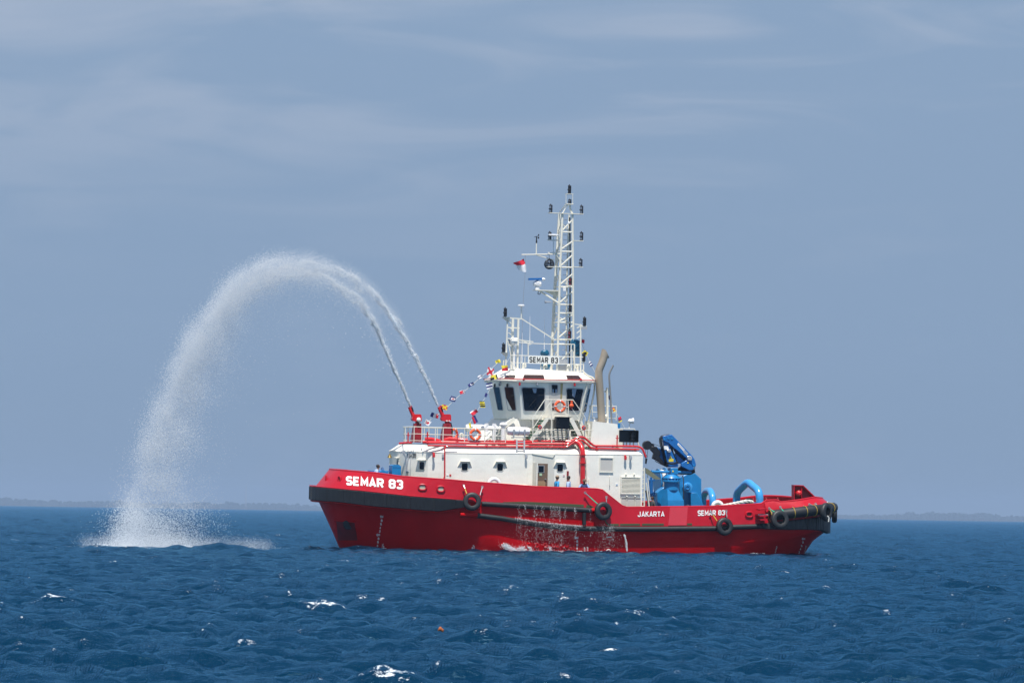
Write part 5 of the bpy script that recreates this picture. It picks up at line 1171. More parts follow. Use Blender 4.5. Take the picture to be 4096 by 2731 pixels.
gooseneck(2176, 1478, -2.0, .28, .06, .14); gooseneck(2270, 1489, -2.0, .4, .06, .14); gooseneck(2092, 1476, -1.9, .3, .06, .14); gooseneck(2310, 1490, -1.7, .42, .07, -.14)
m = MB(); m.box(P(2237, 1436, -1.2), P(2261, 1455, -.7)); m.box(P(2240, 1459, -1.0), P(2262, 1488, -.2)); part('equipment_box', m, GREYF, ship)
# ------------------------------------------------------------ lattice mast
YN, YFm = -.55, .55
mast = part('mast', MB().box(P(2226, 1484, YN), P(2302, 1494, YN) + Vector((0, 1.1, 0))), CREAM2, ship)
legs = [([(2250, 853), (2242, 1040), (2238, 1160), (2234, 1300), (2229, 1486)], YN, .068), ([(2290, 853), (2292, 1160), (2293, 1300), (2296, 1488)], YN, .066),
        ([(2238, 857), (2228, 1010), (2219, 1160), (2212, 1300), (2205, 1484)], YFm, .07), ([(2277, 860), (2270, 1040), (2267, 1200), (2265, 1486)], YFm, .06)]
for L_, Y, r in legs:
    m = MB()
    if r == .07: m.v = []; [m.bar(P(*a, Y), P(*b_, Y), .10, .16) for a, b_ in zip(L_[:-1], L_[1:])]
    else: m.tube([P(x, y, Y) for x, y in L_], r, 10)
    part('mast_leg', m, CREAM2, mast)
hz_ = (928, 1006, 1069, 1147, 1218, 1252, 1289, 1358, 1376)
def lx(k, y): return interp([(b_, a) for a, b_ in legs[k][0]], y)
for y in hz_:
    for k0, k1, Y0, Y1, r in ((0, 1, YN, YN, .045), (2, 3, YFm, YFm, .035), (0, 2, YN, YFm, .035), (1, 3, YN, YFm, .035)):
        m = MB(); m.tube([P(lx(k0, y), y, Y0), P(lx(k1, y + 1), y + 1, Y1)], r, 6); part('cross_bar', m, CREAM2, mast)
for y0, y1 in ((925, 880), (998, 965), (1065, 1020), (1140, 1095), (1212, 1165), (1285, 1258), (1352, 1300), (1455, 1395)):
    m = MB(); m.tube([P(lx(0, y0), y0, YN), P(lx(1, y1), y1, YN)], .045, 6); part('diagonal_brace', m, CREAM2, mast)
    m = MB(); m.tube([P(lx(2, y1), y1, YFm), P(lx(3, y0), y0, YFm)], .03, 6); part('diagonal_brace', m, CREAM2, mast)
    m = MB(); m.tube([P(lx(2, y0), y0, YFm), P(lx(0, y1), y1, YN)], .03, 6); part('diagonal_brace', m, CREAM2, mast)
for i in range(30):
    y = 880 + i * 20; m = MB(); m.tube([P(2252 if y < 1200 else 2248, y, 0), P(2268, y, 0)], .012, 4); part('rung', m, STEEL, mast)
m = MB(); m.tube([P(2279, 870, -.2), P(2281, 1050, -.2), P(2280, 1210, -.2), P(2277, 1480, -.2)], .045, 6); part('cable_run', m, BLACK, mast)
# platforms and yards
for (a, b_, Y, w_) in (((2195, 852), (2332, 857), YN, .10), ((2192, 960), (2240, 963), YN, .10), ((2294, 963), (2332, 964), YN, .10), ((2294, 1068), (2330, 1070), YN, .10), ((2189, 1067), (2240, 1069), YN, .08), ((2268, 1142), (2286, 1143), YN - .3, .1), ((2265, 1250), (2284, 1251), YN - .3, .1), ((2262, 1355), (2284, 1357), YN - .3, .1)):
    A, B2 = P(*a, Y), P(*b_, Y); m = MB(); m.box((A.x, Y - w_ * 1.5, A.z - .02), (B2.x, Y + w_ * 2.2, A.z + .02)); part('lamp_platform', m, CREAM2, mast)
for a, b_, r, Y0, Y1 in (((2086, 1019), (2218, 1017), .035, -.1, .1), ((2145, 1020), (2216, 1041), .03, 0, .1), ((2192, 1011), (2242, 1016), .035, YN, YN), ((2154, 1160), (2236, 1213), .045, -.2, YN), ((2153, 1163), (2225, 1208), .02, .3, YFm), ((2250, 853), (2272, 817), .03, YN, YN), ((2236, 853), (2262, 820), .03, YFm, YN), ((2288, 853), (2281, 836), .06, YN, YN), ((2281, 836), (2279, 818), .06, YN, YN), ((2215, 1008), (2243, 1044), .03, YN, YN)):
    m = MB(); m.tube([P(*a, Y0), P(*b_, Y1)], r, 6); part('yard' if a[0] == 2086 else 'stay_strut', m, CREAM2, mast)
m = MB(); A, B2 = P(2137, 1160, -.2), P(2237, 1160, -.2); m.box((A.x, -.45, A.z - .03), (B2.x, .2, A.z + .02)); m.loft([P(2172, 1163, -.1), P(2236, 1163, -.1), P(2236, 1192, -.1)], [P(2172, 1163, -.06), P(2236, 1163, -.06), P(2236, 1192, -.06)]); part('radar_platform', m, CREAM2, mast)
m = MB()
for x in (2264, 2291): 
    for Y in (YN - .15, YN + .25): m.tube([P(x, 776, Y), P(x, 816, Y)], .018, 5)
a, b_ = P(2264, 776, YN), P(2291, 776, YN); m.box((a.x, YN - .15, a.z - .015), (b_.x, YN + .25, a.z + .015)); a = P(2264, 816, YN); m.box((a.x, YN - .2, a.z - .03), (b_.x, YN + .3, a.z + .02)); part('top_cage', m, CREAM2, mast)
# lanterns
def lantern_mb(h, red=False):
    m = MB(); k = h / .5
    m.lathe((0, 0, 0), [(.075, 0), (.10, .01), (.10, .04), (.07, .05)], 'Z', 12); m.lathe((0, 0, 0), [(.09, .19 * k), (.115, .21 * k), (.115, .25 * k), (.09, .27 * k)], 'Z', 12); m.lathe((0, 0, 0), [(.09, .42 * k), (.10, .44 * k), (.06, .48 * k), (.04, .48 * k), (.03, .53 * k), (.0, .54 * k)], 'Z', 12)
    m.box((.02, -.085, .03), (.09, .085, .46 * k)); return m
def lens_mb(h):
    m = MB(); k = h / .5; m.lathe((0, 0, 0), [(.08, .04), (.08, .2 * k)], 'Z', 12); m.lathe((0, 0, 0), [(.08, .26 * k), (.08, .43 * k)], 'Z', 12); return m
LM = {}
def lantern(px, pyb, h, Y, parent, kind=0):
    key = (round(h, 2), kind)
    if key not in LM:
        a = link('lantern', lantern_mb(h), BLACK); b2 = link('lens', lens_mb(h), {0: LENS, 1: REDLENS, 2: BLACK}[kind]); LM[key] = (a.data, b2.data); bpy.data.objects.remove(a); bpy.data.objects.remove(b2)
    p = P(px, pyb, Y)
    o = bpy.data.objects.new('lantern', LM[key][0]); col.objects.link(o); o.parent = parent; o.location = p; BASE[o.name] = Vector((0, 0, 0))
    l2 = bpy.data.objects.new('lens', LM[key][1]); col.objects.link(l2)
    if parent is ship: l2.parent = o
    else: l2.parent = parent; l2.location = p
for a in ((2277, 775, .5, YN, mast, 2), (2278, 815, .26, YN, mast, 0), (2202, 851, .48, YN, mast), (2325, 856, .5, YN, mast), (2198, 960, .48, YN, mast), (2325, 962, .5, YN, mast), (2322, 1068, .48, YN, mast), (2197, 1067, .46, YN, mast), (2280, 1142, .48, YN - .3, mast, 1), (2279, 1250, .46, YN - .3, mast, 2), (2277, 1354, .48, YN - .3, mast, 1),
          (2020, 1267, .52, YFR, ship, 2), (2013, 1409, .52, YFR, ship, 2), (2337, 1304, .52, -1.9, ship, 2), (2334, 1445, .5, -1.9, ship, 2)): lantern(*a)
# day-shape ball of black mesh
m = MB(); c = P(2197, 1057, -.3)
for i in range(8):
    a = math.pi * i / 8; m.torus(c, .29, .012, (math.cos(a), math.sin(a), 0), 24, 4)
for zz in (-.2, -.1, 0, .1, .2): m.torus(c + Vector((0, 0, zz)), math.sqrt(.29 ** 2 - zz ** 2), .010, (0, 0, 1), 24, 4)
m.tube([c + Vector((0, 0, .3)), P(2197, 1020, -.2)], .01, 4); part('mesh_ball_shape', m, BLACK, mast)
MESH = addmat('fine_black_mesh', (.02, .025, .035), .7, alpha=.38); m = MB(); m.ball(c, .285, 20, 12); part('ball_netting', m, MESH, mast)
# wind vane, dish, radar
m = MB(); a = P(2145, 1016, 0); t_ = P(2146, 968, 0); m.tube([a, t_], [.04, .03], 8); part('vane_pole', m, CREAM2, mast)
m = MB(); m.tube([t_, t_ + Vector((0, 0, .3))], .035, 6); m.bar(t_ + Vector((-.14, 0, .28)), t_ + Vector((.14, 0, .36)), .015, .03); m.ball(t_ + Vector((.11, 0, .25)), (.05, .02, .06)); m.ball(t_ + Vector((.12, 0, .42)), (.04, .02, .05)); m.ball(t_ + Vector((0, 0, .02)), (.05, .05, .12)); part('wind_vane', m, BLACK, mast)
m = MB(); c = P(2214, 941, YN - .2); m.lathe(c, [(.08, -.07), (.33, -.02), (.33, .02), (.25, .05)], 'Z', 20); m.tube([c, P(2213, 1018, YN)], .03, 6); part('flat_antenna', m, WHITE, mast)
c = P(2149, 1118, -.25); m = MB(); rb = part('radar', MB().lathe(P(2148, 1158, -.25), [(.14, 0), (.14, .1), (.09, .14), (.19, .26), (.2, .42), (.1, .5), (.05, .58)], 'Z', 14), WHITE, ship)
for dx_ in (-.16, .16): m = MB(); m.ball(P(2148, 1136, -.25) + Vector((dx_, -.05, 0)), (.10, .14, .14)); part('radar_housing', m, WHITE, rb)
m = MB(); A, B2 = P(2114, 1117, -.5), P(2167, 1116, -.3); m.loft(*[[v + Vector((0, -.08, -.05)), v + Vector((0, .08, -.05)), v + Vector((0, .08, .06)), v + Vector((0, -.08, .06))] for v in (A, B2)]); part('scanner', m, addmat('radar_scanner_blue', (.01, .13, .42), .35), rb)
m = MB(); c = P(2173, 1117, -.25); m.ball(c, (.13, .12, .085)); part('scanner_end', m, WHITE, rb)
m = MB(); m.tube(arc([P(2155, 1166, -.2), P(2150, 1175, -.2), P(2160, 1178, -.2), P(2162, 1168, -.2)], .05), .02, 5); part('cable_loop', m, BLACK, rb)
m = MB(); m.tube([P(2183, 1208, -.4), P(2205, 1208, -.4)], [.05, .03], 8); m.lathe(P(2181, 1208, -.4), [(.09, -.02), (.04, .1)], 'X', 10); part('loud_hailer', m, GREYF, mast)
m = MB(); m.box(P(2253, 1150, YN - .1), P(2262, 1164, YN)); m.box(P(2263, 1262, YN - .1), P(2270, 1280, YN)); part('junction_box', m, WHITE, mast)
m = MB(); m.ball(P(2275, 892, YN), (.06, .06, .1)); part('horn_lamp', m, WHITE, mast)
# ------------------------------------------------------------ fire monitors
def monitor(dx, Y, lamp):
    q = lambda px, py, y=Y: P(px + dx, py, y)
    m = MB(); b0, t0 = [(1644, 1768), (1686, 1768)], [(1656, 1693), (1682, 1693)]
    A = [q(*b0[0]) + Vector((0, -.3, 0)), q(*b0[1]) + Vector((0, -.3, 0)), q(*b0[1]) + Vector((0, .3, 0)), q(*b0[0]) + Vector((0, .3, 0))]
    B_ = [q(*t0[0]) + Vector((0, -.17, 0)), q(*t0[1]) + Vector((0, -.17, 0)), q(*t0[1]) + Vector((0, .17, 0)), q(*t0[0]) + Vector((0, .17, 0))]
    m.loft(A, B_); ped = part('fire_monitor', m, DRED, ship, label='red fire monitor turret throwing a jet of water')
    m = MB(); m.lathe(q(1671, 1695), [(.2, -.1), (.2, .02), (.15, .04), (.15, .14)], 'Z', 14); part('swivel', m, DRED, ped)
    m = MB(); m.prism([q(1647, 1668), (q(1650, 1659)), q(1655, 1656), q(1679, 1656), q(1683, 1661), q(1684, 1683), q(1672, 1686), q(1650, 1683), q(1645, 1675)], Y - .2, Y + .2); part('head', m, REDP, ped)
    m = MB(); m.tube([q(1657, 1672), q(1648, 1650), q(1640, 1633)], [.12, .115, .10], 12); part('barrel', m, REDP, ped)
    m = MB(); m.tube([q(1640, 1634), q(1637, 1627)], .09, 12); m.tube(arc([q(1641, 1622), q(1646, 1624), q(1650, 1640)], .1), .03, 6); part('nozzle', m, REDP, ped)
    m = MB(); m.tube([q(1647, 1628, Y - .1), q(1653, 1645, Y - .1)], .045, 8); part('actuator', m, BLACK, ped)
    if lamp: m = MB(); m.ball(q(1675, 1678, Y - .3), (.13, .1, .13), 12, 8); m.tube([q(1675, 1680, Y - .3), q(1680, 1694, Y - .2)], .03, 6); part('spot_lamp', m, WHITE, ped)
    else: m = MB(); m.tube(arc([q(1684, 1690, Y - .1), q(1692, 1720, Y - .2), q(1688, 1750, Y - .2)], .2), .05, 8); part('hose', m, BLACK, ped)
    return ped
monitor(0, 1.9, True); monitor(118, -2.0, False)
mb = MB(); 
for px in (1786, 1792, 1799): mb.box(P(px - 2, 1680, -2.22), P(px + 1, 1685, -2.22) + Vector((0, .02, 0)))
part('stencil_mark', mb, WPAINT, ship, kind='stuff')
m = MB(); m.tube([P(1778, 1762, -2.2), P(1800, 1757, -2.4), P(1870, 1760, -2.6)], [.14, .15, .10], 12); part('fire_main', m, REDP, ship)
m = MB(); m.tube([P(1700, 1757, 0), P(1725, 1757, 0), P(1760, 1765, 0)], .13, 12); part('fire_main', m, REDP, ship)
# ------------------------------------------------------------ anchor windlass and locker on the fore deck
def local(name, label, cat, base, group=None): return thing(name, label, cat, base, group)
YW0 = -2.2
m = MB(); m.lathe(P(1528, 1905, YW0), [(.34, -.3), (.36, -.26), (.3, -.2), (.3, .2), (.36, .26), (.34, .3)], 'Y', 20); wl_ = part('windlass', m, BLUE, ship)
m = MB(); m.tube([P(1470, 1882, YW0), P(1570, 1884, YW0)], .02, 6); part('control_shaft', m, BLUED, wl_)
for px, py, r in ((1530, 1878, .13), (1566, 1883, .20)):
    m = MB(); m.torus(P(px, py, YW0 - .1), r, .02, (1, .35, 0), 22, 5)
    c = P(px, py, YW0 - .1)
    for k in range(3): a = math.pi * k / 3; m.tube([c + Vector((-.35 * math.cos(a) * r, math.cos(a) * r, math.sin(a) * r)), c - Vector((-.35 * math.cos(a) * r, math.cos(a) * r, math.sin(a) * r))], .01, 4)
    m.tube([c, c + Vector((0, 0, -.6))], .025, 6); part('brake_wheel', m, BLUED, wl_)
for px, w_ in ((1483, .1), (1545, .08)): m = MB(); a = P(px, 1886, YW0); m.box(a + Vector((-w_, -.2, -.9)), a + Vector((w_, .2, .03))); part('bearing_stand', m, BLUE, wl_)
m = MB(); m.ball(P(1488, 1897, YW0), (.35, .3, .2)); part('chain_gypsy', m, addmat('dusty_blue', (.03, .12, .28), .6, var=.3), wl_)
a, b_ = P(1569, 1860, -2.7), P(1603, 1940, -2.7)
m = MB(); m.prism([(a.x, 0, b_.z), (b_.x, 0, b_.z), (b_.x, 0, a.z - .05), (b_.x - .12, 0, a.z + .03), (a.x + .1, 0, a.z + .03), (a.x, 0, a.z - .02)], -2.7, -1.9); lk = part('locker', m, BLUE, ship)
m = MB(); m.box((a.x + .03, -2.712, a.z - .13), (b_.x - .03, -2.7, a.z - .115)); part('lid_seam', m, BLUED, lk)
# ------------------------------------------------------------ crane (bolted down abaft the house)
YK = -2.9
def K(u, v): return (2580 + .2232 * u, 1700 + .2232 * v)
def KP(u, v, Y=YK): return P(*K(u, v), Y)
def kpoly(pts, Y0, Y1, name, m, parent, bev=True):
    mb = MB(); mb.prism([P(*K(a, b_), (Y0 + Y1) / 2) for a, b_ in pts], Y0, Y1); o = part(name, mb, m, parent)
    md = o.modifiers.new('edge', 'BEVEL'); md.width = .025; md.segments = 2; md.limit_method = 'ANGLE'; return o
mb = MB(); A = [KP(270, 1560), KP(270, 1560), KP(408, 1560), KP(706, 1560)]
lo = [KP(268, 1600, YK), KP(410, 1600, YK - .55), KP(706, 1600, YK - .55), KP(706, 1600, YK + .7), KP(268, 1600, YK + .7)]
mi = [KP(300, 1300, YK), KP(410, 1348, YK - .5), KP(694, 1345, YK - .5), KP(694, 1345, YK + .6), KP(300, 1300, YK + .6)]
hi = [KP(345, 1150, YK - .1), KP(400, 1150, YK - .35), KP(590, 1150, YK - .3), KP(590, 1150, YK + .4), KP(345, 1150, YK + .4)]
mb.loft(lo, mi, caps=False); mb.loft(mi, hi); crane = part('crane', mb, BLUE, ship, label='blue knuckle boom deck crane folded on its pedestal', sharp=15)
def kl(u, v0, prof, name, m): mb = MB(); mb.lathe(KP(u, v0), [(r * .2232 * M1, -(v - v0) * .2232 * M1) for r, v in prof], 'Z', 28); return part(name, mb, m, crane)
kl(473, 1150, [(138, 1160), (136, 1100), (137, 1030), (150, 1010)][::-1][::-1], 'slewing_column', BLUE)
kl(470, 1010, [(172, 1012), (172, 988), (168, 984)], 'slewing_ring', BLUE)
kl(470, 960, [(150, 984), (150, 948)], 'bolt_ring', BLUED)
for k in range(16):
    a = 2 * math.pi * k / 16 + .1; c = KP(470, 968); m = MB(); m.box(c + Vector((math.cos(a) * .5 - .035, math.sin(a) * .5 - .035, -.1)), c + Vector((math.cos(a) * .5 + .035, math.sin(a) * .5 + .035, .08))); part('ring_bolt', m, BLUE, crane)
kl(470, 945, [(172, 948), (168, 940), (100, 880)], 'turret_cone', BLUE)
kpoly([(432, 765), (560, 765), (570, 880), (436, 880)], YK - .32, YK + .3, 'slew_box', BLUE, crane)
m = MB(); m.tube([KP(112, 835, YK - .15), KP(432, 838, YK - .15)], .075, 14); m.tube([KP(112, 832, YK - .15), KP(160, 833, YK - .15)], .09, 14); part('slew_cylinder', m, BLUE, crane)
m = MB(); m.tube([KP(570, 842, YK - .15), KP(828, 845, YK - .15)], .085, 14); part('slew_cylinder', m, BLUE, crane)
kpoly([(570, 790), (640, 735), (790, 810), (880, 790), (890, 850), (800, 890), (570, 880)], YK + .1, YK + .4, 'valve_block', BLACK, crane)
kpoly([(305, 230), (400, 300), (445, 430), (540, 650), (578, 700), (575, 750), (400, 750), (375, 650), (320, 420)], YK - .22, YK + .22, 'column', BLUED, crane)
kpoly([(262, 300), (262, 230), (300, 185), (395, 163), (430, 163), (430, 176), (320, 200), (285, 240), (300, 420), (375, 640), (400, 742), (385, 742), (330, 560)], YK - .3, YK - .0, 'boom_guard', BLACK, crane)
bm_ = kpoly([(300, 200), (345, 185), (465, 168), (500, 200), (830, 545), (875, 610), (900, 700), (892, 745), (860, 750), (800, 690), (735, 600), (600, 480), (480, 385), (400, 310), (315, 290)], YK - .34, YK - .02, 'boom', BLUED, crane)
kpoly([(650, 680), (725, 630), (770, 660), (872, 770), (840, 805), (780, 808), (640, 735)], YK - .4, YK - .1, 'boom_root', BLUED, crane)
kpoly([(420, 340), (480, 378), (525, 560), (600, 690), (540, 660)], YK - .1, YK + .1, 'boom_cylinder', BLACK, crane)
kpoly([(530, 500), (640, 560), (735, 640), (650, 690), (560, 680)], YK + .0, YK + .25, 'lower_boom', BLUED, crane)
kpoly([(490, 400), (560, 440), (740, 610), (700, 640), (560, 520)], YK - .05, YK + .12, 'inner_rod', BLACK, crane)
kpoly([(200, 392), (300, 440), (385, 720), (330, 690), (245, 560), (265, 500)], YK - .0, YK + .3, 'jib', BLUED, crane)
kpoly([(92, 382), (150, 378), (200, 385), (262, 470), (268, 520), (245, 560), (385, 720), (400, 752), (330, 715), (215, 640), (125, 595), (150, 500), (92, 440)], YK - .12, YK + .12, 'jib_extension', BLACK, crane)
m = MB(); m.tube([KP(178, 640, YK - .1), KP(290, 700, YK - .1), KP(400, 750, YK - .1)], .02, 6); part('hose', m, BLACK, crane)
m = MB(); m.lathe(KP(35, 358), [(.24, -.14), (.26, -.12), (.26, .12), (.24, .14)], 'Y', 20); m.prism([KP(35, 305), KP(130, 330), KP(165, 360), KP(150, 378), KP(40, 412)], YK - .1, YK + .1); part('hoist_drum', m, BLACK, crane)
for A_, B2 in (((135, 330), (275, 378)), ((15, 412), (8, 600)), ((55, 412), (36, 560))): m = MB(); m.tube([KP(*A_), KP(*B2)], .012, 4); part('hoist_wire', m, BLACK, crane)
m = MB(); m.tube([KP(25, 595), KP(15, 690)], [.07, .05], 8); m.torus(KP(20, 560), .07, .02, (0, 1, 0), 12, 5); part('hook_block', m, BLACK, crane)
kpoly([(590, 322), (602, 320), (712, 438), (690, 470), (578, 350)], YK - .352, YK - .33, 'name_plate', WHITE, crane)
kpoly([(712, 446), (778, 508), (748, 548), (682, 482)], YK - .35, YK - .33, 'grey_plate', GREYF, crane)
kpoly([(604, 338), (700, 438), (694, 446), (598, 346)], YK - .356, YK - .352, 'plate_lettering', GREYF, crane)
kpoly([(335, 372), (415, 362), (425, 432), (345, 442)], YK - .24, YK - .21, 'white_plate', WHITE, crane)
SILV = addmat('silver_lamp', (.55, .56, .58), .25, metal=.4, var=.3, vscale=14)
kpoly([(748, 550), (820, 548), (842, 590), (828, 634), (760, 628)], YK - .48, YK - .3, 'work_lamp', SILV, crane); kpoly([(385, 436), (452, 430), (464, 470), (440, 494), (392, 480)], YK - .4, YK - .2, 'work_lamp', SILV, crane)
kpoly([(456, 540), (484, 598), (432, 598)], YK - .232, YK - .22, 'warning_triangle', YELLOW, crane); kpoly([(425, 604), (512, 602), (510, 654), (427, 656)], YK - .232, YK - .22, 'warning_plate', YELLOW, crane)
kpoly([(456, 556), (470, 590), (446, 590)], YK - .238, YK - .232, 'warning_symbol', BLACKP, crane); kpoly([(770, 650), (790, 684), (752, 684)], YK - .42, YK - .40, 'warning_triangle', YELLOW, crane); kpoly([(500, 800), (522, 838), (482, 838)], YK - .34, YK - .32, 'warning_triangle', YELLOW, crane)
m = MB(); m.tube(arc([KP(380, 660, YK - .25), KP(470, 690, YK - .32), KP(585, 655, YK - .25)], .3), .025, 6); m.tube(arc([KP(385, 680, YK - .25), KP(480, 705, YK - .32), KP(585, 675, YK - .25)], .3), .025, 6); m.tube(arc([KP(870, 755, YK - .3), KP(868, 800, YK - .3), KP(840, 850, YK - .2)], .2), .02, 6); m.tube(arc([KP(892, 750, YK - .3), KP(890, 820, YK - .3), KP(850, 870, YK - .2)], .2), .02, 6); m.tube([KP(670, 905, YK - .1), KP(690, 960, YK - .25), KP(692, 1330, YK - .4)], .03, 6)
part('hydraulic_hoses', m, BLACK, crane, kind='stuff')
for u, v in ((348, 255), (420, 235), (483, 243), (878, 722)): m = MB(); m.lathe(KP(u, v, YK - .35), [(.06, -.02), (.07, .02)], 'Y', 12); part('pivot_pin', m, BLUE, crane)
# ------------------------------------------------------------ towing winch
YWi = -.9
def kq(pts, Y0, Y1, name, m, parent): return kpoly(pts, Y0, Y1, name, m, parent)
win = kpoly([(610, 930), (740, 880), (885, 860), (998, 965), (1000, 1240), (1040, 1560), (610, 1560)], YWi, YWi + .25, 'towing_winch', BLUE, ship); win['label'] = 'blue towing winch housing with rope drum'
kq([(805, 1205), (920, 1205), (1035, 1430), (1040, 1560), (810, 1560)], YWi - .35, YWi - .002, 'winch_foot', BLUE, win)
m = MB(); c = KP(760, 1115, YWi - .3); m.lathe(c, [(.22, .3), (.20, .1), (.27, .02), (.30, -.06), (.27, -.12), (.19, -.14)], 'Y', 26); part('warping_drum', m, BLUEL, win)
m = MB(); c = KP(760, 1115, YWi - .45); m.lathe(c, [(.19, .0), (.185, -.004)], 'Y', 22); part('drum_face', m, BLUED, win); m = MB(); m.torus(c + Vector((0, -.01, 0)), .11, .03, (0, 1, 0), 20, 6); part('drum_face_ring', m, BLUE, win)
m = MB(); c = KP(300, 1020, .2); m.torus(c, .62, .12, (1, .0, 0), 40, 10); rd = part('rope_coil', m, ROPE, win)
m = MB(); m.lathe(KP(225, 1020, .2), [(.78, -.03), (.78, .03)], 'X', 32); m.lathe(KP(345, 1020, .2), [(.85, -.03), (.85, .03)], 'X', 32); part('drum_flange', m, BLUE, win)
m = MB(); m.lathe(KP(225, 1020, .2), [(.55, 0), (.55, .5)], 'X', 28); part('drum_barrel', m, BLUE, win)
kq([(195, 1205), (250, 1150), (330, 1100), (330, 1560), (195, 1560)], -1.2, -.6, 'gear_case', BLUE, win); kq([(200, 1180), (300, 1180), (300, 1560), (150, 1560), (140, 1250)], -.5, 0, 'motor_case', BLUED, win)
m = MB(); m.tube([KP(110, 975, -1.5), KP(110, 1250, -1.5)], .11, 14); m.tube([KP(112, 930, -1.5), KP(112, 1000, -1.5)], .07, 12); m.box(KP(70, 975, -1.6), KP(146, 1000, -1.3)); m.tube([KP(90, 1000, -1.5), KP(40, 1560, -1.5)], .05, 8); part('tensioner', m, BLUED, win)
m = MB()
for (u0, v0, u1, v1) in ((20, 1215, 120, 1250), (40, 1190, 110, 1240), (60, 1300, 180, 1180), (100, 1330, 180, 1210), (90, 1280, 190, 1260)): m.tube([KP(u0, v0, -1.7), KP(u1, v1, -1.7)], .04, 6)
part('valve_levers', m, BLUED, win, kind='stuff')
m = MB(); m.ball(KP(765, 1450, -2), (.12, .1, .1)); m.tube([KP(730, 1468, -2), KP(770, 1435, -2)], .03, 6); part('shackle_fitting', m, STEEL, ship)
# folded gangway plate and ladder behind the house
m = MB(); m.loft([KP(8, 765, -3.2), KP(45, 778, -3.2), KP(290, 970, -3.2), KP(180, 968, -3.2), KP(15, 862, -3.2)], [v + Vector((0, .06, 0)) for v in (KP(8, 765, -3.2), KP(45, 778, -3.2), KP(290, 970, -3.2), KP(180, 968, -3.2), KP(15, 862, -3.2))]); part('folded_gangway', m, addmat('drab_grating', (.17, .18, .12), .7, var=.3, vscale=20, bump=.5, bscale=40), ship)
lad = part('ladder', MB().tube([P(2577, 1870, -3.5), P(2577, 2031, -3.5)], .05, 6), CREAM2, ship)
m = MB(); m.tube([P(2585, 1930, -3.3), P(2597, 2031, -3.3)], .045, 6); m2 = MB(); m2.tube([P(2590, 1900, -3.1), P(2600, 2000, -3.1)], .03, 6); part('stile', m, CREAM2, lad); part('stile', m2, CREAM2, lad)
for i in range(9): m = MB(); y = 1880 + i * 18; m.tube([P(2567, y, -3.5), P(2580, y + 1, -3.5)], .025, 5); part('rung', m, CREAM2, lad)
m = MB(); m.tube([P(2585, 1960, -3.0), P(2598, 2031, -3.0)], .07, 8); part('rolled_hose', m, BLACK, ship)
# ------------------------------------------------------------ towing staples on the after deck
def hoop(Yn, Yf, pts, r, label):
    pp = [P(a, b_, Yn + (Yf - Yn) * t) for a, b_, t in pts]; mb = MB(); mb.tube(arc(pp, .45, 6), r, 18); o = part('towing_staple', mb, BLUEL, ship, label=label)
    return o
h1 = hoop(-1.1, 1.3, [(2812, 2060, 1), (2812, 1985, 1), (2826, 1962, .8), (2842, 1962, .3), (2851, 1985, 0), (2851, 2060, 0)], .20, 'smaller blue towing hoop behind the winch')
h2 = hoop(-1.5, 1.6, [(2946, 2060, 1), (2946, 1970, 1), (2985, 1932, .55), (2996, 1930, .45), (3038, 1965, 0), (3040, 2060, 0)], .225, 'tall blue bent towing hoop on the after deck')
m = MB(); m.tube([P(2946, 2010, 1.6), P(2946, 2060, 1.6)], .23, 18); part('shaded_leg', m, addmat('painted_leg_shade', (.20, .26, .30), .4, var=.4, vscale=5), h2)  # grey sleeve with the far leg's shade put into its colour
m = MB(); c = P(2870, 2026, -1.6); m.torus(c, .26, .13, (.15, 1, 0), 30, 12); part('rope_fairlead_ring', m, WHITE, ship)
m = MB(); m.lathe(P(2822, 2030, -1.9), [(.25, -.3), (.25, -.02), (.3, 0), (.3, .04)], 'Z', 20); part('capstan', m, BLACK, ship)
m = MB(); m.ball(P(2996, 1997, .3), (.2, .2, .08)); m.tube([P(2985, 1997, .3), P(3010, 1999, .3)], .05, 6); m.lathe(P(2996, 2004, .3), [(.26, -.1), (.26, 0)], 'Z', 16); part('bollard_cap', m, BLACK, ship)
m = MB(); m.box(P(2960, 2007, .2), P(3030, 2022, .2) + Vector((0, .5, 0))); part('bollard_block', m, BLUED, ship)
# tow rope
pts = [P(2872, 2030, -1.6), P(2892, 2022, -1.5), P(2930, 2015, -1.4), P(2965, 2008, -1.3), P(2985, 2003, -1.2), P(3008, 2006, -1.1), P(3014, 2012, -1.0)]
mb = MB(); pp = arc(pts, .3, 4); dd = []
for i in range(len(pp) - 1):
    k = max(1, int((pp[i + 1] - pp[i]).length / .05))
    for j in range(k): dd.append(pp[i].lerp(pp[i + 1], j / k))
for st_ in range(3):
    q = []
    for i, p in enumerate(dd): a = i * .55 + st_ * 2.094; q.append(p + Vector((0, math.cos(a), math.sin(a))) * .05)
    mb.tube(q, .055, 6)
solo('tow_rope', mb, ROPE, 'thick white twisted tow rope lying between the white ring and the tall blue hoop', 'rope', P(2950, 2012, -1.4), kind=None)
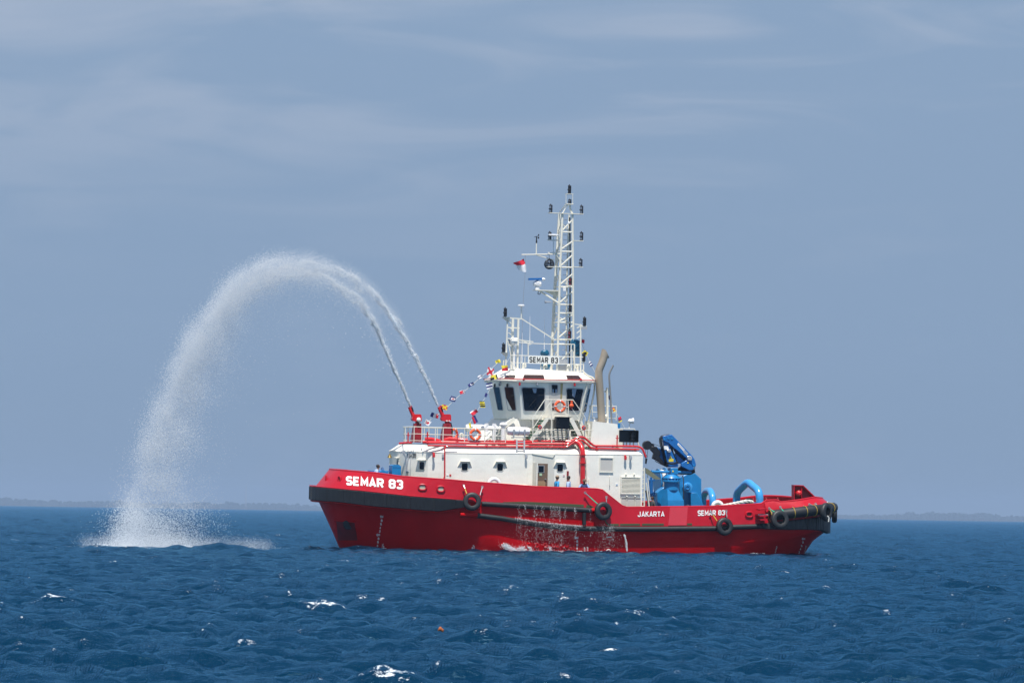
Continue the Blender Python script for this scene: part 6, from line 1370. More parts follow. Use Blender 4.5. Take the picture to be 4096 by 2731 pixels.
# ------------------------------------------------------------ tyres hung along the side
def ring_profile(c, ax, prof, n=40):       # closed profile of (radius, along) swept round an axis
    c = Vector(c); ax = Vector(ax).normalized(); u = ax.orthogonal().normalized(); w = ax.cross(u); m = MB(); k = len(prof)
    for i in range(n):
        a = 2 * math.pi * i / n; d = u * math.cos(a) + w * math.sin(a)
        for r, h in prof: m.v.append(tuple(c + d * r + ax * h))
    for i in range(n):
        i2 = (i + 1) % n
        for j in range(k): j2 = (j + 1) % k; m.f.append((i * k + j, i2 * k + j, i2 * k + j2, i * k + j2))
    m.m = [0] * len(m.f); return m
TP = [(.27, .07), (.25, .10), (.255, .135), (.30, .15), (.38, .158), (.455, .14), (.50, .10), (.515, .05), (.515, -.05), (.50, -.10), (.455, -.14), (.38, -.158), (.30, -.15), (.255, -.135), (.25, -.10), (.27, -.07), (.30, -.06), (.33, 0), (.30, .06)]
def tyre(px, py, ax, off, label, lash=(), R_=.515, out=None):
    s = s_at(px) if px < 3290 else None
    if s is not None: v = hp(s, 'F1') + nrm(s, 'F1') * off; c = P(px, py, v.y)
    else: c = out
    t = thing('tyre', label, 'tyre', c, 'tyres hung over the side as fenders')
    k = R_ / .515; m = ring_profile(c, ax, [(r * k, h * k) for r, h in TP]); part('tread_and_sidewalls', m, TYRE, t)
    m = MB(); axv = Vector(ax).normalized(); u = axv.orthogonal().normalized(); w = axv.cross(u)
    m2 = ring_profile(c + axv * .1, ax, [(.275 * k, .02), (.285 * k, .03), (.285 * k, .0)], 32); part('bead', m2, addmat('bead_rubber', (.055, .056, .06), .4), t)
    for (x0, y0, x1, y1, mm) in lash:
        a = P(x0, y0, c.y + off * .7); b2 = P(x1, y1, c.y - .03); m = MB(); m.tube([a, b2], .028, 6); part('lashing', m, mm, t)
        m = MB(); m.torus(a + Vector((0, -.02, 0)), .06, .02, (0, 1, 0), 12, 5); m.tube([a, a.lerp(b2, .35) + Vector((0, -.01, 0))], .035, 6); part('shackle', m, STEEL, t)
    return t
tyre(1888, 2005, (-.10, -1, .12), .32, 'black tyre hung under the round fender joint, nearest the bow', [(1855, 1941, 1867, 1974, YSTRAP), (1929, 1947, 1920, 1980, STEEL)])
tyre(2413, 2043, (.14, -1, .08), .30, 'black tyre hanging below the step in the bulwark, on a green strap', [(2340, 1970, 2390, 2015, GSTRAP), (2425, 1988, 2426, 2008, STEEL)], R_=.52)
tyre(2898, 2105, (.12, -1, .12), .30, 'black tyre hanging below the white stern lettering', [(2842, 2045, 2868, 2082, YSTRAP), (2905, 2043, 2908, 2068, STEEL)], R_=.51)
tyre(3119, 2077, (.10, -1, .16), .72, 'black tyre lashed at the forward end of the cylindrical stern fender', [(3077, 2033, 3103, 2050, GSTRAP), (3121, 2028, 3136, 2047, GSTRAP)], R_=.54)
cyp = lambda px: min(cyl_pts, key=lambda v: abs(proj(v)[0] - px) - v.y * .2).y
c5 = P(3304, 2047, cyp(3304) - .62); tyre(3304, 2047, (.80, -1, .05), .3, 'black tyre turned aft on the stern quarter with a white rope end', [(3237, 2017, 3285, 2028, GSTRAP), (3262, 2015, 3283, 2038, GSTRAP)], R_=.53, out=c5)
m = MB(); m.tube(arc([P(3310, 2062, c5.y - .2), P(3316, 2070, c5.y - .2), P(3314, 2086, c5.y - .2)], .1), .035, 6); solo('rope_end', m, ROPE, 'short frayed white rope end hanging through the aft-turned tyre', 'rope', P(3314, 2070, c5.y - .2))
c6 = P(3338, 2056, -1.2); tyre(3336, 2056, (1, -.35, 0), .3, 'black tyre hanging at the very stern, seen almost edge on', (), R_=.5, out=c6)
# ------------------------------------------------------------ lifebuoys
def lifebuoy(px, py, Y, label, ax=(0.05, -1, .05), R1=.27, parent=None):
    c = P(px, py, Y); t = thing('lifebuoy', label, 'lifebuoy', c, 'orange lifebuoys on the rails')
    axv = Vector(ax).normalized(); m = MB(); m.torus(c, R1, .075, axv, 32, 12); part('ring', m, ORANGE, t)
    u = axv.orthogonal().normalized(); w = axv.cross(u)
    for k in range(4):
        a = math.pi / 4 + k * math.pi / 2; d = u * math.cos(a) + w * math.sin(a); tg = -u * math.sin(a) + w * math.cos(a); m = MB(); m.torus(c + d * R1, .079, .012, tg, 14, 5); m.tube([c + d * R1 - tg * .03, c + d * R1 + tg * .03], .081, 12); part('reflective_band', m, addmat('silver_tape', (.62, .62, .64), .35), t)
    m = MB(); pts = []
    for k in range(33):
        a = 2 * math.pi * k / 32; d = u * math.cos(a) + w * math.sin(a); pts.append(c + d * (R1 + .085 + .02 * abs(math.sin(2 * (a - math.pi / 4)))))
    m.tube(pts, .010, 4, caps=False); part('grab_line', m, ROPE, t); return t
lifebuoy(2240, 1625, YPF - .09, 'orange lifebuoy on the rail in front of the wheelhouse door', R1=.28)
lifebuoy(1901, 1738, YR - .1, 'orange lifebuoy on the deckhouse rail below the white liferaft canister, right of the other', R1=.275)
lifebuoy(1816, 1735, 2.2, 'orange lifebuoy seen partly behind the nearer fire monitor, turned away', ax=(.75, -1, 0), R1=.27)
t = thing('rescue_light', 'small orange rescue light unit strapped to the landing rail beside the lifebuoy', 'light', P(2286, 1620, YPF - .08)); m = MB(); c = P(2286, 1622, YPF - .1); m.ball(c, (.13, .09, .12), 10, 7); part('float_body', m, ORANGE, t); m = MB(); m.box(c + Vector((-.05, -.05, .1)), c + Vector((.05, .05, .28))); part('lamp_tube', m, ORANGE, t); m = MB(); m.lathe(c + Vector((0, 0, -.22)), [(.03, 0), (.06, .12)], 'Z', 8); part('weight', m, DRED, t)
# ------------------------------------------------------------ liferaft canisters
def raft(px, py, Y, L_, r, label):
    c = P(px, py, Y); t = thing('liferaft_canister', label, 'liferaft', c + Vector((0, 0, -r)), 'white liferaft canisters')
    m = MB(); m.lathe(c, [(r * .45, -L_), (r * .8, -L_ * .97), (r * .97, -L_ * .86), (r, -L_ * .5), (r * 1.0, L_ * .5), (r * .97, L_ * .86), (r * .8, L_ * .97), (r * .45, L_)], 'X', 24); part('shell', m, WHITE, t)
    m = MB(); m.torus(c, r * 1.0, .02, (0, 0, 1), 4, 4); m.v = []; m.f = []; m.m = []; m.box(c + Vector((-L_ * .96, -r * 1.04, -.02)), c + Vector((L_ * .96, r * 1.04, .02))); part('seam_flange', m, WHITE, t)
    for x in (-L_ * .55, 0.0, L_ * .55): m = MB(); m.torus(c + Vector((x, 0, 0)), r * 1.02, .022, (1, 0, 0), 24, 5); part('strap', m, addmat('grey_strap', (.45, .45, .46), .6), t)
    m = MB()
    for x in (-L_ * .5, L_ * .5): m.bar(c + Vector((x, -r * .9, -r * 1.6)), c + Vector((x * .9, -r * 1.05, .1)), .05, .08); m.bar(c + Vector((x, r * .6, -r * 1.6)), c + Vector((x, -r * .95, -r * 1.55)), .05, .08)
    m.bar(c + Vector((-L_ * .55, -r * .92, -r * 1.5)), c + Vector((L_ * .55, -r * .92, -r * 1.5)), .04, .05)
    part('cradle', m, GREYF, t); return t
raft(2073, 1724, -3.3, .66, .235, 'white liferaft canister in its cradle at the near deckhouse rail, below the wheelhouse windows')
raft(1903, 1712, 2.4, .62, .22, 'white liferaft canister farther away, behind the deckhouse lifebuoy')
# ------------------------------------------------------------ crew
SKIN = mat('brown_skin', (0.17, 0.075, 0.042), 0.5, var=.1, vscale=10)
HAIR = mat('black_hair', (0.012, 0.010, 0.010), 0.6)
def grown(name, verts, edges, radii, m, levels=1):
    me = bpy.data.meshes.new(name); me.from_pydata([tuple(v) for v in verts], edges, []); o = bpy.data.objects.new(name, me); col.objects.link(o)
    md = o.modifiers.new('skin', 'SKIN'); md.use_smooth_shade = True
    for i, r in enumerate(radii):
        sv = me.skin_vertices[0].data[i]; sv.radius = r if isinstance(r, tuple) else (r, r); sv.use_root = (i == 0)
    ss = o.modifiers.new('sub', 'SUBSURF'); ss.levels = levels; ss.render_levels = levels
    dg = bpy.context.evaluated_depsgraph_get(); dg.update(); nm = bpy.data.meshes.new_from_object(o.evaluated_get(dg)); nm.name = name
    bpy.data.objects.remove(o); nm.materials.clear(); nm.materials.append(m)
    nm.polygons.foreach_set('use_smooth', [True] * len(nm.polygons)); return nm
def person(label, base, face, J, shirt, trousers, hat=None, headtilt=(0, 0), scale=1.0, hairstyle='short', group='crew on the tugboat'):
    # J: joint positions in the person's frame: x forward, y left, z up (metres)
    t = thing('person', label, 'person', base, group)
    t.matrix_world = t.matrix_world @ Matrix.Rotation(face, 4, 'Z') @ Matrix.Scale(scale, 4); BASE[t.name] = Vector((0, 0, 0))
    V = Vector
    pel, che, nek = V(J.get('pelvis', (0, 0, .92))), V(J.get('chest', (0, 0, 1.28))), V(J.get('neck', (0, 0, 1.46)))
    hd = nek + V((J.get('hx', .02), J.get('hy', 0), .15))
    vs_ = [pel, pel.lerp(che, .5), che, nek, nek + V((.01, 0, .06)), hd + V((0, 0, -.02)), hd + V((-.01, 0, .07))]
    es = [(0, 1), (1, 2), (2, 3), (3, 4), (4, 5), (5, 6)]; rs = [(.16, .12), (.145, .105), (.17, .115), (.07, .07), (.058, .058), (.085, .075), (.082, .07)]
    sh, tr, so = [pel + V((0, 0, .02)), pel.lerp(che, .5), che, nek - V((0, 0, .03))], [pel], [(0, 1), (1, 2), (2, 3)]
    shr = [(.18, .14), (.165, .125), (.19, .135), (.085, .085)]; to = []; trr = [(.175, .135)]; shoes = []
    for s_, side in ((1, 'l'), (-1, 'r')):
        sp = che + V((0, s_ * .18, .08)); el = V(J['elbow_' + side]); wr = V(J['wrist_' + side]); d = (wr - el).normalized(); n0 = len(vs_)
        ha = wr + d * .05; vs_ += [sp, el, wr, ha]; es += [(2, n0), (n0, n0 + 1), (n0 + 1, n0 + 2), (n0 + 2, n0 + 3)]; rs += [.062, .043, .03, (.038, .02)]
        lat = d.cross(V((0, 0, 1))); lat = lat.normalized() if lat.length > .1 else V((0, 1, 0)); dn = V((0, 0, -1))
        for q in range(4):
            b0 = ha + d * .035 + lat * (-.03 + .02 * q); L_ = (.045, .055, .052, .04)[q]; n1 = len(vs_); vs_ += [b0, b0 + d * L_ * .6 + dn * .008, b0 + d * L_ + dn * .03]; es += [(n0 + 3, n1), (n1, n1 + 1), (n1 + 1, n1 + 2)]; rs += [.010, .009, .008]
        n1 = len(vs_); vs_ += [ha + lat * s_ * .04, ha + lat * s_ * .055 + d * .035 + dn * .01]; es += [(n0 + 3, n1), (n1, n1 + 1)]; rs += [.012, .010]
        k0 = len(sh); sh += [sp, sp.lerp(el, .6), el]; so += [(2, k0), (k0, k0 + 1), (k0 + 1, k0 + 2)]; shr += [.082, .066, .06]
        hp_ = pel + V((0, s_ * .1, -.04)); kn = V(J.get('knee_' + side, (.03, s_ * .11, .49))); an = V(J.get('ankle_' + side, (0, s_ * .12, .09)))
        n0 = len(vs_); vs_ += [hp_, kn, an]; es += [(0, n0), (n0, n0 + 1), (n0 + 1, n0 + 2)]; rs += [.085, .058, .042]
        k1 = len(tr); tr += [hp_, kn, an]; to += [(0, k1), (k1, k1 + 1), (k1 + 1, k1 + 2)]; trr += [.105, .078, .07]; shoes.append(an)
    def add_(nm, par_=t):
        o = bpy.data.objects.new(nm.name, nm); col.objects.link(o); o.parent = par_; BASE[o.name] = Vector((0, 0, 0)); return o
    add_(grown('body', vs_, es, rs, SKIN)); add_(grown('shirt', sh, so, shr, shirt)); add_(grown('trousers', tr, to, trr, trousers))
    # head details turned with the look direction
    tz, tp = headtilt; RM = Matrix.Rotation(tz, 3, 'Z') @ Matrix.Rotation(-tp, 3, 'Y')
    def hpnt(x, y, z): return hd + RM @ V((x, y, z))
    m = MB(); m.ball((0, 0, 0), 1, 14, 10); m.v = [tuple(hpnt(v[0] * .098 - .002, v[1] * .078, v[2] * .118 + .015)) for v in m.v]
    m.ball(hpnt(.095, 0, -.005), .018, 6, 4); m.ball(hpnt(.088, 0, -.045), (.014, .025, .008), 6, 4)
    for s_ in (1, -1): m.ball(hpnt(0, s_ * .078, 0), (.018, .01, .03), 6, 4)
    hm_ = part('head', m, SKIN, t)
    for s_ in (1, -1): m = MB(); m.ball(hpnt(.086, s_ * .03, .025), (.01, .014, .008), 6, 4); part('eye', m, HAIR, hm_)
    m = MB(); m.ball((0, 0, 0), 1, 14, 10); m.v = [tuple(hpnt(-.018 + v[0] * .104, v[1] * .088, .035 + v[2] * .108 if v[2] > -.5 else .035 - .054)) for v in m.v]; part('hair', m, HAIR, hm_)
    if hat:
        m = MB(); m.ball((0, 0, 0), 1, 16, 8); m.v = [tuple(hpnt(v[0] * .112 - .005, v[1] * .098, .055 + max(v[2], 0) * .10)) for v in m.v]
        if hat[0] == 'cap':
            k = 8; top = [hpnt(.08 + .09 * math.sin(math.pi * i / k), -.08 + .16 * i / k, .062) for i in range(k + 1)]; m.add(top + [v - V((0, 0, .012)) for v in top], [tuple(range(k + 1)), tuple(range(2 * k + 1, k, -1))] + [(i, i + 1, k + 2 + i, k + 1 + i) for i in range(k)])
        else: m.lathe(hpnt(0, 0, .05), [(.17, -.025), (.172, -.018), (.1, .02)], 'Z', 20)
        part('cap' if hat[0] == 'cap' else 'bucket_hat', m, hat[1], hm_)
    m = MB(); 
    k = 0
    for a in shoes: m = MB(); m.ball(a + V((.06, 0, -.05)), (.14, .055, .045), 10, 6); part('shoe', m, BLACK, t)
    return t
NAVY = mat('navy_trousers', (.02, .025, .05), .8)
def onfore(px, py, Y): p = P(px, py, Y); return Vector((p.x, Y, DECKF(p.x)))
SH1 = mat('bright_blue_shirt', (.03, .30, .62), .7, var=.2, vscale=9); SH2 = mat('pale_blue_shirt', (.38, .52, .78), .7, var=.15, vscale=9); SH3 = mat('light_blue_shirt', (.26, .40, .70), .7, var=.2, vscale=9); SH4 = mat('dark_grey_overalls', (.05, .055, .06), .8)
KHAKI = mat('beige_cap', (.30, .22, .15), .7); BHAT = mat('brown_bucket_hat', (.13, .075, .055), .8, var=.3, vscale=20)
def hscale(base, py): return max(.85, min(1.15, (P(proj(base)[0], py, base.y).z - base.z) / 1.76))
b0 = onfore(2228, 1900, -4.5)
person('man in bright blue shirt and beige cap standing by the deckhouse wall, facing aft', b0, 0.1, dict(elbow_l=(.0, .27, 1.02), wrist_l=(.22, .2, 1.0), elbow_r=(-.05, -.27, 1.06), wrist_r=(.24, -.12, .98), hx=.03), SH1, NAVY, ('cap', KHAKI), scale=hscale(b0, 1900))
b0 = onfore(2275, 1901, -4.45)
person('bareheaded man in pale blue shirt facing the man with the beige cap', b0, math.pi - .5, dict(elbow_l=(-.02, .27, 1.04), wrist_l=(.22, .16, .96), elbow_r=(.02, -.27, 1.04), wrist_r=(.32, -.16, .98)), SH2, NAVY, None, headtilt=(.2, -.1), scale=hscale(b0, 1901))
b0 = onfore(2338, 1915, -4.75)
person('man in light blue shirt and brown hat leaning on the bulwark beside the red pipe', b0, -math.pi / 2 - .3, dict(pelvis=(-.12, 0, .9), chest=(.10, 0, 1.20), neck=(.17, 0, 1.34), hx=.07, elbow_l=(.28, .30, 1.10), wrist_l=(.38, .05, 1.12), elbow_r=(.26, -.32, 1.10), wrist_r=(.42, -.22, 1.02)), SH3, NAVY, ('hat', BHAT), headtilt=(.4, -.35), scale=hscale(b0, 1911) * 1.05)
p = P(1512, 1862, -2.4); b0 = Vector((p.x, -2.4, DECKF(p.x)))
person('dark haired man in pale shirt behind the bow windlass, looking up and aft', b0, 0.0, dict(pelvis=(-.2, 0, .9), chest=(-.08, 0, 1.24), neck=(.0, 0, 1.42), hx=.02, elbow_l=(-.12, .3, 1.02), wrist_l=(.12, .3, .96), elbow_r=(-.16, -.3, 1.02), wrist_r=(.1, -.3, .95)), SH2, NAVY, None, headtilt=(0, .5), scale=hscale(b0, 1852))
p = P(2611, 1985, -3.9); b0 = Vector((p.x, -3.9, 1.85))
person('man in dark grey overalls standing in the shade between the deckhouse and the winch', b0, math.pi + .3, dict(elbow_l=(-.02, .27, 1.04), wrist_l=(.16, .2, .96), elbow_r=(-.02, -.27, 1.04), wrist_r=(.16, -.2, .98)), SH4, SH4, None, scale=hscale(b0, 1983))
# ------------------------------------------------------------ flags
FM = {k: mat('flag_' + k, c, .8, var=.06, vscale=8) for k, c in dict(red=(.62, .015, .035), white=(.78, .78, .80), blue=(.02, .025, .16), black=(.012, .012, .018), yellow=(.80, .66, .05)).items()}
FKEYS = ['red', 'white', 'blue', 'black', 'yellow']
def flag(cx, cy, w, h, rot, Y, pat, label, n=12, k=8, sag=.08, group='signal flags', name='signal_flag', cat='flag', taper=0.0):
    c = P(cx, cy, Y); w *= M1; h *= M1; a = R(rot); ux = Vector((math.cos(a), 0, -math.sin(a))); uz = Vector((math.sin(a), 0, math.cos(a))); m = MB(); ph = rnd.uniform(0, 6)
    for j in range(k + 1):
        for i in range(n + 1):
            u, v = i / n, j / k; tp = 1 - taper * u
            off = math.sin(u * 5.5 + ph + v * 1.2) * sag * w * 1.2; dz = math.sin(u * 4 + ph * 2) * .05 * h
            m.v.append(tuple(c + ux * (u - .5) * w * (1 - .06 * math.cos(v * 5 + ph)) + uz * ((v - .5) * h * tp + dz) + Vector((0, off, 0))))
    for j in range(k):
        for i in range(n):
            m.f.append((j * (n + 1) + i, j * (n + 1) + i + 1, (j + 1) * (n + 1) + i + 1, (j + 1) * (n + 1) + i)); m.m.append(FKEYS.index(pat((i + .5) / n, (j + .5) / k)))
    o = solo(name, m, [FM[x] for x in FKEYS], label, cat, c, group, sharp=60); return o
hor = lambda *c: (lambda u, v: c[min(len(c) - 1, int((1 - v) * len(c)))])
ver = lambda *c: (lambda u, v: c[min(len(c) - 1, int(u * len(c)))])
bx_ = lambda a, b_, c=None: (lambda u, v: (c if c and .36 < u < .64 and .36 < v < .64 else b_) if .2 < u < .8 and .2 < v < .8 else a)
def cross(bg_, fg): return lambda u, v: fg if abs(u - v) < .16 or abs(u + v - 1) < .16 else bg_
def dots(bg_, fg): return lambda u, v: fg if (u - .5) ** 2 + (v - .5) ** 2 < .09 else bg_
solid = lambda c: (lambda u, v: c)
F1 = [(1992, 1446, 20, 14, -25, solid('yellow'), 'plain yellow signal flag, topmost on the line to the near fire monitor'), (1962, 1487, 27, 32, 10, cross('white', 'red'), 'white signal flag with a red diagonal cross'),
      (1921, 1507, 22, 13, -30, hor('white', 'blue', 'white'), 'white and dark blue signal flag just below the red cross flag'), (1884, 1538, 26, 12, -30, lambda u, v: 'white' if .4 < u < .6 and .2 < v < .8 else 'blue', 'dark blue signal flag with a white centre'),
      (1850, 1567, 24, 14, -20, lambda u, v: 'red' if u < .65 and v < .85 else 'white', 'red and white signal flag halfway down the forward line'), (1812, 1595, 24, 20, 20, bx_('blue', 'white', 'red'), 'signal flag of nested dark blue, white and red squares'),
      (1778, 1629, 24, 20, 5, cross('red', 'yellow'), 'red signal flag with a yellow diagonal cross beside the near monitor nozzle'), (1739, 1661, 32, 18, 15, ver('blue', 'white', 'red'), 'dark blue, white and red striped signal flag between the two fire monitors'),
      (1710, 1689, 24, 20, 30, dots('white', 'red'), 'white signal flag with red diamonds at the foot of the forward line')]
F2 = [(2019, 1472, 26, 22, -10, lambda u, v: 'yellow' if v > .55 + (u - .5) * .3 else 'red', 'red and yellow signal flag just above the wheelhouse eave'), (1976, 1509, 30, 18, -10, lambda u, v: 'black' if u < .5 and v < .5 or u > .8 else 'yellow', 'black and yellow signal flag at the wheelhouse corner'),
      (1957, 1543, 25, 24, -8, hor('blue', 'white', 'blue', 'white'), 'blue and white striped signal flag in front of the wheelhouse window'), (1944, 1580, 9, 16, 20, solid('blue'), 'small folded dark blue signal flag on the inner line'),
      (1930, 1617, 20, 26, -12, hor('black', 'yellow', 'black', 'yellow', 'black', 'yellow'), 'black and yellow striped signal flag'), (1896, 1648, 30, 18, -40, lambda u, v: 'white' if v > .8 else 'red', 'red pennant near the foot of the inner line'),
      (1899, 1678, 18, 30, -25, ver('red', 'blue'), 'red and blue signal flag hanging above the far liferaft'), (1880, 1702, 8, 22, -10, solid('yellow'), 'thin yellow pennant at the foot of the inner line')]
F3 = [(2331, 1365, 16, 18, 10, lambda u, v: 'red' if .15 < u and .12 < v < .88 else 'white', 'red and white signal flag at the top of the after line'), (2341, 1412, 22, 18, 35, dots('yellow', 'black'), 'yellow signal flag with a black disc beside the aft lantern'), (2363, 1455, 12, 20, -30, hor('white', 'blue', 'white', 'blue'), 'small blue and white signal flag above the large exhaust'),
      (2456, 1638, 12, 18, -25, hor('red', 'yellow', 'red', 'yellow'), 'red and yellow striped signal flag behind the thin exhaust'), (2480, 1677, 15, 20, -15, lambda u, v: 'red' if v > .45 else ('blue' if v > .2 else 'yellow'), 'red, blue and yellow signal flag above the blue locker'), (2437, 1590, 6, 18, -15, solid('blue'), 'narrow dark blue signal flag between the exhausts')]
for (px, py, w, h, rot, pat, lb) in F1: flag(px, py, w, h, rot, -1.6, pat, lb)
for (px, py, w, h, rot, pat, lb) in F2: flag(px, py, w, h, rot, -3.2, pat, lb)
for (px, py, w, h, rot, pat, lb) in F3: flag(px, py, w, h, rot, -1.5, pat, lb)
def dressline(pts, Y, label):
    m = MB(); pp = [P(a, b_, Y) for a, b_ in pts]; m.tube(pp, .013, 5); solo('dressing_line', m, ROPE, label, 'line', pp[0], 'lines carrying signal flags')
dressline([(2011, 1428), (1992, 1449), (1962, 1478), (1921, 1510), (1884, 1543), (1848, 1572), (1812, 1605), (1776, 1640), (1739, 1668), (1698, 1694)], -1.58, 'thin white line of flags running down to the fire monitors')
dressline([(2041, 1426), (2010, 1480), (1975, 1532), (1950, 1575), (1925, 1615), (1905, 1652), (1875, 1697)], -3.15, 'thin white line of flags passing the wheelhouse corner down to the deckhouse rail')
dressline([(2322, 1364), (2345, 1415), (2363, 1458), (2378, 1484), (2412, 1553), (2440, 1600), (2462, 1642), (2484, 1685), (2500, 1714)], -1.45, 'thin white line of flags running aft past the exhaust stacks')
o = flag(2080, 1058, 46, 50, -12, -.05, lambda u, v: 'red' if v > .5 else 'white', 'national flag with red upper and white lower half flying from the yard', group=None, name='national_flag', sag=.12, taper=0.0)
# gather the fly: narrow towards the left and droop
for v in o.data.vertices:
    u = (v.co.x / (46 * M1)) + .5; v.co.z = v.co.z * (.42 + .58 * u) - (1 - u) * .02; 
    if v.co.z < 0: v.co.x = v.co.x * .8 + .08; v.co.z *= 1.35
m = MB(); m.tube([P(2101, 1021, -.08), P(2101, 1085, -.08), P(2094, 1180, -.1), P(2088, 1330, -.3), P(2084, 1420, -.6)], .010, 4); solo('halyard', m, addmat('grey_line', (.25, .26, .28), .7), 'thin grey halyard below the national flag', 'line', P(2101, 1085, -.08))
# ------------------------------------------------------------ floating litter
w = ground(1764, 2541); m = MB(); m.ball((w.x, w.y - .2, .12), (.06, .08, .04), 8, 5); m.v = [(v[0], v[1], v[2] + .02 * math.sin(v[0] * 60)) for v in m.v]
solo('floating_leaf', m, mat('orange_leaf', (.35, .10, .03), .6), 'small orange brown leaf floating on the open water in the foreground', 'leaf', (w.x, w.y, .1), frame=ID)
# ------------------------------------------------------------ thrown and falling water
rg = np.random.default_rng(17)
TET = np.array([[1, 1, 1], [1, -1, -1], [-1, 1, -1], [-1, -1, 1]], float) / math.sqrt(3)
def droplets(pos, rad, name, m, label, cat, stretch=None):
    n = len(pos); q = rg.normal(size=(n, 4)); q /= np.linalg.norm(q, axis=1)[:, None]; a, b, c, d = q.T
    Rm = np.stack([np.stack([1 - 2 * (c * c + d * d), 2 * (b * c - a * d), 2 * (b * d + a * c)], -1), np.stack([2 * (b * c + a * d), 1 - 2 * (b * b + d * d), 2 * (c * d - a * b)], -1), np.stack([2 * (b * d - a * c), 2 * (c * d + a * b), 1 - 2 * (b * b + c * c)], -1)], 1)
    v = np.einsum('nij,kj->nki', Rm, TET) * rad[:, None, None] * rg.uniform(.7, 1.3, size=(n, 1, 1))
    if stretch is not None: v = v * np.asarray(stretch)
    v = (v + pos[:, None, :]).reshape(-1, 3).astype(np.float32)
    f = np.array([[0, 1, 2], [0, 3, 1], [0, 2, 3], [1, 3, 2]]); f = (np.arange(n)[:, None, None] * 4 + f[None]).reshape(-1).astype(np.int32)
    me = bpy.data.meshes.new(name); me.vertices.add(len(v)); me.vertices.foreach_set('co', v.ravel()); me.loops.add(len(f)); me.loops.foreach_set('vertex_index', f); k = len(f) // 3
    me.polygons.add(k); me.polygons.foreach_set('loop_start', np.arange(0, 3 * k, 3, dtype=np.int32)); me.polygons.foreach_set('loop_total', np.full(k, 3, dtype=np.int32)); me.update(calc_edges=True)
    me.polygons.foreach_set('use_smooth', np.ones(k, dtype=bool)); me.materials.append(m); o = bpy.data.objects.new(name, me); col.objects.link(o); return props(o, label, cat, None, 'stuff')
SPR = bpy.data.materials.new('aerated_water'); SPR.use_nodes = True; t = SPR.node_tree; b = t.nodes['Principled BSDF']; b.inputs['Base Color'].default_value = (.92, .955, .99, 1); b.inputs['Roughness'].default_value = .6
tr_ = t.nodes.new('ShaderNodeBsdfTranslucent'); tr_.inputs[0].default_value = (.92, .955, .99, 1); mx = t.nodes.new('ShaderNodeMixShader'); mx.inputs[0].default_value = .5
t.links.new(b.outputs[0], mx.inputs[1]); t.links.new(tr_.outputs[0], mx.inputs[2]); tp_ = t.nodes.new('ShaderNodeBsdfTransparent'); mx2 = t.nodes.new('ShaderNodeMixShader'); mx2.inputs[0].default_value = .25; t.links.new(mx.outputs[0], mx2.inputs[1]); t.links.new(tp_.outputs[0], mx2.inputs[2]); t.links.new(mx2.outputs[0], [x for x in t.nodes if x.type == 'OUTPUT_MATERIAL'][0].inputs[0])
PA = [(1641, 1624), (1600, 1530), (1560, 1440), (1520, 1350), (1480, 1268), (1430, 1198), (1370, 1150), (1300, 1110), (1220, 1088), (1140, 1088), (1060, 1108), (980, 1155), (905, 1222), (842, 1305), (792, 1395), (745, 1495), (705, 1595), (665, 1705), (625, 1825), (588, 1945), (560, 2065), (540, 2185)]
PB = [(1750, 1620), (1710, 1530), (1660, 1430), (1605, 1330), (1550, 1240), (1490, 1165), (1420, 1112), (1340, 1074), (1250, 1052), (1160, 1044), (1080, 1056), (1000, 1098), (925, 1160), (860, 1245), (800, 1335), (750, 1440), (705, 1545), (664, 1660), (625, 1780), (590, 1900), (565, 2030), (545, 2185)]
# spread (px) along the arc and share of droplets
def curve(Pn, s):
    Pn = np.array(Pn, float); seg = np.r_[0, np.cumsum(np.hypot(*np.diff(Pn, axis=0).T))]; L_ = seg[-1]; d = s * L_
    x = np.interp(d, seg, Pn[:, 0]); y = np.interp(d, seg, Pn[:, 1]); e = 6; x2 = np.interp(d + e, seg, Pn[:, 0]); y2 = np.interp(d + e, seg, Pn[:, 1]); x1 = np.interp(d - e, seg, Pn[:, 0]); y1 = np.interp(d - e, seg, Pn[:, 1])
    tx, ty = x2 - x1, y2 - y1; k = np.hypot(tx, ty) + 1e-6; return x, y, tx / k, ty / k
SS_ = [0, .04, .12, .25, .40, .50, .62, .75, .88, 1.0]; SR = [2.5, 4, 7, 14, 25, 34, 44, 56, 72, 92]
DS = [0, .04, .12, .25, .40, .50, .62, .75, .88, 1.0]; DD = [2.0, 1.15, 1.0, .9, 1.15, 1.2, 1.0, .8, .85, 1.15]
allp, allr = [], []
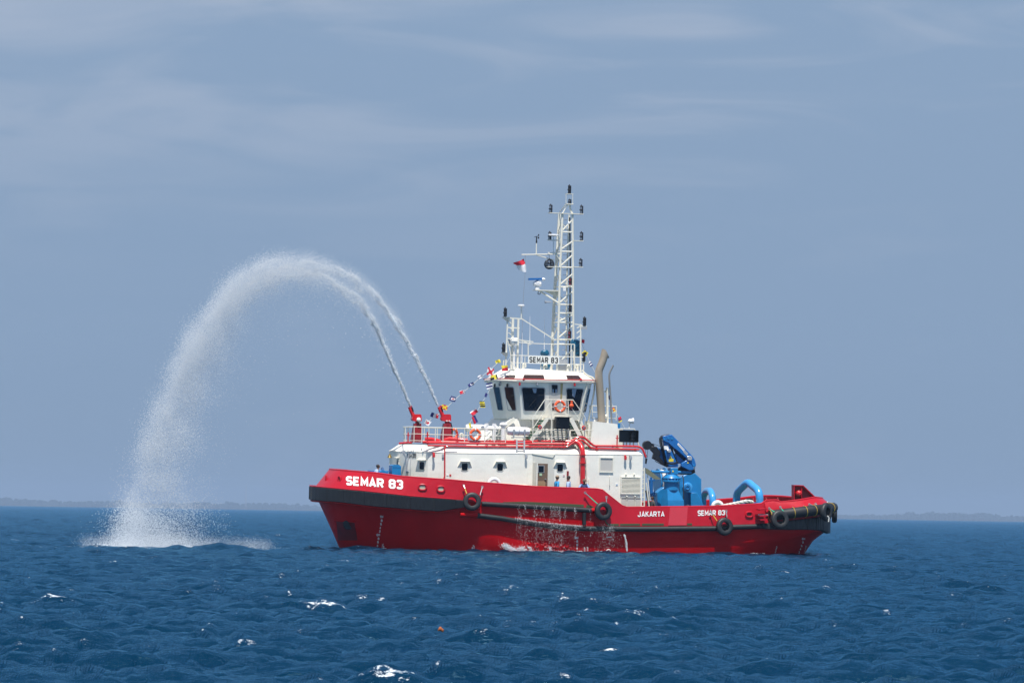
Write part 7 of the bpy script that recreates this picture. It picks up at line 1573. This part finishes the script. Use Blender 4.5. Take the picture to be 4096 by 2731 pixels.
for Pn, D0, n, seed in ((PA, (SHIP @ P(1641, 1624, 1.9)).y, 44000, 1), (PB, (SHIP @ P(1759, 1622, -2.0)).y, 46000, 2)):
    g_ = np.random.default_rng(seed); s = g_.random(n * 3); w_ = np.interp(s, DS, DD) / 2.0; s = s[g_.random(len(s)) < w_][:n]; n = len(s)
    # puffs: droplets gather in clots carried along the jet
    npf = 420; pc = np.sort(g_.random(npf)); pid = np.searchsorted(pc, s).clip(0, npf - 1); pull = g_.random(n) < .74; s = np.where(pull, pc[pid] + g_.normal(size=n) * .0022 * (1 + 5 * pc[pid]), s).clip(0, 1)
    x, y, tx, ty = curve(Pn, s); sp = np.interp(s, SS_, SR); poff = g_.normal(size=npf) * .75
    # neighbouring clots wander together
    poff = np.convolve(poff, np.ones(3) / 3, 'same') * 1.6; pd = g_.normal(size=npf) * .7
    lat = np.where(pull, poff[pid] * 1.0 + g_.normal(size=n) * .24, g_.normal(size=n) * .8); lat *= np.where(lat > 0, 1.0, 1.0)
    nx, ny = -ty, tx            # left-hand normal; outside of the arc is up / left
    out_s = np.sign(nx * -1 + ny * -1 + 1e-6)
    outer = nx * (-.6) + ny * (-.8) > 0; sg = np.where(outer, 1, -1)
    lat = np.where(lat * 1 > 0, lat * .72, lat * 1.25)          # crisp outer edge, ragged inside
    px = x + nx * sg * lat * sp; py = y + ny * sg * lat * sp
    # drizzle dropping out of the jets
    dz = g_.random(n) < np.interp(s, [0, .15, .3, .5, .8, 1], [.0, .05, .12, .22, .2, .1]); fall = g_.exponential(size=n) * np.interp(s, [0, .3, .5, 1], [15, 60, 130, 50]); py = np.where(dz, py + fall, py); px = np.where(dz, px + fall * .12 * g_.normal(size=n), px)
    D = D0 + (184.0 - D0) * np.clip(s * 1.05, 0, 1) + np.where(pull, pd[pid] * .8 + g_.normal(size=n) * .3, g_.normal(size=n)) * sp * M1 * 1.3
    lim = 2185 + g_.random(n) * 12; py = np.minimum(py, lim)
    # pixel + distance -> world
    M3 = np.array(CM.to_3x3()); d = np.stack([(px - 2048) / F, -(py - 1365.5) / F, -np.ones(n)], -1) @ M3.T; pos = d * (D / d[:, 1])[:, None] + np.array([0, 0, CAMH])
    r = np.interp(s, [0, .1, .4, 1], [.024, .019, .0125, .009]) * np.exp(g_.normal(size=n) * .35); allp.append(pos); allr.append(r)
# burst of spray where it strikes the sea
n = 16000; px = np.r_[rg.normal(540, 95, n * 5 // 8), rg.normal(640, 190, n * 3 // 8)]; up = rg.exponential(size=n) * np.interp(px, [250, 400, 560, 800, 1100], [2, 9, 15, 6, 2]); D = 183 + rg.normal(size=n) * 1.6
py = 2193 - up; M3 = np.array(CM.to_3x3()); d = np.stack([(px - 2048) / F, -(py - 1365.5) / F, -np.ones(n)], -1) @ M3.T; pos = d * (D / d[:, 1])[:, None] + np.array([0, 0, CAMH]); allp.append(pos); allr.append(.011 * np.exp(rg.normal(size=n) * .35))
pos = np.concatenate(allp); rad = np.concatenate(allr); k = pos[:, 2] > -.1
droplets(pos[k], rad[k], 'water_spray', SPR, 'two white water jets arching from the fire monitors and falling as spray ahead of the bow', 'water spray')
# fine mist: small clouds of droplets instanced along the falling water
cl = rg.normal(size=(46, 3)) * .26; q = []; fcs = []
for i, c in enumerate(cl):
    r_ = .0085 * math.exp(rg.normal() * .3); q += [tuple(c + TET[j] * r_) for j in range(4)]; fcs += [(4 * i, 4 * i + 1, 4 * i + 2), (4 * i, 4 * i + 3, 4 * i + 1), (4 * i, 4 * i + 2, 4 * i + 3), (4 * i + 1, 4 * i + 3, 4 * i + 2)]
cme = bpy.data.meshes.new('mist_clot'); cme.from_pydata(q, [], fcs); cme.polygons.foreach_set('use_smooth', [True] * len(fcs)); cme.materials.append(SPR); cob = bpy.data.objects.new('mist_clot', cme)
mp_, ms_ = [], []
for Pn, D0, n in ((PA, 197.5, 4700), (PB, 194.0, 4700)):
    s = rg.random(n * 3); w_ = np.interp(s, [0, .1, .3, .5, .8, 1], [.05, .25, .8, 1.1, .75, .9]) / 1.3; s = s[rg.random(len(s)) < w_][:n]; n = len(s)
    x, y, tx, ty = curve(Pn, s); nx, ny = -ty, tx; outer = nx * (-.6) + ny * (-.8) > 0; sg = np.where(outer, 1, -1); g = rg.normal(size=n); g = np.where(g > 0, g * .5, g * 1.35 - .15); sp = np.interp(s, SS_, SR) * .95
    clot = np.array([noise.noise(Vector((a * 46, g_ * 1.3, 3.3))) for a, g_ in zip(s, g)]); k = clot > -.08 + .35 * (rg.random(n) - .6)
    px = (x + nx * sg * g * sp)[k]; py = (y + ny * sg * g * sp)[k]; s = s[k]; n = len(s); D = D0 + (184 - D0) * np.clip(s * 1.05, 0, 1) + rg.normal(size=n) * np.interp(s, SS_, SR) * M1
    py = np.minimum(py, 2178); d = np.stack([(px - 2048) / F, -(py - 1365.5) / F, -np.ones(n)], -1) @ M3.T; mp_.append(d * (D / d[:, 1])[:, None] + np.array([0, 0, CAMH])); ms_.append(np.interp(s, [0, .1, .4, 1], [.25, .5, 1.1, 1.5]) * rg.uniform(.7, 1.3, size=n))
n = 2600; px = np.r_[rg.normal(580, 130, n // 2), rg.uniform(330, 1080, n // 2)]; py = 2188 - rg.exponential(size=n) * np.interp(px, [250, 540, 800, 1100], [4, 20, 9, 3]); D = 183 + rg.normal(size=n); d = np.stack([(px - 2048) / F, -(py - 1365.5) / F, -np.ones(n)], -1) @ M3.T; mp_.append(d * (D / d[:, 1])[:, None] + np.array([0, 0, CAMH])); ms_.append(rg.uniform(.5, 1.0, size=n))
mp_ = np.concatenate(mp_); ms_ = np.concatenate(ms_); k = mp_[:, 2] > .15; mp_, ms_ = mp_[k], ms_[k]
me = bpy.data.meshes.new('water_mist'); me.vertices.add(len(mp_)); me.vertices.foreach_set('co', mp_.astype(np.float32).ravel()); at = me.attributes.new('size', 'FLOAT', 'POINT'); at.data.foreach_set('value', ms_.astype(np.float32))
mo = bpy.data.objects.new('water_mist', me); col.objects.link(mo); props(mo, 'soft white mist drifting round the falling water left of the bow', 'mist', None, 'stuff')
ng = bpy.data.node_groups.new('mist_clots', 'GeometryNodeTree'); ng.interface.new_socket('Geometry', in_out='INPUT', socket_type='NodeSocketGeometry'); ng.interface.new_socket('Geometry', in_out='OUTPUT', socket_type='NodeSocketGeometry')
gi = ng.nodes.new('NodeGroupInput'); go = ng.nodes.new('NodeGroupOutput'); ip = ng.nodes.new('GeometryNodeInstanceOnPoints'); oi = ng.nodes.new('GeometryNodeObjectInfo'); oi.inputs['Object'].default_value = cob; na_ = ng.nodes.new('GeometryNodeInputNamedAttribute'); na_.data_type = 'FLOAT'; na_.inputs['Name'].default_value = 'size'
rv = ng.nodes.new('FunctionNodeRandomValue'); rv.data_type = 'FLOAT_VECTOR'; rv.inputs[1].default_value = (6.28, 6.28, 6.28)
ng.links.new(gi.outputs[0], ip.inputs['Points']); ng.links.new(oi.outputs['Geometry'], ip.inputs['Instance']); ng.links.new(rv.outputs[0], ip.inputs['Rotation']); ng.links.new(na_.outputs[0], ip.inputs['Scale']); ng.links.new(ip.outputs[0], go.inputs[0])
md = mo.modifiers.new('clots', 'NODES'); md.node_group = ng
# solid cores of the jets near the nozzles
for Pn, Y, lb in ((PA, 1.9, 'narrow solid white jet just leaving the farther fire monitor'), (PB, -2.0, 'narrow solid white jet just leaving the nearer fire monitor')):
    D0 = (SHIP @ P(Pn[0][0], Pn[0][1], Y)).y; m = MB(); k = 90; pts = []; rr_ = []
    xs, ys, _, _ = curve(Pn, np.linspace(0, .20, k))
    for i in range(k):
        f_ = i / (k - 1); w = WP(xs[i] + rnd.gauss(0, 1.2) * f_ * 2, ys[i] + rnd.gauss(0, 1.2) * f_, D0 + (184 - D0) * f_ * .21); pts.append(w); rr_.append((.06 + .07 * f_) * rnd.uniform(.5, 1.3) * (1 - .6 * max(0, f_ - .6) / .4))
    m.tube(pts, rr_, 7); solo('water_jet', m, SPR, lb, 'water jet', pts[0], 'jets leaving the fire monitors', frame=ID)
# water spilling from the freeing ports and down the side
n = 0; pl, rl = [], []
def spill(px, py0, py1, cnt, sway):
    s = s_at(px, 'F0')
    b0 = hp(s, 'F1'); nn = nrm(s, 'F1')
    ph = rnd.uniform(0, 6); off0 = .34 + rnd.uniform(-.05, .12)
    for i in range(cnt):
        f_ = rnd.random() ** .8; py = py0 + (py1 - py0) * f_; x = px + math.sin(f_ * 7 + ph) * sway + rnd.gauss(0, 1.2 + 3.2 * f_)
        c = P(x, py, b0.y - off0 - .10 * f_); pl.append(tuple(c)); rl.append(.0076 * math.exp(rnd.gauss(0, .35)))
for cx, wd_, c in ((2078, 14, 5), (2100, 8, 3), (2143, 10, 6), (2168, 10, 6), (2210, 14, 9), (2238, 12, 9), (2262, 8, 4), (2303, 8, 5), (2360, 3, 2), (2410, 8, 3), (2434, 10, 7), (2455, 6, 3)):
    for q in range(max(1, (c + 1) // 2)):
        hi_ = cx > 2380; px = cx + rnd.gauss(0, wd_ * .5); y0 = (2100 if hi_ else interp([(2050, 2012), (2360, 2032)], px)); y1 = rnd.uniform(2125, 2200) if hi_ else rnd.uniform(2050, 2090)
        spill(px, y0, y1, 34, 2.6)
        if not hi_: yb = interp([(2009, 2062), (2137, 2082), (2328, 2101)], px); spill(px + rnd.gauss(0, 5), yb, rnd.uniform(2110, 2190), 34, 3.0)
for q in range(1100):
    px = rnd.gauss(2220, 90) if q % 3 else rnd.gauss(2430, 25); py = rnd.uniform(2095, 2200); pl.append(tuple(P(px, py, -5.75 - rnd.random() * .15))); rl.append(.008 * math.exp(rnd.gauss(0, .35)))
for q in range(450):      # foam lying along the tube fender
    px = rnd.uniform(2060, 2330); py = interp([(2009, 2063), (2137, 2084), (2233, 2096), (2328, 2103)], px) + rnd.gauss(0, 1.5); pl.append(tuple(P(px, py, -5.55))); rl.append(.012)
for q in range(260):      # thick overboard stream abaft the loading mark
    f_ = rnd.random(); px = 2497 + 11 * math.sin(f_ * 1.7) + rnd.gauss(0, 1.6); pl.append(tuple(P(px, 2138 + 66 * f_, -5.6))); rl.append(.02)
pos = np.array(pl); MS = np.array(SHIP); posw = pos @ MS[:3, :3].T + MS[:3, 3]
droplets(posw, np.array(rl), 'overflow_water', SPR, 'streaks of white water spilling from the freeing ports down the red side', 'water', stretch=(.75, .75, 2.8))
# discharge splashing at the waterline
pl, rl = [], []
for x0, y0, x1, y1, cnt, sp in ((2014, 2178, 2062, 2203, 900, 4.5), (2016, 2180, 2040, 2198, 500, 4), (2060, 2203, 2090, 2190, 450, 5), (2090, 2192, 2098, 2204, 250, 4), (2116, 2186, 2126, 2203, 220, 2.5), (2199, 2186, 2203, 2203, 160, 2), (2040, 2204, 2330, 2206, 1500, 1.8), (1915, 2203, 1960, 2206, 260, 2.5), (2380, 2204, 2470, 2207, 260, 1.5), (3000, 2213, 3060, 2215, 120, 1.5)):
    for i in range(cnt):
        f_ = rnd.random(); pl.append(tuple(P(x0 + (x1 - x0) * f_ + rnd.gauss(0, sp * 1.6), y0 + (y1 - y0) * f_ - rnd.gauss(0, sp * 1.1), -5.7 - rnd.random() * .35))); rl.append(.015 * math.exp(rnd.gauss(0, .4)))
pos = np.array(pl); posw = pos @ MS[:3, :3].T + MS[:3, 3]
droplets(posw, np.array(rl), 'discharge_water', SPR, 'white foaming discharge at the waterline amidships', 'water')
